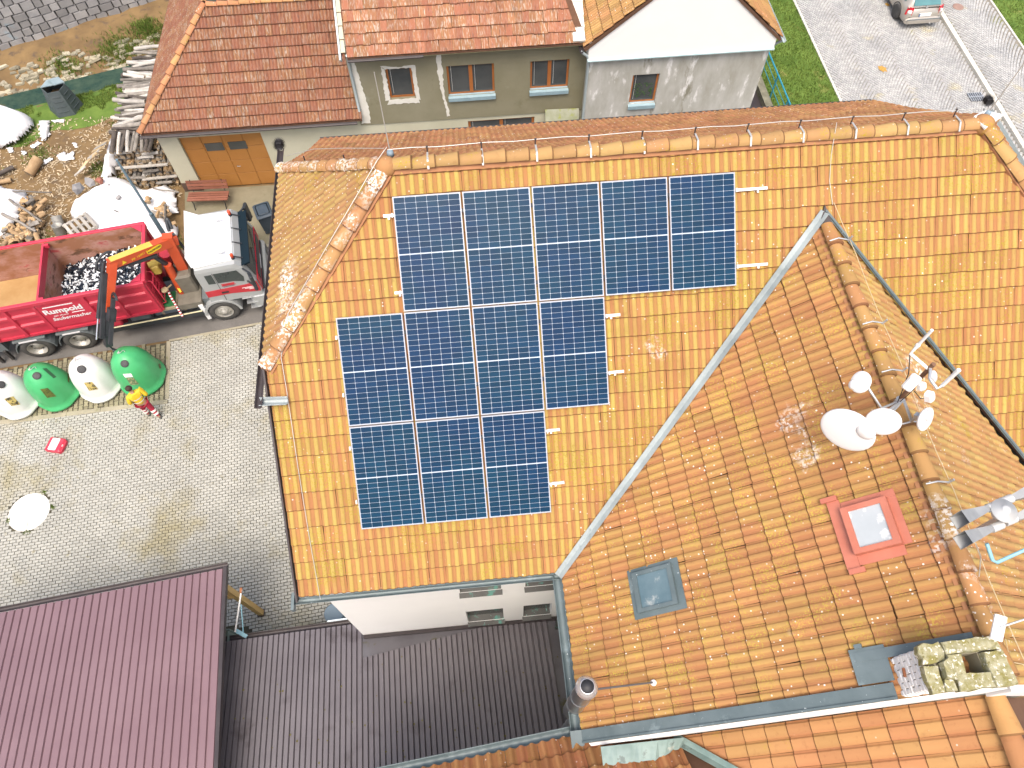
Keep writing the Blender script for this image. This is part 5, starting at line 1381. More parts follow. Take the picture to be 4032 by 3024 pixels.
# middle house ----------------------------------------------------
ho = thing('terrace_house', 'terraced house with weathered red flat tile roof and grey brown wall', 'house', (.4, 24, 0))
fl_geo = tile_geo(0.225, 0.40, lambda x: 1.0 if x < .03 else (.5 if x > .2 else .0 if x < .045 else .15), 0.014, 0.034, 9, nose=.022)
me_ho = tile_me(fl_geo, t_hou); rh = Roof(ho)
HE = Vector((-3.42, 20.62, 5.60)); hvv = Vector((0, .78, .625)).normalized()
rh.slope(HE, (1, 0, 0), hvv, [[(0, 0), (7.95, 0), (7.0, 1.45), (5.6, 6.2), (0, 6.2)]], fl_geo, t_hou, 0.225, 0.352, me_ho, v0=-.02, stagger=.5, jit=.008, rot=.02)
rh.finish()
k = MB(); k.prism([HE + Vector((0, 0, -.05)), HE + Vector((7.7, 0, -.05)), HE + Vector((5.6, 0, -.05)) + hvv * 6.2, HE + Vector((0, 0, -.05)) + hvv * 6.2], (0, 0, -.04)); k.build('roof_deck', m_deck, ho, world=True)
HW = [(-2.35, -1.49, 3.62, 4.80), (-.34, 1.25, 3.58, 4.76), (2.47, 3.79, 3.60, 4.73), (.25, 2.66, .9, 2.42)]
k = MB(); panel_wall(k, Y0 - .04, Y0 + .28, -3.55, 4.36, 2.60, 5.50, HW[:3]); k.build('wall', m_grey, ho, world=True)
k = MB(); panel_wall(k, Y0, Y0 + .28, -3.55, 4.36, 0, 2.60, HW[3:]); k.box((-3.55, Y0 + .28, 0), (-3.3, 27, 5.5)); k.build('lower_wall', m_cream, ho, world=True)
def window(parent, x0, x1, z0, z1, yf, leaves, sill=True, fw=.065, mf=m_orange, blind=None):
    k = MB(); y0, y1 = yf + .08, yf + .14
    k.box((x0, y0, z0), (x1, y1, z0 + fw)); k.box((x0, y0, z1 - fw), (x1, y1, z1)); k.box((x0, y0, z0 + fw), (x0 + fw, y1, z1 - fw)); k.box((x1 - fw, y0, z0 + fw), (x1, y1, z1 - fw))
    for i in range(1, leaves):
        c = x0 + (x1 - x0) * i / leaves; k.box((c - .06, y0 - .01, z0 + fw), (c + .06, y1, z1 - fw))
    wn = k.build('window', mf, parent, world=True)
    for i in range(leaves):
        a = x0 + (x1 - x0) * i / leaves + (fw if i == 0 else .06); b = x0 + (x1 - x0) * (i + 1) / leaves - (fw if i == leaves - 1 else .06)
        k = MB(); k.box((a, y0 + .02, z0 + fw), (b, y0 + .035, z1 - fw)); k.build('pane', m_winglass, wn, world=True)
        k = MB(); k.tube([(a + .08, y0 + .015, z0 + fw + .08), (a + .08, y0 + .015, z1 - fw)], .005, 4); k.build('blind_cord', m_white, wn, world=True)
    k = MB(); k.box((x0, y1, z0), (x1, yf + .26, z1)); k.build('reveal', M('dark_interior', (0.03, 0.027, 0.022), rough=.9) if 'dark_interior' not in bpy.data.materials else bpy.data.materials['dark_interior'], wn, world=True)
    if sill:
        k = MB(); k.hexa([(x0 - .02, yf - .09, z0 - .05), (x1 + .02, yf - .09, z0 - .05), (x1 + .02, yf + .09, z0 + .0), (x0 - .02, yf + .09, z0 + .0), (x0 - .02, yf - .09, z0 - .035), (x1 + .02, yf - .09, z0 - .035), (x1 + .02, yf + .09, z0 + .02), (x0 - .02, yf + .09, z0 + .02)])
        k.hexa([(x0 - .02, yf - .10, z0 - .17), (x1 + .02, yf - .10, z0 - .17), (x1 + .02, yf - .09, z0 - .17), (x0 - .02, yf - .09, z0 - .17), (x0 - .02, yf - .10, z0 - .035), (x1 + .02, yf - .10, z0 - .035), (x1 + .02, yf - .09, z0 - .035), (x0 - .02, yf - .09, z0 - .035)])
        k.build('sill', m_bluesill, wn, world=True)
    return wn
YF = Y0 - .04
window(ho, *HW[0], YF, 1, False); window(ho, *HW[1], YF, 2); window(ho, *HW[2], YF, 2)
window(ho, *HW[3], Y0, 2, False, .09)
# ragged plaster round the first window, down the joint and along the edge
def ragged(pts, y, seed, name='plaster_patch'):
    rr = random.Random(seed); P = []
    n = len(pts)
    for i in range(n):
        a, b = pts[i], pts[(i + 1) % n]; m_ = max(1, int(math.dist(a, b) / .08))
        for j in range(m_):
            t = j / m_; P.append((a[0] + (b[0] - a[0]) * t + rr.uniform(-.022, .022), y, a[1] + (b[1] - a[1]) * t + rr.uniform(-.022, .022)))
    k = MB(); k.prism(P, (0, .03, 0)); k.build(name, m_patch, ho, world=True)
ragged([(-2.52, 3.55), (-2.352, 3.62), (-2.352, 4.80), (-2.48, 4.9)], YF - .006, 1)
ragged([(-1.488, 3.62), (-1.34, 3.5), (-1.36, 4.86), (-1.488, 4.80)], YF - .006, 2)
ragged([(-2.48, 4.92), (-2.35, 4.803), (-1.49, 4.803), (-1.36, 4.88), (-1.9, 4.86)], YF - .006, 3)
ragged([(-2.48, 3.42), (-1.36, 3.40), (-1.40, 3.60), (-2.40, 3.60)], YF - .012, 4)
ragged([(-.62, 5.45), (-.50, 5.45), (-.46, 4.6), (-.50, 3.9), (-.44, 3.3), (-.36, 2.75), (-.46, 2.75), (-.52, 3.3), (-.60, 3.95), (-.64, 4.6)], YF - .006, 5)
ragged([(-3.50, 5.4), (-3.30, 5.3), (-3.22, 4.2), (-3.14, 3.2), (-3.2, 2.68), (-3.50, 2.66)], YF - .006, 6)
k = MB(); k.tube([(-3.42, 20.70, 5.62), (-3.46, Y0 - .12, 5.3), (-3.47, Y0 - .12, 3.25), (-3.52, Y0 - .25, 3.05)], .05, 10); k.build('downpipe', M('pale_blue_zinc', (.40, .47, .48), rough=.5, metal=.2), ho, world=True)
k = MB(); gutter(k, HE + Vector((.0, -.06, -.08)), HE + Vector((2.4, -.06, -.07)), .055); k.build('gutter', m_dark, ho, world=True)
k = MB(); k.box((-3.4, 20.66, 5.46), (4.30, Y0 - .04, 5.50)); k.build('soffit', M('lichened_board', (.38, .36, .18), (.46, .44, .26), 8, .9), ho, world=True)
for i in range(11):
    p = HE + hvv * (.1 + i * .40); k = MB(); k.beam(p + Vector((-.10, 0, .07)), p + Vector((-.10, 0, .07)) + hvv * .37, .14, .05, (0, -.625, .78), w2=.12); k.build('verge_tile', m_cream, ho, world=True)
k = MB(); k.beam(HE + Vector((-.22, 0, -.10)), HE + Vector((-.22, 0, -.10)) + hvv * 4.6, .06, .22, (0, -.625, .78)); k.build('verge_board', bpy.data.materials['pale_blue_zinc'], ho, world=True)
bo = thing('leaning_board', 'mossy grey fibre cement board leaning on the grey wall at the roof edge', 'board', (3.65, 20.9, 1.7))
k = MB(); k.prism([(3.02, 20.97, 2.78), (4.24, 20.97, 2.74), (4.26, 20.55, 1.6), (3.04, 20.55, 1.62)], (0, -.02, .01)); k.build('sheet', M('mossy_board', (0.28, 0.30, 0.19), (0.40, 0.41, 0.32), 1.8, .9, spots=(((.30, .34, .07), 2.5, .54, .1),)), bo, world=True)

# gabled house ----------------------------------------------------
gb = thing('gabled_house', 'gabled house with white upper gable and stained grey lower wall', 'house', (7.4, 24, 0))
YG = 20.6
GWs = [(5.92, 6.84, 3.08, 4.26)]
k = MB(); panel_wall(k, YG, YG + .3, 4.36, 10.42, 0, 5.00, GWs); k.box((4.36, YG + .3, 0), (4.60, 30, 5.0)); k.box((10.18, YG + .3, 0), (10.42, 30, 5.0)); k.build('wall', m_grey2, gb, world=True)
GZ = 5.62; PKx, PKz = 7.38, 8.12
k = MB(); k.prism([(4.30, YG - .10, 5.06), (10.48, YG - .10, 5.06), (10.48, YG - .10, GZ - .1), (PKx, YG - .10, PKz - .08), (4.30, YG - .10, GZ)], (0, .42, 0)); k.build('gable_wall', m_white, gb, world=True)
for i in range(4):
    xa = 4.28 + i * 1.55; k = MB(); k.hexa([(xa, YG - .17, 5.0), (xa + 1.56, YG - .17, 5.0), (xa + 1.56, YG, 5.0), (xa, YG, 5.0), (xa, YG - .17, 5.035 + .002 * i), (xa + 1.56, YG - .17, 5.035 + .002 * i), (xa + 1.56, YG - .1, 5.08 + .002 * i), (xa, YG - .1, 5.08 + .002 * i)]); k.build('ledge_flashing', M('pale_blue_sheet', (.36, .50, .52), (.44, .58, .60), 3, .45) if 'pale_blue_sheet' not in bpy.data.materials else bpy.data.materials['pale_blue_sheet'], gb, world=True)
window(gb, *GWs[0], YG, 1)
k = MB()
for i in range(70):
    a = random.uniform(0, 6.28); p = Vector((random.uniform(6.05, 6.7), YG + .075, random.uniform(3.3, 3.85))); s_ = random.uniform(.02, .05)
    k.add([p + Vector((math.cos(a + t), random.uniform(-.2, .1), math.sin(a + t))) * s_ for t in (0, 1.2, 3.1)], [(0, 1, 2)])
pp = thing('pot_plant', 'small green houseplant behind the pane of the gabled house window', 'plant', (6.4, YG + .07, 3.2))
o_ = k.build('leaves', M('houseplant_leaf', (.03, .09, .02), (.06, .14, .03), 8, .6), pp, world=True); o_['kind'] = 'stuff'
me_gb = tile_me(single, t_gab); rgb_ = Roof(gb)
lv = Vector((PKx - 4.12, 0, PKz + .08 - 5.52)); LL = lv.length; lv.normalize()
rgb_.slope((4.12, 30, 5.52), (0, -1, 0), lv, [[(0, 0), (30 - 20.46, 0), (30 - 20.46, LL), (0, LL)]], single, t_gab, 0.235, LL / 11, me_gb)
rv = Vector((PKx - 10.64, 0, PKz + .08 - 5.42)); RL = rv.length; rv.normalize()
rgb_.slope((10.64, 20.46, 5.42), (0, 1, 0), rv, [[(0, 0), (30 - 20.46, 0), (30 - 20.46, RL), (0, RL)]], single, t_gab, 0.235, RL / 11, me_gb)
rgb_.finish(200)
k = MB(); k.prism([(4.12, 20.46, 5.47), (PKx, 20.46, PKz + .02), (10.64, 20.46, 5.37), (10.58, 20.46, 5.30), (PKx, 20.46, PKz - .08), (4.18, 20.46, 5.38)], (0, 9, 0)); k.build('roof_deck', m_deck, gb, world=True)
k = MB(); 
for i in range(8):
    y = 20.6 + i * .42; k.beam((3.98 + .02 * (i % 2), y, 5.66 + .62 * (y - 20.6) * .62), (3.98 + .02 * (i % 2), y + .46, 5.66 + .62 * (y + .46 - 20.6) * .62), .42 + random.uniform(-.04, .04), .10)
k.build('mortar_valley', m_patch, gb, world=True)
k = MB(); gutter(k, (4.04, 20.36, 5.46), (4.04, 22, 5.46), .06); k.build('gutter', m_dark, gb, world=True)
k = MB(); k.tube([(4.04, 20.44, 5.40), (4.25, 20.50, 5.2), (4.33, 20.56, 5.0), (4.33, 20.56, 2.0)], .045, 8); k.build('downpipe', bpy.data.materials['pale_blue_zinc'], gb, world=True)
k = MB(); gutter(k, (10.72, 20.4, 5.34), (10.72, 30, 5.34), .06); k.tube([(10.72, 20.5, 5.3), (10.6, 20.7, 5.05), (10.5, 20.75, 4.8)], .045, 8); k.build('gutter', bpy.data.materials['pale_blue_zinc'], gb, world=True)

# stairwell with blue railing beside the gabled house
sw = thing('cellar_wall', 'low mossy concrete wall of the sunken cellar stair beside the gabled house', 'wall', (11.7, 22.5, 0))
k = MB(); k.box((12.40, 20.9, 0), (12.70, 25.4, .30)); k.build('coping', M('mossy_concrete', (.14, .135, .09), (.24, .23, .17), 3, .95, bump=.4), sw, world=True)
k = MB(); k.box((10.43, 20.9, .0), (12.398, 25.4, .02)); k.build('stair_floor', m_dark, sw, world=True)
rl_ = thing('railing', 'bright blue tubular railing along the cellar stair', 'railing', (11.45, 23, .4))
m_rblue = M('blue_railing_paint', (0.02, 0.24, 0.36), (0.03, 0.28, 0.41), 3, 0.4)
for y in (20.95, 22.4, 23.85, 25.3):
    k = MB(); k.tube([(12.78, y, .0), (12.78, y, 1.25)], .028, 8); k.build('post', m_rblue, rl_, world=True)
for z in (1.25, .9, .55):
    k = MB(); k.tube([(12.78, 20.9, z), (12.78, 25.35, z)], .032 if z > 1.2 else .016, 8); k.build('rail', m_rblue, rl_, world=True)
k = MB(); k.tube([(12.78, 20.95, .55), (12.78, 22.4, 1.25)], .018, 6); k.build('brace', m_rblue, rl_, world=True)
sh = thing('shrub', 'small green shrub growing in the cellar stair beside the grey wall', 'shrub', (10.8, 21.9, 0))
k = MB()
for i in range(500):
    u = Vector((random.gauss(0, .22), random.gauss(0, .35), abs(random.gauss(.5, .3)))); a = random.uniform(0, 6.28); s_ = random.uniform(.03, .07)
    c = Vector((10.85, 21.9, 0)) + u
    k.add([c + Vector((math.cos(a + t), math.sin(a + t), random.uniform(-.4, .4))) * s_ for t in (0, 1.3, 3.0)], [(0, 1, 2)])
o_ = k.build('leaves', M('shrub_leaf', (.05, .16, .015), (.10, .24, .03), 5, .7), sh, world=True); o_['kind'] = 'stuff'
k = MB()
for i in range(4): k.tube([(10.85, 21.9, 0), (10.85 + random.uniform(-.2, .2), 21.9 + random.uniform(-.3, .3), .6)], .012, 5)
k.build('stem', m_debris, sh, world=True)['kind'] = 'stuff'
# ================================================================== TRUCK
m_tred = M('faded_red_paint', (0.47, 0.028, 0.058), (0.52, 0.04, 0.07), 1.2, 0.45, spots=(((0.55, 0.10, 0.13), 2.5, 0.62, 0.1),))
m_redp = M('red_paint', (0.42, 0.016, 0.03), (0.46, 0.022, 0.035), 2, 0.35, coat=.3)
m_rusty = M('rusty_container_inside', (0.30, 0.135, 0.07), (0.42, 0.23, 0.18), 1.3, 0.75, bump=0.3, bscale=30, stretch=(1, 1, 1.8), lo=.42, hi=.58, spots=(((0.40, 0.07, 0.07), 1.3, 0.60, 0.08), ((0.13, 0.065, 0.035), 1.9, 0.58, 0.08)))
m_rfloor = M('rusty_floor', (0.32, 0.19, 0.07), (0.40, 0.26, 0.11), 1.3, 0.85, spots=(((0.16, 0.08, 0.04), 1.1, 0.62, 0.1),))
m_silver = M('silver_cab_paint', (0.36, 0.38, 0.38), (0.38, 0.40, 0.40), 1, 0.35, 0.2, coat=.3)
m_cabw = M('white_cab_paint', (0.76, 0.77, 0.77), rough=0.35, coat=.3)
m_tor = M('crane_orange', (0.46, 0.062, 0.018), (0.50, 0.078, 0.025), 2, 0.4)
m_tyel = M('crane_yellow', (0.62, 0.40, 0.06), (0.66, 0.46, 0.12), 2, 0.4)
m_tyre = M('tyre_rubber', (0.045, 0.045, 0.043), (0.075, 0.073, 0.068), 5, 0.8)
m_rim = M('steel_rim', (0.35, 0.34, 0.30), (0.45, 0.44, 0.40), 8, 0.45, .4)
m_chas = M('chassis_black', (0.03, 0.03, 0.03), (0.06, 0.055, 0.05), 5, 0.6, spots=(((.16, .13, .09), 4, .62, .1),))
m_mud = M('grey_mudguard', (0.115, 0.135, 0.14), (0.15, 0.17, 0.175), 3, 0.55)
m_hose = M('black_hose', (0.02, 0.024, 0.028), (0.035, 0.04, 0.045), 3, 0.45)
m_dglass = M('cab_glass', (0.02, 0.028, 0.03), (0.035, 0.05, 0.045), 1.5, 0.06, spec=0.8)
TR = R(8.2)
tk = thing('lorry', 'red container lorry with orange loading crane and white cab', 'lorry', (-8.63, 16.09, 0), TR)
def X2(v):  # local truck point to world
    v = Vector(v); return Vector((-8.63 + v.x * math.cos(TR) - v.y * math.sin(TR), 16.09 + v.x * math.sin(TR) + v.y * math.cos(TR), v.z))
k = MB()
for y in (-.42, .42): k.box((-8.3, y - .05, .72), (1.2, y + .05, .98))
for x in (-7.6, -6.6, -5.3, -3.6, -2.4, -1.2, -.3, .8): k.box((x - .05, -.37, .76), (x + .05, .37, .92))
k.build('chassis', m_chas, tk)
def wheel(x, y, wdt, s_, dual=False):
    k = MB(); R0, r0 = .50, .29
    prof = [(r0, -wdt / 2 + .02), (r0 + .05, -wdt / 2), (R0 - .05, -wdt / 2), (R0 - .01, -wdt / 2 + .035), (R0, -wdt / 2 + .07), (R0, wdt / 2 - .07), (R0 - .01, wdt / 2 - .035), (R0 - .05, wdt / 2), (r0 + .05, wdt / 2), (r0, wdt / 2 - .02), (r0, -wdt / 2 + .02)]
    k.T = Matrix.Translation((x, y, R0)) @ Matrix.Rotation(R(90) * s_, 4, 'X'); k.lathe(prof, 32, cap=False)
    wl = k.build('wheel', m_tyre, tk)
    k = MB(); k.T = Matrix.Translation((x, y, R0)) @ Matrix.Rotation(R(90) * s_, 4, 'X')
    if dual: rp = [(.285, wdt / 2 - .0), (.30, wdt / 2 + .01), (.285, wdt / 2 - .02), (.25, wdt / 2 - .16), (.14, wdt / 2 - .19), (.13, wdt / 2 - .10), (.0, wdt / 2 - .09)]
    else: rp = [(.285, wdt / 2 - .0), (.30, wdt / 2 + .01), (.285, wdt / 2 - .02), (.26, wdt / 2 - .05), (.20, wdt / 2 - .01), (.14, wdt / 2 + .03), (.10, wdt / 2 + .04), (.09, wdt / 2 + .07), (0, wdt / 2 + .075)]
    k.lathe(rp, 28, cap=False); rm = k.build('rim', m_rim, wl)
    k = MB(); k.T = Matrix.Translation((x, y, R0)) @ Matrix.Rotation(R(90) * s_, 4, 'X')
    for i in range(10):
        t = i * math.pi / 5; rr = .17 if not dual else .20; zz = wdt / 2 + .005 if not dual else wdt / 2 - .17
        k.tube([(rr * math.cos(t), rr * math.sin(t), zz), (rr * math.cos(t), rr * math.sin(t), zz + .035)], .016, 6)
    o = k.build('wheel_nuts', m_rim if not dual else m_chas, wl); o['kind'] = 'stuff'
for y, s_ in ((-1.06, 1), (1.06, -1)): wheel(0, y, .31, s_)
for x in (-4.68, -6.02):
    for y, s_ in ((-.98, 1), (.98, -1)): wheel(x, y, .60, s_, True)
for x in (-4.68, -6.02):
    for y0, y1, in ((-1.30, -.70), (.70, 1.30)):
        k = MB(); P = []
        for i in range(13):
            t = math.pi * i / 12; P.append((x + .62 * math.cos(t), .48 + .55 * math.sin(t)))
        vs = []; fs = []
        for yy in (y0, y1):
            for r_ in (1, .95): vs += [(x + (a - x) * r_, yy, .48 + (b - .48) * r_) for a, b in P]
        n = 13
        for i in range(12):
            fs += [(i, i + 1, 2 * n + i + 1, 2 * n + i), (n + i + 1, n + i, 3 * n + i, 3 * n + i + 1), (i, n + i, n + i + 1, i + 1), (2 * n + i + 1, 3 * n + i + 1, 3 * n + i, 2 * n + i)]
        k.add(vs, fs); k.box((x - .5, y0 + .02, .98), (x + .5, y1 - .02, 1.03)); mg = k.build('mudguard', m_mud, tk)
        if y0 < 0:
            k = MB(); k.box((x - .30, y0 - .012, .975), (x + .25, y0 - .002, 1.035)); k.build('white_marking', m_cabw, mg)
k = MB(); k.box((-7.9, -1.15, .55), (-6.9, -.6, .95)); k.box((-8.1, -1.2, .45), (-8.0, 1.2, .6)); k.build('rear_bracket', m_mud, tk)
for x, h in ((-7.35, .05), (-7.0, .1)):
    k = MB(); k.box((x - .05, -1.22, h), (x + .03, -1.12, .6)); k.build('rear_post', m_chas, tk)
# cab
def cab_loop(x0, x1, ins):
    return [(x0, 1.02), (x1 - .02, 1.02), (x1 + .03, 1.30), (x1, 1.72), (x1 - .20 - ins, 2.48 - ins * .3), (x1 - .38 - ins, 2.70 - ins), (x0 + .04, 2.70 - ins), (x0, 2.58 - ins)]
k = MB(); Ls = []
for y, ins in ((-1.20, .16), (-1.17, .03), (-1.0, 0), (1.0, 0), (1.17, .03), (1.20, .16)): Ls.append([(x, y, z) for x, z in cab_loop(-.22, 1.46, ins)])
vs = [p for L_ in Ls for p in L_]; fs = [tuple(range(7, -1, -1)), tuple(range(40, 48))]
for q in range(5):
    for i in range(8): j = (i + 1) % 8; fs.append((q * 8 + i, q * 8 + j, q * 8 + 8 + j, q * 8 + 8 + i))
fs = [tuple(reversed(f)) for f in fs]
k.add(vs, fs); cab = k.build('cab', m_silver, tk)
def sidepoly(name, pts, mat, y=-1.204, t=.010, par=None):
    for s_ in (1, -1):
        k = MB(); k.prism([(x, y * s_, z) for x, z in pts], (0, -t * s_, 0)); k.build(name, mat, par or cab)
sidepoly('red_band', [(-.215, 1.36), (.55, 1.36), (1.44, 1.22), (1.47, 1.40), (1.44, 1.74), (1.10, 1.66), (-.215, 1.64)], m_redp)
sidepoly('rear_side_window', [(.02, 2.40), (.02, 1.98), (.24, 1.96), (.24, 2.40)], m_dglass)
sidepoly('door_window', [(.30, 2.42), (.30, 1.96), (.80, 1.93), (1.10, 1.84), (1.14, 2.05), (1.02, 2.40)], m_dglass)
sidepoly('door_handle', [(.26, 1.52), (.26, 1.44), (.48, 1.44), (.48, 1.52)], m_black, -1.216)
sidepoly('door_seam', [(.265, 2.45), (.265, 1.06), (.28, 1.06), (.28, 2.45)], m_chas, -1.2005, .008)
for x0_, z0_, w_ in ((.36, 1.86, .42), (.38, 1.82, .38), (.36, 1.78, .44), (.40, 1.73, .34)):
    k = MB(); k.box((x0_, -1.212, z0_ - .014), (x0_ + w_, -1.202, z0_ + .014)); k.build('door_lettering', m_redp if z0_ != 1.73 else m_mud, cab)
for x0_, z0_, w_ in ((.92, 1.52, .40), (1.0, 1.47, .33), (1.12, 1.42, .2)):
    k = MB(); k.box((x0_, -1.222, z0_ - .008), (x0_ + w_, -1.215, z0_ + .008)); k.build('door_lettering', m_cabw, cab)
k = MB(); k.prism([(1.455, -1.02, 1.80), (1.455, 1.02, 1.80), (1.285, .98, 2.46), (1.285, -.98, 2.46)], (.012, 0, .003)); ws = k.build('windscreen', m_dglass, cab)
for y in (-.55, .25):
    k = MB(); k.tube([(1.50, y, 1.80), (1.42, y + .55, 2.02)], .010, 5); k.build('wiper', m_black, ws)
k = MB(); k.prism([(1.30, -1.12, 2.44), (1.30, 1.12, 2.44), (1.50, 1.10, 2.52), (1.50, -1.10, 2.52)], (.0, 0, .03)); k.prism([(1.22, -1.15, 2.50), (1.22, 1.15, 2.50), (1.50, 1.10, 2.555), (1.50, -1.10, 2.555)], (0, 0, .02)); k.build('sun_visor', M('blue_black_visor', (.006, .016, .024), rough=.7, spec=.15), cab)
for y in (-.9, -.3, .3, .9):
    k = MB(); k.beam((1.04, y, 2.72), (1.30, y, 2.58), .025, .03); k.build('visor_stay', m_hose, cab)
k = MB(); k.prism([(1.475, -1.16, 1.22), (1.475, 1.16, 1.22), (1.475, 1.14, 1.74), (1.475, -1.14, 1.74)], (.03, 0, 0)); k.build('front_panel', m_redp, cab)
k = MB(); k.box((1.505, -.85, 1.38), (1.53, .85, 1.70)); k.box((1.505, -1.0, 1.05), (1.54, 1.0, 1.2)); k.build('grille', m_hose, cab)
k = MB(); k.box((1.506, -.30, 1.25), (1.525, .30, 1.36)); k.build('name_plate', m_cabw, cab)
k = MB(); k.bbox((1.0, -1.22, .45), (1.62, 1.22, 1.04), .08); k.build('bumper', m_silver, tk)
for y in (-.95, .95):
    k = MB(); k.box((1.6, y - .18, .6), (1.635, y + .18, .85)); k.build('headlight', m_dglass, tk)
for s_ in (1, -1):
    k = MB(); P = [(.62 * math.cos(R(a)) + .0, .50 + .62 * math.sin(R(a))) for a in range(0, 181, 15)]
    Q = [(.53 * math.cos(R(a)), .50 + .55 * math.sin(R(a))) for a in range(180, -1, -15)]
    n = len(P); 
    vs = []; fs = []
    for yy in (-1.24 * s_, -.85 * s_): vs += [(x, yy, z) for x, z in P] + [(x, yy, z) for x, z in reversed(Q)]
    for i in range(n - 1): fs += [(i, i + 1, 2 * n + i + 1, 2 * n + i), (n + i, 3 * n + i, 3 * n + i + 1, n + i + 1), (i, n + i, n + i + 1, i + 1), (2 * n + i, 2 * n + i + 1, 3 * n + i + 1, 3 * n + i)]
    k.add(vs, fs); k.build('front_mudguard', m_silver, tk)
    k = MB(); k.prism([(-.62, -1.22 * s_, .25), (-.50, -1.22 * s_, .28), (-.52, -1.22 * s_, 1.05), (-.66, -1.22 * s_, 1.05)], (0, .5 * s_, 0)); k.build('mud_flap', m_cabw, tk)
    for z, x0_, x1_ in ((1.0, .75, 1.12), (.72, .82, 1.2), (.45, .88, 1.22)):
        k = MB(); k.box((x0_, -1.235 if s_ > 0 else .95, z - .03), (x1_, -.95 if s_ > 0 else 1.235, z)); k.build('step', m_steel, tk)
    # mirrors
    k = MB(); k.beam((1.22, -1.18 * s_, 2.40), (1.42, -1.42 * s_, 2.42), .05, .05); k.beam((1.18, -1.2 * s_, 1.80), (1.36, -1.42 * s_, 1.85), .05, .05); mr = k.build('mirror_arm', m_hose, tk)
    k = MB(); k.T = Matrix.Translation((1.42, -1.50 * s_, 2.10)) @ Matrix.Rotation(.25 * s_, 4, 'Z'); k.bbox((-.05, -.13, -.34), (.06, .13, .34), .03); k.build('mirror', m_hose, mr)
# roof and wind deflector
k = MB()
A4 = [(1.02, -1.02, 2.702), (1.02, 1.02, 2.702), (-.18, 1.10, 2.702), (-.18, -1.10, 2.702)]
k.prism(A4, (0, 0, .03)); rfp = k.build('roof', m_cabw, cab)
k = MB()
base = [(.62, -.62, 2.735), (.62, .62, 2.735), (.2, .98, 2.735), (-.24, 1.08, 2.735), (-.24, -1.08, 2.735), (.2, -.98, 2.735)]
top = [(.55, -.5, 2.76), (.55, .5, 2.76), (.16, .86, 2.93), (-.28, 1.0, 3.12), (-.28, -1.0, 3.12), (.16, -.86, 2.93)]
n = 6; k.add(base + top, [tuple(range(n, 2 * n))] + [(i, (i + 1) % n, n + (i + 1) % n, n + i) for i in range(n)]); k.build('wind_deflector', m_cabw, cab)
k = MB(); k.bbox((.66, -.36, 2.733), (.92, .36, 2.77), .06); k.build('roof_hatch', M('pale_hatch', (.55, .62, .64), rough=.3), cab)
for x, y in ((.70, .66), (.74, -.72)):
    k = MB(); k.tube([(x - .12, y, 2.75), (x + .12, y - .05, 2.85)], .035, 8, r1=.02); k.build('air_horn', m_steel, cab)
for y in (.85, -.98):
    k = MB(); k.tube([(1.04, y, 2.72), (1.04, y, 2.78)], .06, 12); bc = k.build('beacon', m_hose, cab)
    k = MB(); k.lathe([(.055, 2.78), (.055, 2.90), (.04, 2.93), (0, 2.94)], 14, (1.04, y, 0)); k.build('beacon_lens', M('beacon_orange', (.60, .06, .015), rough=.2) if 'beacon_orange' not in bpy.data.materials else bpy.data.materials['beacon_orange'], bc)
# container
CXR, CXF, CZ0, CZ1 = -7.95, -1.76, 1.15, 2.66
ct = MB()
ct.box((CXR, -1.20, CZ0), (CXF, -1.17, CZ1)); ct.box((CXR, 1.17, CZ0), (CXF, 1.20, CZ1)); ct.box((CXF - .03, -1.17, CZ0), (CXF, 1.17, CZ1))
cont = ct.build('container', m_tred, tk)
k = MB()
k.box((CXR, -1.168, 1.30), (CXF - .034, -1.160, 2.655)); k.box((CXR, 1.160, 1.30), (CXF - .034, 1.168, 2.655)); k.box((CXF - .042, -1.158, 1.3), (CXF - .034, 1.158, 2.655)); k.build('container_lining', m_rusty, cont)
k = MB(); k.box((CXR, -1.165, 1.22), (CXF - .03, 1.165, 1.29)); k.build('container_floor', m_rfloor, cont)
k = MB(); k.box((-4.90, -1.16, 1.29), (-4.84, 1.16, 2.64)); k.prism([(-4.84, -1.16, 1.3), (-4.80, -1.16, 1.3), (-4.80, -1.16, 2.6), (-4.84, -1.16, 2.6)], (0, .06, 0)); dv_ = k.build('divider', m_tred, cont)
k = MB(); k.box((-4.838, -1.10, 1.29), (-4.832, 1.15, 2.35)); k.build('divider_rust', m_rusty, dv_)
for y in (-1.12, 1.06):
    k = MB(); k.box((-4.84, y - .03, 2.52), (-4.70, y + .06, 2.645)); k.build('divider_bracket', m_tred, dv_)
k = MB()
for y in (-1.235, 1.235): k.bbox((CXR, y - .055, CZ1 - .10), (CXF + .05, y + .055, CZ1 + .04), .015)
k.bbox((CXF - .02, -1.18, CZ1 - .10), (CXF + .10, 1.18, CZ1 + .041), .015)
k.build('top_rail', m_tred, cont)
for s_ in (1, -1):
    for (a, b) in (((CXF - .35, -1.16 * s_), (CXF - .02, -.85 * s_)),):
        k = MB(); k.prism([(CXF - .36, -1.16 * s_, CZ1), (CXF - .03, -1.16 * s_, CZ1), (CXF - .03, -.85 * s_, CZ1)], (0, 0, .03)); k.build('corner_gusset', m_tred, cont)
ribx = [-1.80, -2.78, -3.62, -5.08, -5.92, -6.8, -7.7]
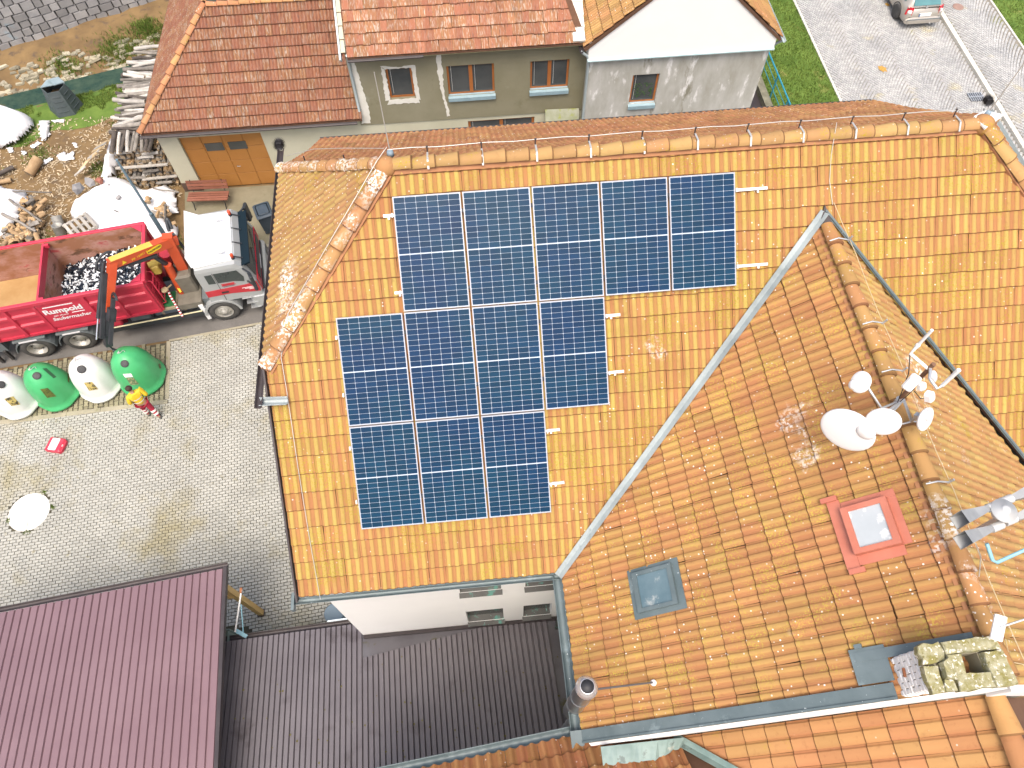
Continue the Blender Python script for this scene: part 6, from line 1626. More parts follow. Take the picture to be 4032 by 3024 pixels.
for s_ in (1, -1):
    for x in ribx:
        k = MB(); k.hexa([(x - .07, -1.20 * s_, CZ0 + .02), (x + .07, -1.20 * s_, CZ0 + .02), (x + .045, -1.275 * s_, CZ0 + .06), (x - .045, -1.275 * s_, CZ0 + .06), (x - .07, -1.20 * s_, CZ1 - .1), (x + .07, -1.20 * s_, CZ1 - .1), (x + .045, -1.275 * s_, CZ1 - .11), (x - .045, -1.275 * s_, CZ1 - .11)]); k.build('rib', m_tred, cont)
    for xa, xb in zip(ribx, ribx[1:]):
        if xa == -3.62: continue
        for z in (2.12, 1.66):
            k = MB(); k.hexa([(xb + .06, -1.2 * s_, z - .09), (xa - .06, -1.2 * s_, z - .09), (xa - .06, -1.2 * s_, z + .09), (xb + .06, -1.2 * s_, z + .09), (xb + .06, -1.255 * s_, z - .05), (xa - .06, -1.255 * s_, z - .05), (xa - .06, -1.255 * s_, z + .05), (xb + .06, -1.255 * s_, z + .05)]); k.build('cross_rib', m_tred, cont)
    k = MB(); k.box((-5.02, -1.232 * s_ - .008, 1.36), (-3.68, -1.232 * s_ + .03, 2.52)); k.build('sign_panel', m_tred, cont)
    k = MB(); k.box((CXR, -1.21 * s_ - .03, CZ0 - .02), (CXF, -1.21 * s_ + .03, CZ0 + .08)); k.build('bottom_rail', m_tred, cont)
def lettering(txt, p, size, mat, parent, rx=90, rz=0, shear=0.0, ext=.002, bold=0.0, rot=None, sx=1.0):
    c = bpy.data.curves.new('lettering', 'FONT'); c.body = txt; c.size = size; c.extrude = ext; c.shear = shear; c.offset = bold; c.align_x = 'CENTER'; c.align_y = 'CENTER'
    c.materials.append(mat); o = bpy.data.objects.new('lettering', c); COL.objects.link(o); o.parent = parent; o.location = p
    o.rotation_euler = rot if rot else (R(rx), 0, R(rz)); o.scale = (sx, 1, 1); return o
lettering('Rumpold', (-4.38, -1.246, 2.12), .30, m_cabw, cont, bold=.010, sx=1.05)
lettering('den chutny', (-4.55, -1.246, 1.90), .10, m_cabw, cont, shear=.3)
lettering('Saubermacher', (-4.30, -1.246, 1.74), .20, m_cabw, cont, shear=.25, bold=.003)
k = MB(); k.box((-4.86, -1.248, 2.33), (-3.98, -1.238, 2.37)); k.box((-4.20, -1.248, 1.91), (-3.82, -1.238, 1.94)); k.build('sign_bars', m_cabw, cont)
# front wall of the container: hook frame and ladder
k = MB(); k.box((CXF, -1.2, CZ0), (CXF + .06, -1.06, CZ1)); k.box((CXF, 1.06, CZ0), (CXF + .06, 1.2, CZ1)); k.box((CXF, -.35, CZ0), (CXF + .12, -.2, CZ1 - .1)); k.box((CXF, .2, CZ0), (CXF + .12, .35, CZ1 - .1)); k.box((CXF, -1.06, 1.9), (CXF + .08, 1.06, 2.05)); k.bbox((CXF + .05, -.35, 2.1), (CXF + .30, .35, 2.3), .03)
k.build('front_frame', m_tred, cont)
k = MB()
for y in (-1.0, -.62): k.tube([(CXF + .02, y, 2.45), (CXF + .16, y, 2.40), (CXF + .18, y, 1.3), (CXF + .02, y, 1.25)], .022, 6)
k.build('ladder', m_tred, cont)
for i in range(5):
    k = MB(); k.tube([(CXF + .18, -1.0, 1.42 + .22 * i), (CXF + .18, -.62, 1.42 + .22 * i)], .018, 6); k.build('ladder_rung', m_tred, cont)
# undercarriage details on the near side
k = MB(); k.hexa([(-3.55, -1.26, .58), (-.62, -1.26, .58), (-.62, -1.20, .58), (-3.55, -1.20, .58), (-3.55, -1.26, .80), (-.62, -1.26, .80), (-.62, -1.20, .80), (-3.55, -1.20, .80)]); k.box((-3.55, -1.2, .70), (-.62, -1.08, .74)); sg = k.build('side_guard', m_hose, tk)
k = MB(); k.box((-3.55, -1.268, .795), (-.62, -1.225, .812)); k.build('reflective_line', M('pale_yellow_tape', (.60, .56, .36), rough=.4), sg)
k = MB(); k.bbox((-2.95, -1.05, .55), (-2.30, -.52, 1.0), .05); bbx = k.build('battery_box', m_mud, tk)
k = MB(); k.lathe([(.09, 1.0), (.09, 1.03), (.07, 1.05), (0, 1.05)], 14, (-2.62, -.85, 0)); k.build('filler_cap', m_steel, bbx)
k = MB(); k.tube([(-2.15, -.85, .72), (-.85, -.85, .72)], .14, 14); k.build('air_tank', M('dark_blue_tank', (.09, .115, .14), (.12, .15, .17), 4, .4), tk)
for x in (-1.9, -1.2):
    k = MB(); k.tube([(x - .04, -.85, .72), (x + .04, -.85, .72)], .147, 14); k.build('tank_strap', M('dusty_strap', (.33, .27, .19), rough=.8) if 'dusty_strap' not in bpy.data.materials else bpy.data.materials['dusty_strap'], tk)
k = MB(); k.bbox((-3.52, -1.15, .45), (-3.18, -.75, 1.05), .04); k.build('red_wedge', m_tred, tk)
k = MB(); k.box((-2.25, -1.12, 1.0), (-1.30, -.45, 1.10)); k.build('tray', M('dusty_tray', (.30, .25, .16), (.36, .31, .21), 4, .8), tk)
m_gnet = M('green_net', (.012, .10, .03), (.02, .16, .05), 20, .8, bump=.8, bscale=60)
k = MB(); vs = []; 
for i in range(10):
    for j in range(6): vs.append((-2.2 + i * .095, -1.08 + j * .115, 1.11 + random.uniform(0, .07)))
k.add(vs, [(i * 6 + j, (i + 1) * 6 + j, (i + 1) * 6 + j + 1, i * 6 + j + 1) for i in range(9) for j in range(5)], True); k.build('green_net', m_gnet, tk)
m_stripe = bpy.data.materials.new('red_white_stripe'); m_stripe.use_nodes = True
N = m_stripe.node_tree; L = N.links
tc = N.nodes.new('ShaderNodeTexCoord'); sx = N.nodes.new('ShaderNodeSeparateXYZ'); L.new(tc.outputs['Object'], sx.inputs[0])
ad = N.nodes.new('ShaderNodeMath'); ad.operation = 'ADD'; L.new(sx.outputs['Y'], ad.inputs[0]); L.new(sx.outputs['Z'], ad.inputs[1])
mu = N.nodes.new('ShaderNodeMath'); mu.operation = 'MULTIPLY'; mu.inputs[1].default_value = 7; L.new(ad.outputs[0], mu.inputs[0])
fr = N.nodes.new('ShaderNodeMath'); fr.operation = 'FRACT'; L.new(mu.outputs[0], fr.inputs[0]); gt = N.nodes.new('ShaderNodeMath'); gt.operation = 'GREATER_THAN'; gt.inputs[1].default_value = .5; L.new(fr.outputs[0], gt.inputs[0])
x = N.nodes.new('ShaderNodeMix'); x.data_type = 'RGBA'; x.inputs[6].default_value = (.42, .02, .035, 1); x.inputs[7].default_value = (.75, .74, .72, 1); L.new(gt.outputs[0], x.inputs[0]); L.new(x.outputs[2], N.nodes['Principled BSDF'].inputs['Base Color'])
k = MB(); k.prism([(-1.44, -.78, 1.58), (-1.40, -.98, 1.55), (-1.30, -1.30, .95), (-1.28, -1.36, .82), (-1.30, -1.28, .76), (-1.38, -1.08, .86), (-1.44, -.82, 1.35)], (.05, .02, 0)); k.build('warning_board', m_stripe, tk)
k = MB(); k.lathe([(.11, 0), (.115, .03), (.10, .04), (0, .04)], 18, (-1.46, -.86, 1.70)); k.tube([(-1.46, -.86, 1.70), (-1.3, -.6, 1.6)], .03, 8); k.build('outrigger_pad', M('dusty_pad', (.30, .24, .14), (.36, .30, .18), 5, .8), tk)
k = MB(); k.box((-.78, -1.05, .62), (-.30, -.6, 1.15)); k.build('exhaust_box', m_mud, tk)
# crane
k = MB(); k.box((-1.25, -1.18, .95), (-.50, 1.18, 1.2)); k.bbox((-1.10, -.72, 1.2), (-.55, .25, 2.0), .06); k.build('crane_base', M('dusty_crane_base', (.12, .11, .085), (.17, .155, .125), 4, .7), tk)
E1_ = Vector((-.66, -.36, 3.42)); E0_ = Vector((-.78, -.30, 1.9)); K1 = Vector((-2.16, -1.20, 3.72)); TP = Vector((-3.20, -2.55, 1.75))
k = MB(); k.beam((-.80, -.28, 1.5), E1_ + Vector((.02, 0, .12)), .30, .32, (1, 0, 0), w2=.23, h2=.30); k.build('crane_column', m_tor, tk)
k = MB(); k.tube([(-1.12, -.62, 1.2), (-1.05, -.55, 2.5)], .12, 12); k.build('slewing_cylinder', m_tor, tk)
k = MB(); k.tube([(-.98, -.42, 2.05), (-1.25, -.60, 3.05)], .075, 10); k.tube([(-1.25, -.60, 3.05), (-1.32, -.66, 3.3)], .04, 8); k.build('lift_cylinder', m_hose, tk)
ud = (0, 0, 1)
d1 = (K1 - E1_).normalized(); a1 = d1.cross(Vector(ud)).normalized()
k = MB(); k.beam(E1_ - d1 * .22 + Vector((0, 0, -.12)), K1 + d1 * .1 + Vector((0, 0, -.02)), .25, .34, ud, w2=.21, h2=.28); bm_ = k.build('main_boom', m_tor, tk)
k = MB(); k.beam(E1_ + d1 * .30 + Vector((0, 0, .058)), K1 + Vector((0, 0, .127)), .235, .02, ud, w2=.20); k.build('boom_top', m_tyel, bm_)
k = MB(); k.tube([E1_ + d1 * .55 + Vector((0, 0, -.42)) + a1 * .0, K1 - d1 * .35 + Vector((0, 0, -.30))], .085, 12); k.tube([K1 - d1 * .35 + Vector((0, 0, -.30)), K1 + Vector((0, 0, -.28))], .05, 10); k.build('boom_cylinder', m_hose, bm_)
# the side of the boom that faces the road carries the lettering
sn = a1 if X2(a1).y - X2((0, 0, 0)).y < 0 else -a1
xx = sn.cross(Vector((0, 0, 1))); xx = -xx if False else xx
tx = Vector((0, 0, 1)).cross(sn).normalized(); up_ = sn.cross(tx).normalized()
RM = Matrix((tx, up_, sn)).transposed()
mid = E1_ + (K1 - E1_) * .30 + sn * .128 + Vector((0, 0, -.06))
k = MB(); k.T = Matrix.Translation(mid) @ RM.to_4x4(); k.prism([(.30 * c_ + math.copysign(.12, c_) if abs(c_) > 1e-3 else 0, .085 * s_, 0) for c_, s_ in [(math.cos(R(a)) * .4, math.sin(R(a))) for a in range(0, 360, 20)]], (0, 0, .006)); k.build('maker_plate', M('label_yellow', (.70, .50, .02), rough=.4), bm_)
m_ink = M('black_ink', (.015, .015, .015), rough=.5)
o = lettering('PALFINGER', mid + sn * .008, .085, m_ink, bm_, rot=RM.to_euler(), bold=.002, shear=.15)
o = lettering('PK 16001 K', E1_ + (K1 - E1_) * .56 + sn * .124 + Vector((0, 0, -.07)), .11, bpy.data.materials['label_yellow'], bm_, rot=RM.to_euler(), shear=.15)
k = MB(); k.T = Matrix.Translation(E1_ + (K1 - E1_) * .84 + sn * .118 + Vector((0, 0, -.06))) @ RM.to_4x4(); k.prism([(-.07, -.06, 0), (.07, -.06, 0), (0, .07, 0)], (0, 0, .005)); k.build('warning_sign', bpy.data.materials['label_yellow'], bm_)
d2 = (TP - K1).normalized(); side = d2.cross(d1).normalized()
k = MB(); k.beam(K1 + Vector((.03, .03, .02)), K1 + d2 * 1.55, .24, .22, d1, w2=.20, h2=.2); ob = k.build('outer_boom', m_tor, tk)
k = MB(); k.beam(K1 - d1 * -.18 + d2 * .25 + side * .03, K1 + d1 * .16 + d2 * 2.35, .14, .12, d1); k.beam(K1 + d2 * 1.5, TP - d2 * .25, .15, .14, d1); k.build('extension', m_hose, ob)
k = MB(); k.tube([K1 + d1 * .20 + side * .12 - d2 * .05, K1 + d1 * .26 + side * .14 + d2 * 1.7], .06, 10); k.build('extension_cylinder', m_hose, ob)
k = MB(); k.tube([K1 + d1 * .26 + side * .14 + d2 * 1.7, K1 + d1 * .27 + side * .14 + d2 * 2.4], .028, 8); k.tube([K1 + d1 * .16 + side * -.02 + d2 * 1.6, K1 + d1 * .17 - side * .02 + d2 * 2.3], .026, 8); k.build('piston_rod', M('chrome', (.75, .75, .78), rough=.12, metal=.9), ob)
k = MB(); k.beam(K1 - side * .30 + d2 * 1.0, K1 - side * .30 + d2 * 2.5, .12, .10, d1); k.beam(K1 - side * .26 + d2 * 1.35, K1 - side * .22 + d2 * 1.75, .22, .2, d1); k.build('valve_bank', m_hose, ob)
for o_, rr in ((-.30, .20), (-.34, .26)):
    k = MB(); c_ = K1 + side * o_ + d2 * 1.1 - d1 * .02; k.tube([c_ + (d2 * math.cos(t) + side * math.sin(t)) * rr for t in [q * .35 - .3 for q in range(14)]], .022, 6); k.build('hose', m_hose, ob)
k = MB(); k.tube([K1 + d1 * .1 + (d1 * math.sin(t) - d2 * math.cos(t)) * .28 + side * .2 for t in [q * .3 - .6 for q in range(12)]], .035, 8); k.build('hose', m_hose, ob)
k = MB(); k.tube([E1_ + Vector((.10, .30, .0)) + Vector((.05 * math.cos(t), .22 * math.sin(t), .25 * math.sin(t) + .05)) for t in [q * .3 for q in range(12)]], .05, 8); k.tube([E1_ + Vector((.2, .05, .1)), (-.45, -.1, 2.2), (-.5, -.1, 1.4)], .045, 8); k.build('hose', m_hose, tk)
k = MB(); k.beam(TP - d2 * .3, TP + Vector((0, 0, -.12)), .22, .20, d1); k.tube([TP + Vector((0, 0, -.1)), TP + Vector((.05, -.03, -.38))], .03, 6); k.lathe([(.05, -.08), (.07, 0), (.05, .08)], 10, tuple(TP + Vector((.05, -.03, -.42)))); k.build('hook_head', m_hose, ob)
k = MB(); k.bbox((-1.62, -.55, 2.15), (-1.36, -.20, 2.5), .04); k.tube([(-1.62, -.5, 2.58), (-1.3, -.35, 2.5)], .09, 10); k.build('control_seat', M('worn_yellow', (.42, .30, .05), (.48, .36, .09), 4, .6, spots=(((.12, .10, .06), 5, .6, .1),)), tk)
k = MB(); k.tube([(-1.40, .15, 1.3), (-1.15, -.02, 2.45)], .17, 14); k.build('red_stabiliser_tube', m_redp, tk)
k = MB(); k.beam((-1.22, -.45, 1.75), (-1.10, -.75, 1.35), .06, .14); k.build('oval_label', bpy.data.materials['label_yellow'], tk)
# broken glass heap riding in the container
gl_w = M('clear_bottle_glass', (0.70, 0.74, 0.76), rough=0.12, rand=.5)
gl_d = M('dark_bottle_glass', (0.012, 0.02, 0.03), rough=0.08, rand=.5, spec=.8)
hp = bpy.data.meshes.new('bottle_heap'); vs = []; fs = []; mi = []; ti = []
def shard(c, d, L_, r, mat_i, n=6):
    d = d.normalized(); a = d.cross(Vector((.3, .2, 1))).normalized(); b_ = d.cross(a); b0 = len(vs)
    for (s_, rr) in ((-L_ / 2, r), (L_ * .18, r), (L_ * .30, r * .42), (L_ / 2, r * .38)):
        for i in range(n):
            t = 2 * math.pi * i / n; vs.append(tuple(c + d * s_ + (a * math.cos(t) + b_ * math.sin(t)) * rr))
    for q in range(3):
        for i in range(n): fs.append((b0 + q * n + i, b0 + q * n + (i + 1) % n, b0 + (q + 1) * n + (i + 1) % n, b0 + (q + 1) * n + i)); mi.append(mat_i)
    fs.append(tuple(b0 + i for i in range(n - 1, -1, -1))); mi.append(mat_i); fs.append(tuple(b0 + 3 * n + i for i in range(n))); mi.append(mat_i)
    ti.extend([random.random()] * (4 * n))
def heap_z(x, y): return 1.42 + .42 * max(0, min(1, (x + 4.95) / 1.6)) * (1 - .18 * abs(y)) + .05 * nz(x, y, 1.7)
for _ in range(2300):
    x = random.uniform(-4.78, -1.86); y = random.uniform(-1.10, 1.10)
    if x < -4.4 and y > .5 and random.random() < .6: continue
    shard(Vector((x, y, heap_z(x, y) + random.uniform(-.03, .05))), Vector((random.gauss(0, 1), random.gauss(0, 1), random.gauss(0, .35))), random.uniform(.10, .24), random.uniform(.022, .042), 0 if random.random() < .36 else 1)
hp.from_pydata(vs, [], fs); hp.materials.append(gl_w); hp.materials.append(gl_d); hp.polygons.foreach_set('material_index', mi)
a = hp.attributes.new('tint', 'FLOAT', 'POINT'); a.data.foreach_set('value', ti); hp.update()
o = link('bottle_heap', hp); o.location = (-8.63, 16.09, 0); o.rotation_euler = (0, 0, TR); tag(o, 'heap of clear and dark waste glass bottles lying in the lorry container', 'glass', kind='stuff')
DG = None
k = MB(); vs = []
for i in range(13):
    for j in range(9): x = -4.80 + i * (2.95 / 12); y = -1.13 + j * (2.26 / 8); vs.append((x, y, heap_z(x, y) - .045))
k.add(vs, [(i * 9 + j, (i + 1) * 9 + j, (i + 1) * 9 + j + 1, i * 9 + j + 1) for i in range(12) for j in range(8)])
o2 = k.build('heap_body', gl_d, o); 
# ================================================================== BELL BINS
def bell(label, cx, cy, rz, c1, c2, marks, rmax=.64, h=1.62):
    t = thing('bottle_bank', label, 'bottle bank', (cx, cy, 0), group='bell shaped glass bins in a row by the lorry')
    mt = M('bell_plastic', c1, c2, 1.8, 0.45, spots=((tuple(v * .72 for v in c1), 2.2, .64, .12),), coat=.1)
    prof = [(.60, .05), (.62, .08), (.69, .11), (.695, .19), (.64, .225), (.63, .40), (.61, .65), (.575, .90), (.525, 1.10), (.45, 1.29), (.35, 1.44), (.23, 1.54), (.11, 1.59), (0, 1.605)]
    k_ = h / 1.62; q = rmax / .64
    prof = [(r * q, z * k_) for r, z in prof]
    fac = [R(a) for a in (-35, 55, 145, 235)]
    def sq(tt):
        v = 1.0
        for f_ in fac:
            cdiff = math.cos(tt - f_ - rz)
            if cdiff > .3: v = min(v, .955 / cdiff)
        return v
    k = MB(); k.lathe(prof, 48, squash=sq); body = k.build('shell', mt, t)
    k = MB(); k.lathe([(.60 * q, .0), (.60 * q, .055)], 36); k.build('foot_ring', m_black, t)
    def rad(z):
        for (r0, z0), (r1, z1) in zip(prof, prof[1:]):
            if z0 <= z <= z1: return r0 + (r1 - r0) * (z - z0) / (z1 - z0 + 1e-9)
        return 0
    eye = Vector((0, 0, H))
    def hit(px, py):
        d = Vector(((px - 2016) / 2850.0, -(py - 1512) / 2850.0, -1.0)); d = (Matrix(CM) @ d).normalized()
        s_ = (H - 1.9) / -d.z
        for _ in range(400):
            p = eye + d * s_; l = p - Vector((cx, cy, 0))
            if 0.05 < l.z < h and math.hypot(l.x, l.y) <= rad(l.z) * sq(math.atan2(l.y, l.x)): return l
            s_ += .008
        return None
    for kind, mat_, pts in marks:
        if kind == 'hole':
            l = hit(*pts[0])
            if l is None: continue
            e = .02; g0 = Vector((l.x, l.y, 0)).normalized(); sl = (rad(l.z + e) - rad(l.z - e)) / (2 * e)
            nn = (g0 - Vector((0, 0, sl))).normalized()
            k = MB(); k.T = Matrix.Translation(l) @ orient(nn); rr = pts[1]
            k.lathe([(rr * 1.12, -.02), (rr * 1.15, .025), (rr, .03)], 20); k.lathe([(rr, .025), (0, .02)], 20); f_ = k.build('opening', m_black, t)
            k = MB(); k.T = Matrix.Translation(l) @ orient(nn)
            for a in range(4): k.box((-.006, -rr * .8, .030), (.006, rr * .8, .034)); k.T = k.T @ Matrix.Rotation(R(45), 4, 'Z')
            k.build('rubber_flaps', m_hose, f_)
        else:
            A_, B_, C_, D_ = [Vector((*p, 0)) for p in pts]
            n = 5; vs = []; ok = True
            for i in range(n + 1):
                for j in range(n + 1):
                    u, v = i / n, j / n; p = (A_ * (1 - u) + B_ * u) * (1 - v) + (D_ * (1 - u) + C_ * u) * v
                    l = hit(p.x, p.y)
                    if l is None: ok = False; break
                    vs.append(l + Vector((l.x, l.y, .25)).normalized() * .012)
                if not ok: break
            if ok:
                k = MB(); k.add(vs, [(i * (n + 1) + j, (i + 1) * (n + 1) + j, (i + 1) * (n + 1) + j + 1, i * (n + 1) + j + 1) for i in range(n) for j in range(n)], True); k.build('sticker' if kind == 'sticker' else 'hatch', mat_, t)
    k = MB(); z0 = h - .02
    k.tube([Vector((-.10 + .02 * i, .07 * math.sin(i * .9), z0 + .10 * math.sin(math.pi * i / 10))) for i in range(11)], .010, 6); k.tube([(-.09, 0, z0 - .06), (-.09, 0, z0 + .03)], .03, 8); k.build('lifting_loop', m_wire, t)
    return t
def stk(name, base, mark):
    m = bpy.data.materials.get(name)
    return m or M(name, base, mark, 14, .5, lo=.50, hi=.54)
s_yel = stk('yellow_sticker', (.50, .40, .13), (.05, .045, .03)); s_olive = stk('olive_sticker', (.10, .12, .02), (.05, .07, .015)); s_green = stk('green_sticker', (.10, .16, .07), (.30, .30, .16)); s_white = stk('white_sticker', (.78, .78, .77), (.74, .74, .74)); s_grey = stk('brown_hatch', (.12, .11, .075), (.10, .09, .065))
GRN = (0.045, 0.34, 0.115); GR2 = (0.06, 0.40, 0.15); WHT = (0.62, 0.64, 0.60); WH2 = (0.72, 0.73, 0.71)
bell('white bottle bank at the left end of the row, cut by the picture edge', -14.78, 12.28, .1, WH2, WHT, [
    ('hole', m_black, ((4, 1515), .10)), ('sticker', s_yel, ((16, 1570), (52, 1560), (80, 1592), (46, 1598)))])
bell('green bell shaped bottle bank between the two white ones', -13.60, 12.46, .1, GRN, GR2, [
    ('hole', m_black, ((145, 1480), .10)), ('hole', m_black, ((155, 1408), .10)), ('sticker', s_olive, ((158, 1532), (188, 1527), (222, 1560), (186, 1566))), ('sticker', s_olive, ((265, 1470), (272, 1478), (272, 1510), (266, 1502))), ('hatch', M('dark_green_hatch', (.02, .085, .035), rough=.5), ((166, 1452), (182, 1450), (222, 1484), (210, 1490)))])
bell('white bell shaped bottle bank with a large brown hatch, third in the row', -12.28, 12.64, .1, WH2, (0.64, .66, .62), [
    ('hole', m_black, ((321, 1454), .11)), ('hole', m_black, ((335, 1382), .10)), ('sticker', s_yel, ((330, 1506), (362, 1503), (387, 1532), (352, 1538))), ('hatch', s_grey, ((394, 1412), (404, 1410), (440, 1450), (436, 1470))), ('sticker', s_grey, ((402, 1398), (405, 1398), (408, 1412), (405, 1412)))])
bell('green bell shaped bottle bank right under the crane hook beside the standing worker', -10.98, 12.78, .5, GRN, GR2, [
    ('hole', m_black, ((491, 1432), .10)), ('hole', m_black, ((508, 1359), .10)), ('sticker', s_white, ((484, 1472), (516, 1470), (524, 1483), (494, 1486))), ('sticker', s_green, ((496, 1488), (524, 1485), (548, 1512), (516, 1516))), ('sticker', s_olive, ((622, 1435), (630, 1432), (634, 1450), (627, 1452)))], .68, 1.66)

# ================================================================== WORKER
m_skin = M('skin', (.42, .24, .16), rough=.6); m_jack = M('yellow_work_jacket', (.62, .42, .012), (.66, .47, .03), 5, .7, bump=.3, bscale=12); m_trou = M('dark_red_trousers', (.30, .008, .03), (.34, .015, .04), 5, .75, bump=.3, bscale=12)
m_refl = M('reflective_tape', (.72, .72, .66), rough=.35); m_hair = M('dark_brown_hair', (.035, .02, .014), rough=.8); m_shoe = M('grey_work_shoe', (.11, .11, .10), rough=.8)
def skin(name, joints, bones, mat, parent, root=0, lv=2):
    me = bpy.data.meshes.new(name); me.from_pydata([j[0] for j in joints], bones, []); me.materials.append(mat)
    o = link(name, me, None, parent); md = o.modifiers.new('skin', 'SKIN'); md.use_smooth_shade = True
    for i, j in enumerate(joints):
        sv = me.skin_vertices[0].data[i]; sv.radius = (j[1], j[2] if len(j) > 2 else j[1]); sv.use_root = (i == root)
    sb = o.modifiers.new('smooth', 'SUBSURF'); sb.levels = lv; sb.render_levels = lv
    return o
pe = thing('person', 'person in yellow reflective jacket and dark red trousers walking towards the green bottle bank', 'person', (-10.50, 11.42, 0.03), R(128))
pe.scale = (.94, .94, .94)
# local axes: +X is the walking direction, Y to the left, Z up
J = [((0, 0, .93), .13, .15), ((.03, 0, 1.10), .115, .145), ((.06, 0, 1.34), .12, .17), ((.07, 0, 1.46), .07, .09), ((.085, 0, 1.53), .052, .052), ((.11, 0, 1.60), .075, .07), ((.12, 0, 1.70), .09, .078),
     ((.06, .19, 1.40), .06, .06), ((.01, .27, 1.16), .047, .047), ((.16, .22, 1.00), .035, .035), ((.22, .19, .96), .030, .04),
     ((.06, -.19, 1.40), .06, .06), ((-.06, -.27, 1.17), .047, .047), ((.10, -.22, 1.03), .035, .035), ((.19, -.14, 1.02), .030, .04),
     ((.02, .095, .86), .095, .095), ((.13, .10, .50), .062, .062), ((.06, .10, .09), .04, .04), ((.20, .11, .04), .042, .032),
     ((-.03, -.095, .86), .095, .095), ((-.08, -.10, .49), .062, .062), ((-.30, -.11, .12), .04, .04), ((-.18, -.12, .04), .042, .032)]
Bn = [(0, 1), (1, 2), (2, 3), (3, 4), (4, 5), (5, 6), (2, 7), (7, 8), (8, 9), (9, 10), (2, 11), (11, 12), (12, 13), (13, 14), (0, 15), (15, 16), (16, 17), (17, 18), (0, 19), (19, 20), (20, 21), (21, 22)]
skin('body', J, Bn, m_skin, pe)
g_ = 1.22
JJ = [((.01, 0, .90), .165, .19), ((.03, 0, 1.10), .15, .18), ((.06, 0, 1.34), .155, .205), ((.07, 0, 1.47), .085, .11), ((.06, .20, 1.41), .085, .085), ((.01, .28, 1.16), .07, .07), ((.13, .235, 1.02), .055, .055), ((.06, -.20, 1.41), .085, .085), ((-.06, -.28, 1.17), .07, .07), ((.07, -.235, 1.04), .055, .055)]
skin('jacket', JJ, [(0, 1), (1, 2), (2, 3), (2, 4), (4, 5), (5, 6), (2, 7), (7, 8), (8, 9)], m_jack, pe)
JT = [((0, 0, .95), .13, .165), ((.02, .095, .84), .115, .115), ((.13, .10, .50), .088, .088), ((.07, .10, .13), .068, .068), ((-.03, -.095, .84), .115, .115), ((-.08, -.10, .49), .088, .088), ((-.28, -.11, .17), .068, .068)]
tr = skin('trousers', JT, [(0, 1), (1, 2), (2, 3), (0, 4), (4, 5), (5, 6)], m_trou, pe)
for a, b, r_ in (((.13, .10, .42), (.12, .10, .36), .092), ((.10, .10, .30), (.09, .10, .24), .088), ((-.13, -.10, .42), (-.16, -.10, .365), .092), ((-.20, -.105, .30), (-.235, -.107, .25), .088)):
    k = MB(); k.tube([a, b], r_, 12); k.build('reflective_band', m_refl, tr)
for a, b in ((Vector((.04, 0, 1.26)), Vector((.04, 0, 1.30))), (Vector((.03, 0, 1.08)), Vector((.03, 0, 1.12)))):
    k = MB(); vs = []
    rx, ry = (.172, .205) if a.z > 1.2 else (.168, .195)
    for z_ in (a.z, b.z):
        for i in range(20): t = 2 * math.pi * i / 20; vs.append((a.x + rx * math.cos(t), ry * math.sin(t), z_))
    k.add(vs, [(i, (i + 1) % 20, 20 + (i + 1) % 20, 20 + i) for i in range(20)], True); k.build('reflective_stripe', m_refl, pe)
k = MB(); k.T = Matrix.Translation((.10, 0, 1.69)); k.lathe([(.085, -.05), (.104, .0), (.10, .05), (.07, .095), (0, .112)], 16, squash=lambda t: 1.0 if math.cos(t) < .5 else .93); k.build('hair', m_hair, pe)
k = MB(); k.T = Matrix.Translation((.11, 0, 1.64))
for y in (-.032, .032): k.lathe([(.010, -.006), (.012, 0), (.0, .008)], 8, (.083, y, .03))
k.build('eyes', m_white, pe)
for q in ((-.18, -.12, .04), (.18, .11, .04)):
    k = MB(); k.bbox((q[0] - .14, q[1] - .05, 0), (q[0] + .14, q[1] + .05, .10), .03); k.build('shoe', m_shoe, pe)
for s_, hx in ((1, (.22, .19, .96)), (-1, (.19, -.14, 1.02))):
    for i in range(4):
        skin('finger', [((hx[0], hx[1] + (i - 1.5) * .02, hx[2]), .011), ((hx[0] + .045 + .006 * (i in (1, 2)), hx[1] + (i - 1.5) * .021, hx[2] - .01), .009), ((hx[0] + .07, hx[1] + (i - 1.5) * .021, hx[2] - .035), .008)], [(0, 1), (1, 2)], m_skin, pe, lv=1)
    skin('thumb', [((hx[0] - .02, hx[1] - s_ * .02, hx[2] + .01), .012), ((hx[0] + .02, hx[1] - s_ * .05, hx[2] + .01), .010), ((hx[0] + .045, hx[1] - s_ * .055, hx[2]), .008)], [(0, 1), (1, 2)], m_skin, pe, lv=1)

# ================================================================== SMALL THINGS ON THE COURT
bx = thing('case', 'red and white plastic case lying on the brick court', 'case', (-13.33, 10.58, .03), R(-14))
m_pred = M('red_plastic', (.50, .02, .05), (.55, .05, .08), 4, .4)
k = MB(); k.bbox((-.24, -.22, 0), (.26, .24, .16), .03); k.build('shell', m_pred, bx)
k = MB(); k.bbox((-.13, -.19, .162), (.12, .21, .185), .02); k.build('white_lid', m_white, bx)
k = MB(); k.prism([(.26, -.20, .02), (.30, -.16, .02), (.30, .16, .02), (.26, .20, .02)], (0, 0, .10)); k.build('handle', m_pred, bx)
k = MB(); k.box((.255, -.03, .12), (.268, .04, .165)); k.build('latch', m_white, bx)
mh = thing('manhole_cover', 'round pale concrete cover in two halves set in the brick court', 'manhole cover', (-13.70, 8.48, 0), R(6))
m_pc = M('pale_concrete', (.62, .61, .55), (.70, .69, .63), 1.2, .9, bump=.2, bscale=60)
for s_ in (1, -1):
    k = MB(); k.prism([(.006 * s_, -.585, .004)] + [(s_ * .59 * math.cos(R(a)), .59 * math.sin(R(a)), .004) for a in range(-84, 85, 6)] + [(.006 * s_, .585, .004)], (0, 0, .026)); k.build('half_slab', m_pc, mh)
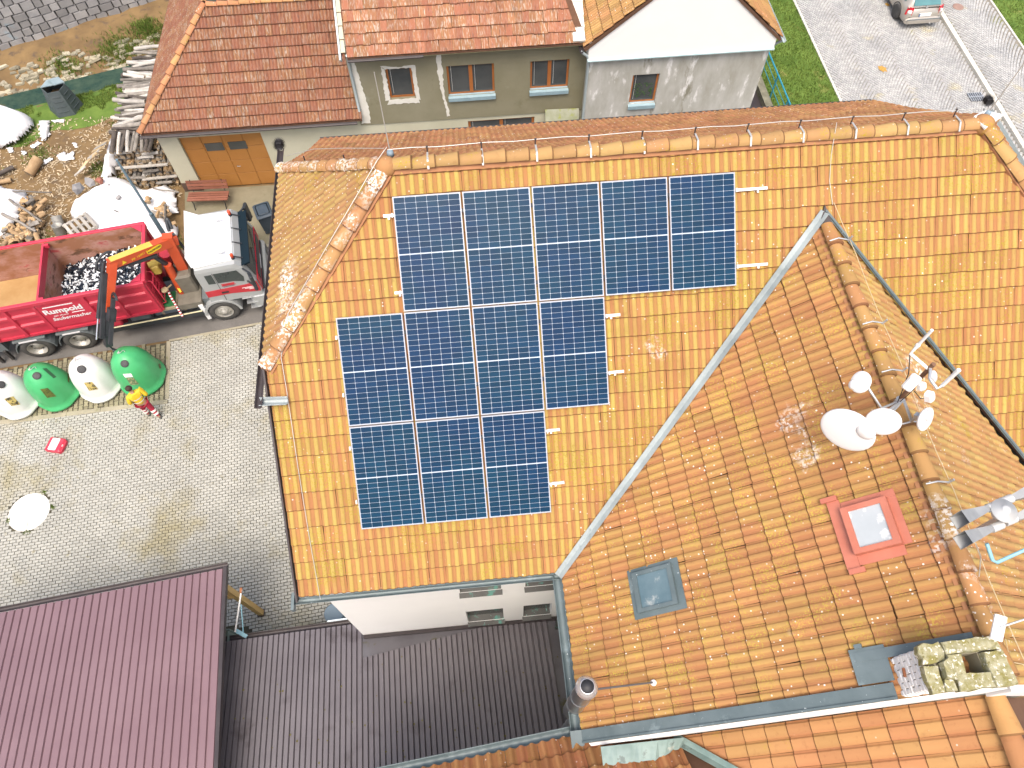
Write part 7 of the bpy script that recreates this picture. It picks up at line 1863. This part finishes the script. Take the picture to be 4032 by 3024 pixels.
def pk4():
    c = random.choice(((-13.62, 7.86), (-13.05, 8.58), (-13.4, 9.08), (-14.25, 8.25))); return c[0] + random.gauss(0, .05), c[1] + random.gauss(0, .04)
grass('grass', 'little weeds in the joint round the concrete manhole cover', 150, pk4, lambda x, y: .02, .03, .07)
pc = thing('manhole_cover', 'small brown iron cover set in the cobbled path beside the car', 'manhole cover', tuple(at(3772, 28, .13)))
k = MB(); k.lathe([(.24, 0), (.24, .025), (.22, .03), (0, .028)], 24); k.build('lid', M('rusty_iron_cover', (.24, .15, .12), (.30, .20, .16), 7, .8), pc)
dg = thing('drain_grate', 'dark iron drain grate in the cobbled road at the end of the granite kerb', 'drain', tuple(at(3842, 383, .03)))
k = MB(); k.box((-.30, -.25, 0), (.30, .25, .01)); k.build('pit', m_black, dg)
for i in range(7):
    k = MB(); k.box((-.29 + i * .09, -.25, .012), (-.25 + i * .09, .25, .045)); k.build('bar', m_steel, dg)
k = MB(); k.box((-.32, -.02, .012), (.32, .02, .048)); k.build('cross_bar', m_steel, dg)
m_leafb = M('dry_leaf', (.38, .20, .035), (.46, .28, .06), 20, .8)
for px_, py_, s_, lb in ((3470, 272, .30, 'large dry brown leaf lying in the middle of the cobbled road'), (3491, 18, .18, 'dry brown leaf on the cobbled road beside the car wheel')):
    c = at(px_, py_, .035); k = MB(); n = 14; vs = [Vector((0, 0, .03))]
    for i in range(n):
        t = 2 * math.pi * i / n; rr = s_ * (1 if i % 2 else .62) * (.5 + .5 * abs(math.cos(t * .5 + .4))); vs.append(Vector((rr * math.cos(t) * .75, rr * math.sin(t), random.uniform(.0, .05))))
    k.add(vs, [(0, 1 + i, 1 + (i + 1) % n) for i in range(n)]); o = k.build('dry_leaf', m_leafb); o.location = c; o.rotation_euler = (0, 0, .6); tag(o, lb, 'leaf')

# ================================================================== CAR
m_car = M('champagne_car_paint', (.40, .37, .32), (.42, .39, .34), 1, .28, .35, coat=.6)
m_cglass = M('teal_car_glass', (.05, .16, .17), (.08, .22, .23), 1.2, .05, spec=.8)
cr_ = thing('parked_car', 'champagne coloured hatchback parked on the setts, seen from behind', 'car', (20.62, 29.9, .03), R(0.5))
# body sections along +Y (front); y = -2.05 is the rear bumper
secs = [(-2.04, .50, .66, .32, .58), (-1.98, .76, .80, .25, .72), (-1.80, .82, .84, .22, .90), (-1.2, .84, .85, .20, .95), (0, .85, .85, .20, .95), (1.0, .84, .85, .22, .92), (1.6, .80, .84, .24, .84), (2.0, .66, .74, .28, .70), (2.1, .5, .6, .34, .58)]
k = MB(); Ls = []
for y, wt, wb, z0, z1 in secs:
    Ls.append([(-wb * .9, y, z0), (-wb, y, z0 + .10), (-wb * 1.01, y, (z0 + z1) / 2), (-wt, y, z1 - .05), (-wt * .9, y, z1), (wt * .9, y, z1), (wt, y, z1 - .05), (wb * 1.01, y, (z0 + z1) / 2), (wb, y, z0 + .10), (wb * .9, y, z0)])
n = 10; vs = [p for L_ in Ls for p in L_]; fs = [tuple(range(n)), tuple(range(len(vs) - 1, len(vs) - n - 1, -1))]
for q in range(len(secs) - 1):
    for i in range(n): j = (i + 1) % n; fs.append((q * n + j, q * n + i, q * n + n + i, q * n + n + j))
k.add(vs, fs, True); k.build('body', m_car, cr_)
cs = [(-1.90, .70, .90, .93), (-1.66, .62, 1.18, .92), (-1.42, .57, 1.38, .92), (-1.1, .58, 1.44, .92), (0, .59, 1.46, .92), (.4, .58, 1.42, .92), (1.15, .66, .96, .92)]
k = MB(); Ls = []
for y, wt, zt, zb in cs: Ls.append([(-.80, y, zb - .04), (-wt - .03, y, zt - .06), (-wt + .06, y, zt), (wt - .06, y, zt), (wt + .03, y, zt - .06), (.80, y, zb - .04)])
n = 6; vs = [p for L_ in Ls for p in L_]; fs = [tuple(range(n)), tuple(range(len(vs) - 1, len(vs) - n - 1, -1))]
for q in range(len(cs) - 1):
    for i in range(n - 1): fs.append((q * n + i + 1, q * n + i, q * n + n + i, q * n + n + i + 1))
k.add(vs, fs, True); k.build('cabin', m_car, cr_)
k = MB(); k.prism([(-.60, -1.885, .955), (.60, -1.885, .955), (.53, -1.50, 1.335), (-.53, -1.50, 1.335)], (0, -.02, .02)); k.build('rear_window', m_cglass, cr_)
for s_ in (1, -1):
    k = MB(); k.prism([(.80 * s_, -1.50, .955), (.80 * s_, .8, .955), (.665 * s_, .30, 1.36), (.655 * s_, -1.2, 1.36)], (.02 * s_, 0, .008)); k.build('side_window', m_cglass, cr_)
    k = MB(); k.hexa([(s_ * .60, -2.02, .60), (s_ * .84, -1.90, .60), (s_ * .85, -1.86, .60), (s_ * .60, -1.95, .60), (s_ * .58, -1.98, .90), (s_ * .80, -1.85, .90), (s_ * .80, -1.80, .90), (s_ * .58, -1.90, .90)]); tl = k.build('tail_light', M('tail_light_red', (.50, .008, .02), rough=.15, coat=.6) if 'tail_light_red' not in bpy.data.materials else bpy.data.materials['tail_light_red'], cr_)
    k = MB(); k.hexa([(s_ * .64, -2.025, .70), (s_ * .78, -1.955, .70), (s_ * .78, -1.93, .70), (s_ * .64, -1.96, .70), (s_ * .64, -2.015, .80), (s_ * .78, -1.94, .80), (s_ * .78, -1.92, .80), (s_ * .64, -1.95, .80)]); k.build('reversing_lens', m_white, tl)
    for y in (-1.22, 1.28):
        k = MB(); k.T = Matrix.Translation((s_ * .80, y, .31)) @ Matrix.Rotation(R(90) * s_, 4, 'Y'); k.lathe([(.19, -.09), (.29, -.10), (.31, -.06), (.31, .06), (.29, .09), (.19, .08)], 28); wl = k.build('wheel', m_tyre, cr_)
        k = MB(); k.T = Matrix.Translation((s_ * .80, y, .31)) @ Matrix.Rotation(R(90) * s_, 4, 'Y'); k.lathe([(.20, .06), (.19, .075), (.05, .07), (0, .075)], 20); k.build('rim', m_chas, wl)
        k = MB(); P = [(s_ * .853, y + .36 * math.cos(R(a)), .33 + .36 * math.sin(R(a))) for a in range(0, 181, 15)]; k.tube(P, .022, 6); k.build('wheel_arch', m_black, cr_)
k = MB(); k.prism([(-.27, -2.045, .56), (.27, -2.045, .56), (.27, -2.03, .70), (-.27, -2.03, .70)], (0, -.015, 0)); pt_ = k.build('number_plate', m_white, cr_)
k = MB(); k.box((-.275, -2.066, .565), (-.23, -2.062, .695)); k.build('blue_strip', M('eu_blue', (.01, .10, .30), rough=.4), pt_)
k = MB(); k.bbox((-.80, -2.14, .28), (.80, -1.86, .52), .09); k.build('bumper', m_car, cr_)
k = MB(); k.box((-.76, -2.146, .46), (.76, -2.10, .48)); k.build('bumper_strip', m_mud, cr_)
k = MB(); k.tube([(.34, -2.0, .27), (.34, -2.18, .27)], .03, 8); k.build('exhaust', m_steel, cr_)
k = MB(); k.tube([(0, -1.9, .90), (.0, -1.93, .905)], .05, 12); k.build('badge', m_steel, cr_)
# ================================================================== WOOD YARD
def yz(zx, zy, z=0.0): return at(zx / 3.0722, 420 + zy / 3.0722, z)      # survey points of the yard
m_log = [M('grey_log_bark', (.16, .145, .125), (.27, .25, .22), 5, .9, rand=.35, bump=.6, bscale=30, stretch=(1, 1, 1)), M('pale_peeled_log', (.38, .36, .32), (.52, .50, .46), 4, .85, rand=.25, bump=.4, bscale=30), M('dark_log_bark', (.055, .045, .04), (.11, .095, .08), 5, .9, rand=.3, bump=.6, bscale=30), M('split_wood', (.36, .235, .12), (.48, .34, .19), 4, .85, rand=.3, bump=.4, bscale=30)]
m_logend = M('sawn_log_end', (.25, .19, .12), (.36, .28, .18), 9, .85, rand=.4)
m_plank = M('weathered_plank', (.30, .28, .24), (.42, .40, .36), 3, .85, rand=.25, bump=.3)
m_plankn = M('yellow_plank', (.46, .33, .17), (.54, .42, .25), 3, .8, rand=.25)
logme = {}
def log_mesh(L_, r, mi, seed, split=False):
    key = (round(L_, 1), round(r, 2), mi, seed, split)
    if key in logme: return logme[key]
    rr = random.Random(seed * 31 + mi); k = MB(); n = 9
    pts = [Vector((-L_ / 2 + L_ * i / 3, rr.uniform(-.02, .02) * L_, rr.uniform(-.02, .02) * L_)) for i in range(4)]
    if split:
        k.prism([(-L_ / 2, -r, -r * .6), (-L_ / 2, r, -r * .5), (-L_ / 2, r * .3, r * .8), (-L_ / 2, -r * .5, r * .7)], (L_, 0, 0)); k.m = [1] * 2 + [0, 2, 2, 2][:len(k.f) - 2]
    else:
        k.tube(pts, [r * rr.uniform(.88, 1.08) for _ in range(4)], n); k.m = [0] * (len(k.f) - 2) + [1, 1]
    me = k.mesh('log', [m_log[mi], m_logend, m_log[3]]); logme[key] = me; return me
def log(name, p, L_, r, mi, yaw, label, group, pitch=0.0, split=False, cat='log'):
    o = link(name, log_mesh(L_, r, mi, random.randint(0, 3), split)); o.location = p; o.rotation_euler = (random.uniform(0, 6.28), -pitch, yaw); return tag(o, label, cat, group)
# stack against the garage: log ends face the road
st = thing('firewood_stack', 'tall stack of cut firewood with the log ends facing the concrete apron', 'firewood', (-12, 22.2, 0))
bs = ORG[st.name]
for row in range(12):
    x = -12.95
    while x < -10.95:
        r = random.uniform(.045, .095); x += r
        p = Vector((x, 21.50 + .042 * row + random.uniform(-.12, .05) + .05 * (row % 3), .10 + row * .132 + random.uniform(-.02, .02)))
        if random.random() < .10 and x < -11.6:
            o = link('log', log_mesh(.6, .06, random.choice((0, 0, 1)), 1), None, st, p - bs + Vector((.2, -.1, 0))); o.rotation_euler = (0, 0, random.uniform(-.1, .1)); x += .45
        else:
            o = link('log', log_mesh(.6, r, random.choice((0, 0, 0, 2, 1)), random.randint(0, 3), random.random() < .35), None, st, p + Vector((0, .25, 0)) - bs); o.rotation_euler = (random.uniform(0, 6.28), 0, R(90) + random.uniform(-.12, .12))
        x += r + .004
k = MB(); k.box((-12.95, 22.3, 0), (-10.85, 26.3, 1.5)); k.build('inner_logs', m_log[2], st, world=True)
for z, xa, xb in ((1.08, -12.9, -11.0), (.45, -12.2, -10.9)):
    k = MB(); k.beam((xa, 21.40, z), (xb, 21.42, z + random.uniform(-.04, .04)), .10, .05); k.build('plank', m_plank, st, world=True)
for i in range(62):
    y = 22.5 + i * .068; L_ = random.uniform(.9, 1.5)
    log('log', (-12.75 + L_ * .36 + random.uniform(-.25, .3), y, 1.62 + random.uniform(0, .20)), L_, random.uniform(.05, .095), random.choice((0, 0, 1, 1, 2)), random.gauss(0, .18), 'long round log lying crosswise on top of the tall firewood stack', 'long logs on top of the firewood stack', random.gauss(0, .06))
for i in range(9):
    log('log', (-12.75 + i * .17, 21.95, 1.78 + random.uniform(-.05, .05)), .85, random.uniform(.06, .085), random.choice((0, 2, 1)), R(80) + random.gauss(0, .1), 'bark covered log sloping over the front edge of the tall firewood stack', 'logs sloping over the front of the firewood stack', .35)
for i in range(16):
    log('log', (-13.0 + random.uniform(-.2, .3), 27.6 + i * .09, .3 + (i % 4) * .13), random.uniform(.9, 1.3), random.uniform(.05, .08), random.choice((0, 1, 2)), random.gauss(0, .15), 'log in the small pile on the stream bank behind the garage', 'logs in the small pile by the stream')
m_tarp = M('white_tarpaulin', (.70, .71, .72), (.76, .77, .78), 1.5, .55, bump=.25, bscale=6)
def tarp(name, label, pts, hf, cell=.065, drop=True):
    P = [(p.x, p.y) for p in pts]; xs_ = [p[0] for p in P]; ys_ = [p[1] for p in P]
    idx = {}; vs = []; fs = []
    nx_ = int((max(xs_) - min(xs_)) / cell) + 2; ny_ = int((max(ys_) - min(ys_)) / cell) + 2
    def edge(x, y):
        d = 9
        for i in range(len(P)):
            a = Vector(P[i]); b = Vector(P[(i + 1) % len(P)]); q = Vector((x, y)); t = max(0, min(1, (q - a).dot(b - a) / max(1e-6, (b - a).length_squared))); d = min(d, (q - a - (b - a) * t).length)
        return d
    def vert(i, j):
        if (i, j) in idx: return idx[(i, j)]
        x, y = min(xs_) + i * cell, min(ys_) + j * cell
        jx = nz(x, y, 3.1, 1) * .05; jy = nz(x, y, 3.1, 4) * .05
        e = min(1, edge(x, y) / .35); z = .03 + hf(x, y) * (e ** .5) + abs(nz(x, y, 2.2, 7)) * .10 * e + abs(nz(x, y, 5.2, 2)) * .04
        idx[(i, j)] = len(vs); vs.append((x + jx, y + jy, z)); return idx[(i, j)]
    for i in range(nx_):
        for j in range(ny_):
            cx, cy = min(xs_) + (i + .5) * cell, min(ys_) + (j + .5) * cell
            if in_poly(cx, cy, P): fs.append((vert(i, j), vert(i + 1, j), vert(i + 1, j + 1), vert(i, j + 1)))
    k = MB(); k.add(vs, fs, True); o = k.build(name, m_tarp); md = o.modifiers.new('thickness', 'SOLIDIFY'); md.thickness = .012
    return tag(o, label, 'tarpaulin')
tarp('tarpaulin', 'large white tarpaulin spread over a wood heap between lorry and firewood stack', [yz(*q, .3) for q in ((1190, 840), (1300, 790), (1500, 850), (1700, 960), (1990, 910), (2110, 990), (2095, 1110), (2140, 1240), (2060, 1250), (1880, 1230), (1990, 1340), (2130, 1420), (2120, 1560), (1950, 1600), (1500, 1620), (1040, 1600), (1130, 1420), (1020, 1330), (830, 1310), (850, 1170), (960, 1070), (1110, 960), (1180, 930))], lambda x, y: .40 + .25 * nz(x, y, .8))
tarp('tarpaulin', 'white tarpaulin domed over a heap at the left picture edge above the round log', [yz(*q, .35) for q in ((-260, 20), (60, 28), (200, 50), (270, 60), (375, 115), (380, 180), (300, 270), (190, 370), (50, 430), (-260, 470))], lambda x, y: .75 + .2 * nz(x, y, .9))
tarp('tarpaulin', 'white tarpaulin over cut firewood at the left picture edge beside the lorry', [yz(*q, .3) for q in ((-200, 900), (0, 930), (100, 985), (265, 985), (320, 1090), (215, 1200), (205, 1290), (110, 1420), (40, 1500), (-200, 1620))], lambda x, y: .45 + .2 * nz(x, y, .9))
tarp('tarpaulin', 'narrow strip of white sheeting hanging beside the domed tarpaulin', [yz(*q, .3) for q in ((440, 140), (560, 130), (560, 220), (520, 320), (480, 375), (445, 280))], lambda x, y: .30, .08)
tarp('tarpaulin', 'white sheeting pulled up against the left side of the firewood stack', [yz(*q, .5) for q in ((1340, 310), (1395, 320), (1390, 480), (1400, 640), (1340, 760), (1230, 820), (1200, 830), (1250, 600), (1290, 420))], lambda x, y: .8, .09)
for i, (q, lb) in enumerate(((((690, 600), (780, 540), (800, 580), (895, 530), (900, 635), (710, 650)), 'largest torn scrap of white sheeting among the wood chips'), (((525, 650), (600, 612), (655, 625), (610, 660), (545, 690)), 'small crumpled scrap of white sheeting right of the round log'), (((880, 430), (915, 425), (930, 490), (900, 495)), 'narrow upright scrap of white sheeting below the grass tufts'), (((255, 540), (310, 525), (325, 570), (280, 585)), 'small bluish scrap of sheeting above the round log'), (((345, 480), (470, 420), (500, 440), (400, 500)), 'bluish folded sheet below the narrow white strip'), (((520, 330), (580, 290), (605, 330), (540, 400)), 'bluish crumpled sheet right of the narrow white strip'), (((70, 490), (150, 495), (165, 540), (110, 550)), 'bluish crumpled scrap below the domed tarpaulin'), (((600, 155), (770, 150), (780, 185), (640, 190)), 'long flat strip of torn pale sheeting behind the yard chips'))):
    o = tarp('plastic_scrap', lb, [yz(*p, .05) for p in q], lambda x, y: .06, .06); o['category'] = 'plastic sheet'
o = log('log', yz(405, 720, .22), .72, .205, 3, R(62), 'thick short round log standing askew on the wood chips', None, .25); 
o = log('log', yz(45, 790, .12), .8, .09, 2, R(35), 'dark log lying at the left picture edge below the scraps', None)
o = log('log', yz(40, 905, .10), .6, .10, 3, R(10), 'brownish short log at the left picture edge above the lower tarpaulin', None)
for (a, b), r_, lb in ((((105, 1030), (620, 1035)), .035, 'crooked branch lying across the edge of the lower left tarpaulin'), (((110, 1120), (510, 1395)), .05, 'upper of two long poles leaning over the cut firewood'), (((15, 1285), (435, 1505)), .06, 'lower of two long poles leaning over the cut firewood'), (((1370, 1245), (1640, 1410)), .022, 'thin bare branch lying on the large white tarpaulin'), (((1860, 985), (2160, 1035)), .035, 'dark weathered stick on the right part of the large tarpaulin'), (((2005, 1180), (2005, 1500)), .05, 'brown post standing upright beside the right end of the large tarpaulin')):
    k = MB(); pa = yz(*a, .55); pb = yz(*b, .45 if a[0] != b[0] else .2)
    if a[0] == b[0]: pa = yz(*a, 1.1); pb = Vector((pa.x - .05, pa.y - .3, 0.0)); pb = yz(2005, 1500, .05)
    pts = [pa.lerp(pb, i / 5) + Vector((random.uniform(-.03, .03), random.uniform(-.03, .03), random.uniform(-.02, .02))) for i in range(6)]
    k.tube(pts, r_, 7, r1=r_ * .75); o = k.build('branch', m_log[0], world=True, loc=pa); tag(o, lb, 'branch')
for i in range(95):
    u, v = random.random(), random.random()
    if i < 60: zx, zy = 60 + u * 390, 1450 + v * 200 - u * 60
    else: zx, zy = 250 + u * 280, 1100 + v * 330
    log('split_log', yz(zx, zy, .1 + random.random() * .30), random.uniform(.26, .38), random.uniform(.055, .10), random.choice((3, 3, 0)), random.uniform(0, 3.1), 'short split firewood log in the loose heap beside the lorry', 'split logs in the loose heap', random.gauss(0, .3), random.random() < .6)
for i in range(26):
    zx, zy = random.choice(((1950, 1230), (1990, 1290), (2080, 1410), (1660, 1340), (1770, 1330), (1790, 1130)))
    if i >= 6: zx, zy = 1880 + random.random() * 150, 1190 + random.random() * 130
    log('split_log', yz(zx, zy, .42 + random.random() * .15), .30, random.uniform(.05, .08), random.choice((3, 0)), random.uniform(0, 3.1), 'firewood log showing at the torn right edge of the large tarpaulin', 'firewood logs at the torn edge of the large tarpaulin', 0, random.random() < .5)
for i in range(11):
    a = yz(905 + i * 26, 850 - i * 36 + random.uniform(-20, 20), .25 + i * .03); b = yz(1000 + i * 27, 745 - i * 32 + random.uniform(-15, 15), .45 + i * .04)
    k = MB(); k.beam(a, b + (b - a) * .35, .10, .03); o = k.build('plank', m_plankn if i % 3 else m_plank, world=True, loc=a); tag(o, 'rough sawn board in the leaning bundle left of the firewood stack', 'board', 'boards in the leaning bundle')
pl_ = thing('pallet', 'broken grey white pallet lying on the near left corner of the large tarpaulin', 'pallet', tuple(yz(960, 1450, .4)), R(38))
for i in range(5):
    k = MB(); k.box((-.42 + i * .2, -.45, .03), (-.31 + i * .2, .45, .055)); k.build('slat', m_plank, pl_)
for y in (-.42, 0, .42):
    k = MB(); k.box((-.45, y - .04, -.05), (.5, y + .04, .028)); k.build('bearer', m_plank, pl_)
m_can = M('dull_zinc_can', (.26, .26, .24), (.38, .38, .35), 4, .5, .3)
for (zx, zy), yaw, pit, lb in (((705, 1400), R(105), R(-40), 'upper pale metal can tipped over beside the large tarpaulin'), ((715, 1495), R(80), R(-75), 'lower dark mouthed metal can lying below the pale one')):
    t = thing('metal_can', lb, 'can', tuple(yz(zx, zy, .20)), rot=(0, pit + R(90), yaw))
    k = MB(); k.lathe([(.17, -.22), (.18, -.2), (.18, .2), (.19, .22), (.17, .22), (.165, -.15), (0, -.15)], 20); k.build('can_wall', m_can, t)
    k = MB(); k.tube([(.18 * math.cos(q), .18 * math.sin(q), .22 + .12 * math.sin(q)) for q in [i * .31 for i in range(11)]], .008, 5); k.build('handle', m_can, t)
def rock(name, p, s_, lb, mat, grp=None):
    bm = bmesh.new(); bmesh.ops.create_icosphere(bm, subdivisions=1, radius=s_)
    for v in bm.verts: v.co += Vector((random.uniform(-.3, .3), random.uniform(-.3, .3), random.uniform(-.3, .2))) * s_
    me = bpy.data.meshes.new(name); bm.to_mesh(me); bm.free(); me.materials.append(mat); o = link(name, me, None, None, p); return tag(o, lb, 'stone', grp)
for q, s_, lb in (((940, 990), .20, 'dark grey block weighing down the left corner of the large tarpaulin'), ((1090, 910), .20, 'rounded grey stone behind the left corner of the large tarpaulin'), ((1210, 890), .16, 'reddish stone on the upper edge of the large tarpaulin'), ((1330, 955), .09, 'small dark stone alone on the white tarpaulin'), ((1430, 1098), .10, 'flat dark stone in the middle of the white tarpaulin')):
    rock('stone', yz(*q, .5), s_, lb, m_stone if 'reddish' not in lb else M('red_brick_lump', (.25, .09, .06), (.32, .13, .09), 6, .9))
# wood chips trodden into the soil
m_chip = M('wood_chip', (.40, .31, .19), (.54, .45, .31), 9, .9, rand=.35)
q = []
for _ in range(6500):
    x, y = random.uniform(-20, -10.9), random.uniform(17.9, 25.6)
    if nz(x, y, .6, 8) + random.gauss(0, .25) < -.05: continue
    a = random.uniform(0, 6.28); L_ = random.uniform(.02, .085); w_ = random.uniform(.008, .022); c, s_ = math.cos(a), math.sin(a)
    z = .006; t = random.uniform(0, .03)
    q.append(([(x - c * L_ + s_ * w_, y - s_ * L_ - c * w_, z), (x + c * L_ + s_ * w_, y + s_ * L_ - c * w_, z + t), (x + c * L_ - s_ * w_, y + s_ * L_ + c * w_, z + t), (x - c * L_ - s_ * w_, y - s_ * L_ + c * w_, z)], [(0, 1, 2, 3)], random.random()))
tag(stuff_mesh('wood_chips', q, m_chip), 'pale wood chips scattered over the brown soil of the yard', 'wood chips')
# compost bin
cb = thing('compost_bin', 'dark grey six sided compost bin with its lid half open on the grass', 'compost bin', (-16.25, 26.35, 0), R(12))
m_bin = M('dark_grey_plastic', (.055, .075, .08), (.08, .10, .105), 3, .55)
m_binl = M('bin_lid_plastic', (.20, .27, .29), (.28, .35, .37), 4, .4)
hexv = lambda r, z, o=0: [(r * math.cos(R(60 * i + o)), r * math.sin(R(60 * i + o)), z) for i in range(6)]
for i in range(6):
    a, b = hexv(.66, 0), hexv(.46, 1.05); j = (i + 1) % 6
    k = MB(); k.prism([a[i], a[j], b[j], b[i]], Vector((-(a[i][0] + a[j][0]), -(a[i][1] + a[j][1]), 0)).normalized() * .02); sd_ = k.build('side_panel', m_bin, cb)
    mA = (Vector(a[i]) + Vector(a[j])) / 2; mB_ = (Vector(b[i]) + Vector(b[j])) / 2
    for t in (.2, .4, .6, .78):
        c = mA.lerp(mB_, t); tv_ = (Vector(a[j]) - Vector(a[i])).normalized(); k = MB(); k.beam(c - tv_ * (.22 - .08 * t) + mA.normalized() * .012, c + tv_ * (.22 - .08 * t) + mA.normalized() * .012, .02, .02); k.build('vent_rib', m_bin, sd_)
k = MB(); k.prism([hexv(.47, 1.06)[i] for i in (0, 1, 2, 3)], (0, 0, .03)); k.build('lid_half', m_binl, cb)
k = MB(); k.prism([Vector(p) + Vector((0, .02, .03)) for p in (hexv(.47, 1.06)[0], hexv(.47, 1.06)[1] , hexv(.30, 1.12)[2], hexv(.2, 1.12)[5])], (0, 0, .03)); k.build('lid_half', m_binl, cb)
k = MB(); k.prism(hexv(.45, .62), (0, 0, .02)); k.build('compost', m_soil, cb)
# lamp post
lp = thing('lamp_post', 'blue grey stepped steel lamp post rising between lorry and tarpaulin', 'lamp post', (-10.5, 17.72, 0))
m_lp = M('blue_grey_steel', (.15, .24, .29), (.19, .29, .34), 4, .45, .2)
k = MB(); k.tube([(-10.5, 17.72, 0), (-10.5, 17.72, 2.35)], .075, 12); k.build('base_tube', m_lp, lp, world=True)
k = MB(); k.lathe([(.075, 2.35), (.06, 2.42), (.04, 2.46)], 12, (-10.5, 17.72, 0)); k.build('step', m_lp, lp, world=True)
k = MB(); k.tube([(-10.5, 17.72, 2.42), (-10.5, 17.72, 4.75)], .045, 10, r1=.038); k.build('upper_tube', m_lp, lp, world=True)
# bench and wheelie bin on the apron
m_bslat = M('red_brown_slat', (.20, .075, .045), (.25, .10, .065), 4, .6, rand=.15)
bn = thing('bench', 'slatted red brown bench with black iron legs by the garage door', 'bench', (-9.62, 20.35, .03), R(-3))
for i in range(4):
    k = MB(); k.box((-.75, -.28 + i * .115, .40), (.75, -.19 + i * .115, .44)); k.build('seat_slat', m_bslat, bn)
for i in range(3):
    k = MB(); k.hexa([(-.75, .21 + i * .035, .52 + i * .12), (.75, .21 + i * .035, .52 + i * .12), (.75, .24 + i * .035, .61 + i * .12), (-.75, .24 + i * .035, .61 + i * .12), (-.75, .24 + i * .035, .51 + i * .12), (.75, .24 + i * .035, .51 + i * .12), (.75, .27 + i * .035, .60 + i * .12), (-.75, .27 + i * .035, .60 + i * .12)]); k.build('back_slat', m_bslat, bn)
for x in (-.58, .58):
    k = MB(); k.tube([(x, -.34, 0), (x, -.22, .2), (x, -.26, .38), (x, .2, .38), (x, .33, .88)], .018, 6); k.tube([(x, .15, .38), (x, .30, 0)], .018, 6); k.build('leg', m_black, bn)
wb = thing('wheelie_bin', 'dark blue grey wheelie bin half hidden behind the left roof edge', 'wheelie bin', (-7.33, 18.85, .03), R(20))
m_wb = M('wheelie_bin_plastic', (.035, .055, .075), (.05, .07, .09), 4, .5)
k = MB(); k.hexa([(-.22, -.26, .08), (.22, -.26, .08), (.22, .24, .08), (-.22, .24, .08), (-.28, -.34, .95), (.28, -.34, .95), (.28, .34, .95), (-.28, .34, .95)]); k.build('bin_body', m_wb, wb)
k = MB(); k.bbox((-.30, -.38, .955), (.30, .36, 1.03), .05); k.bbox((-.22, -.28, 1.03), (.22, .26, 1.045), .04); k.build('lid', m_wb, wb)
for x in (-.24, .24):
    k = MB(); k.tube([(x - .03, .28, .1), (x + .03, .28, .1)], .10, 14); k.build('wheel', m_black, wb)
# lettering becomes plain mesh
bpy.context.view_layer.update()
dg_ = bpy.context.evaluated_depsgraph_get()
for o in [o for o in COL.objects if o.type == 'FONT']:
    me = bpy.data.meshes.new_from_object(o.evaluated_get(dg_)); me.name = 'lettering'
    n = bpy.data.objects.new('lettering', me); COL.objects.link(n); n.parent = o.parent; n.matrix_local = o.matrix_local.copy()
    bpy.data.objects.remove(o)
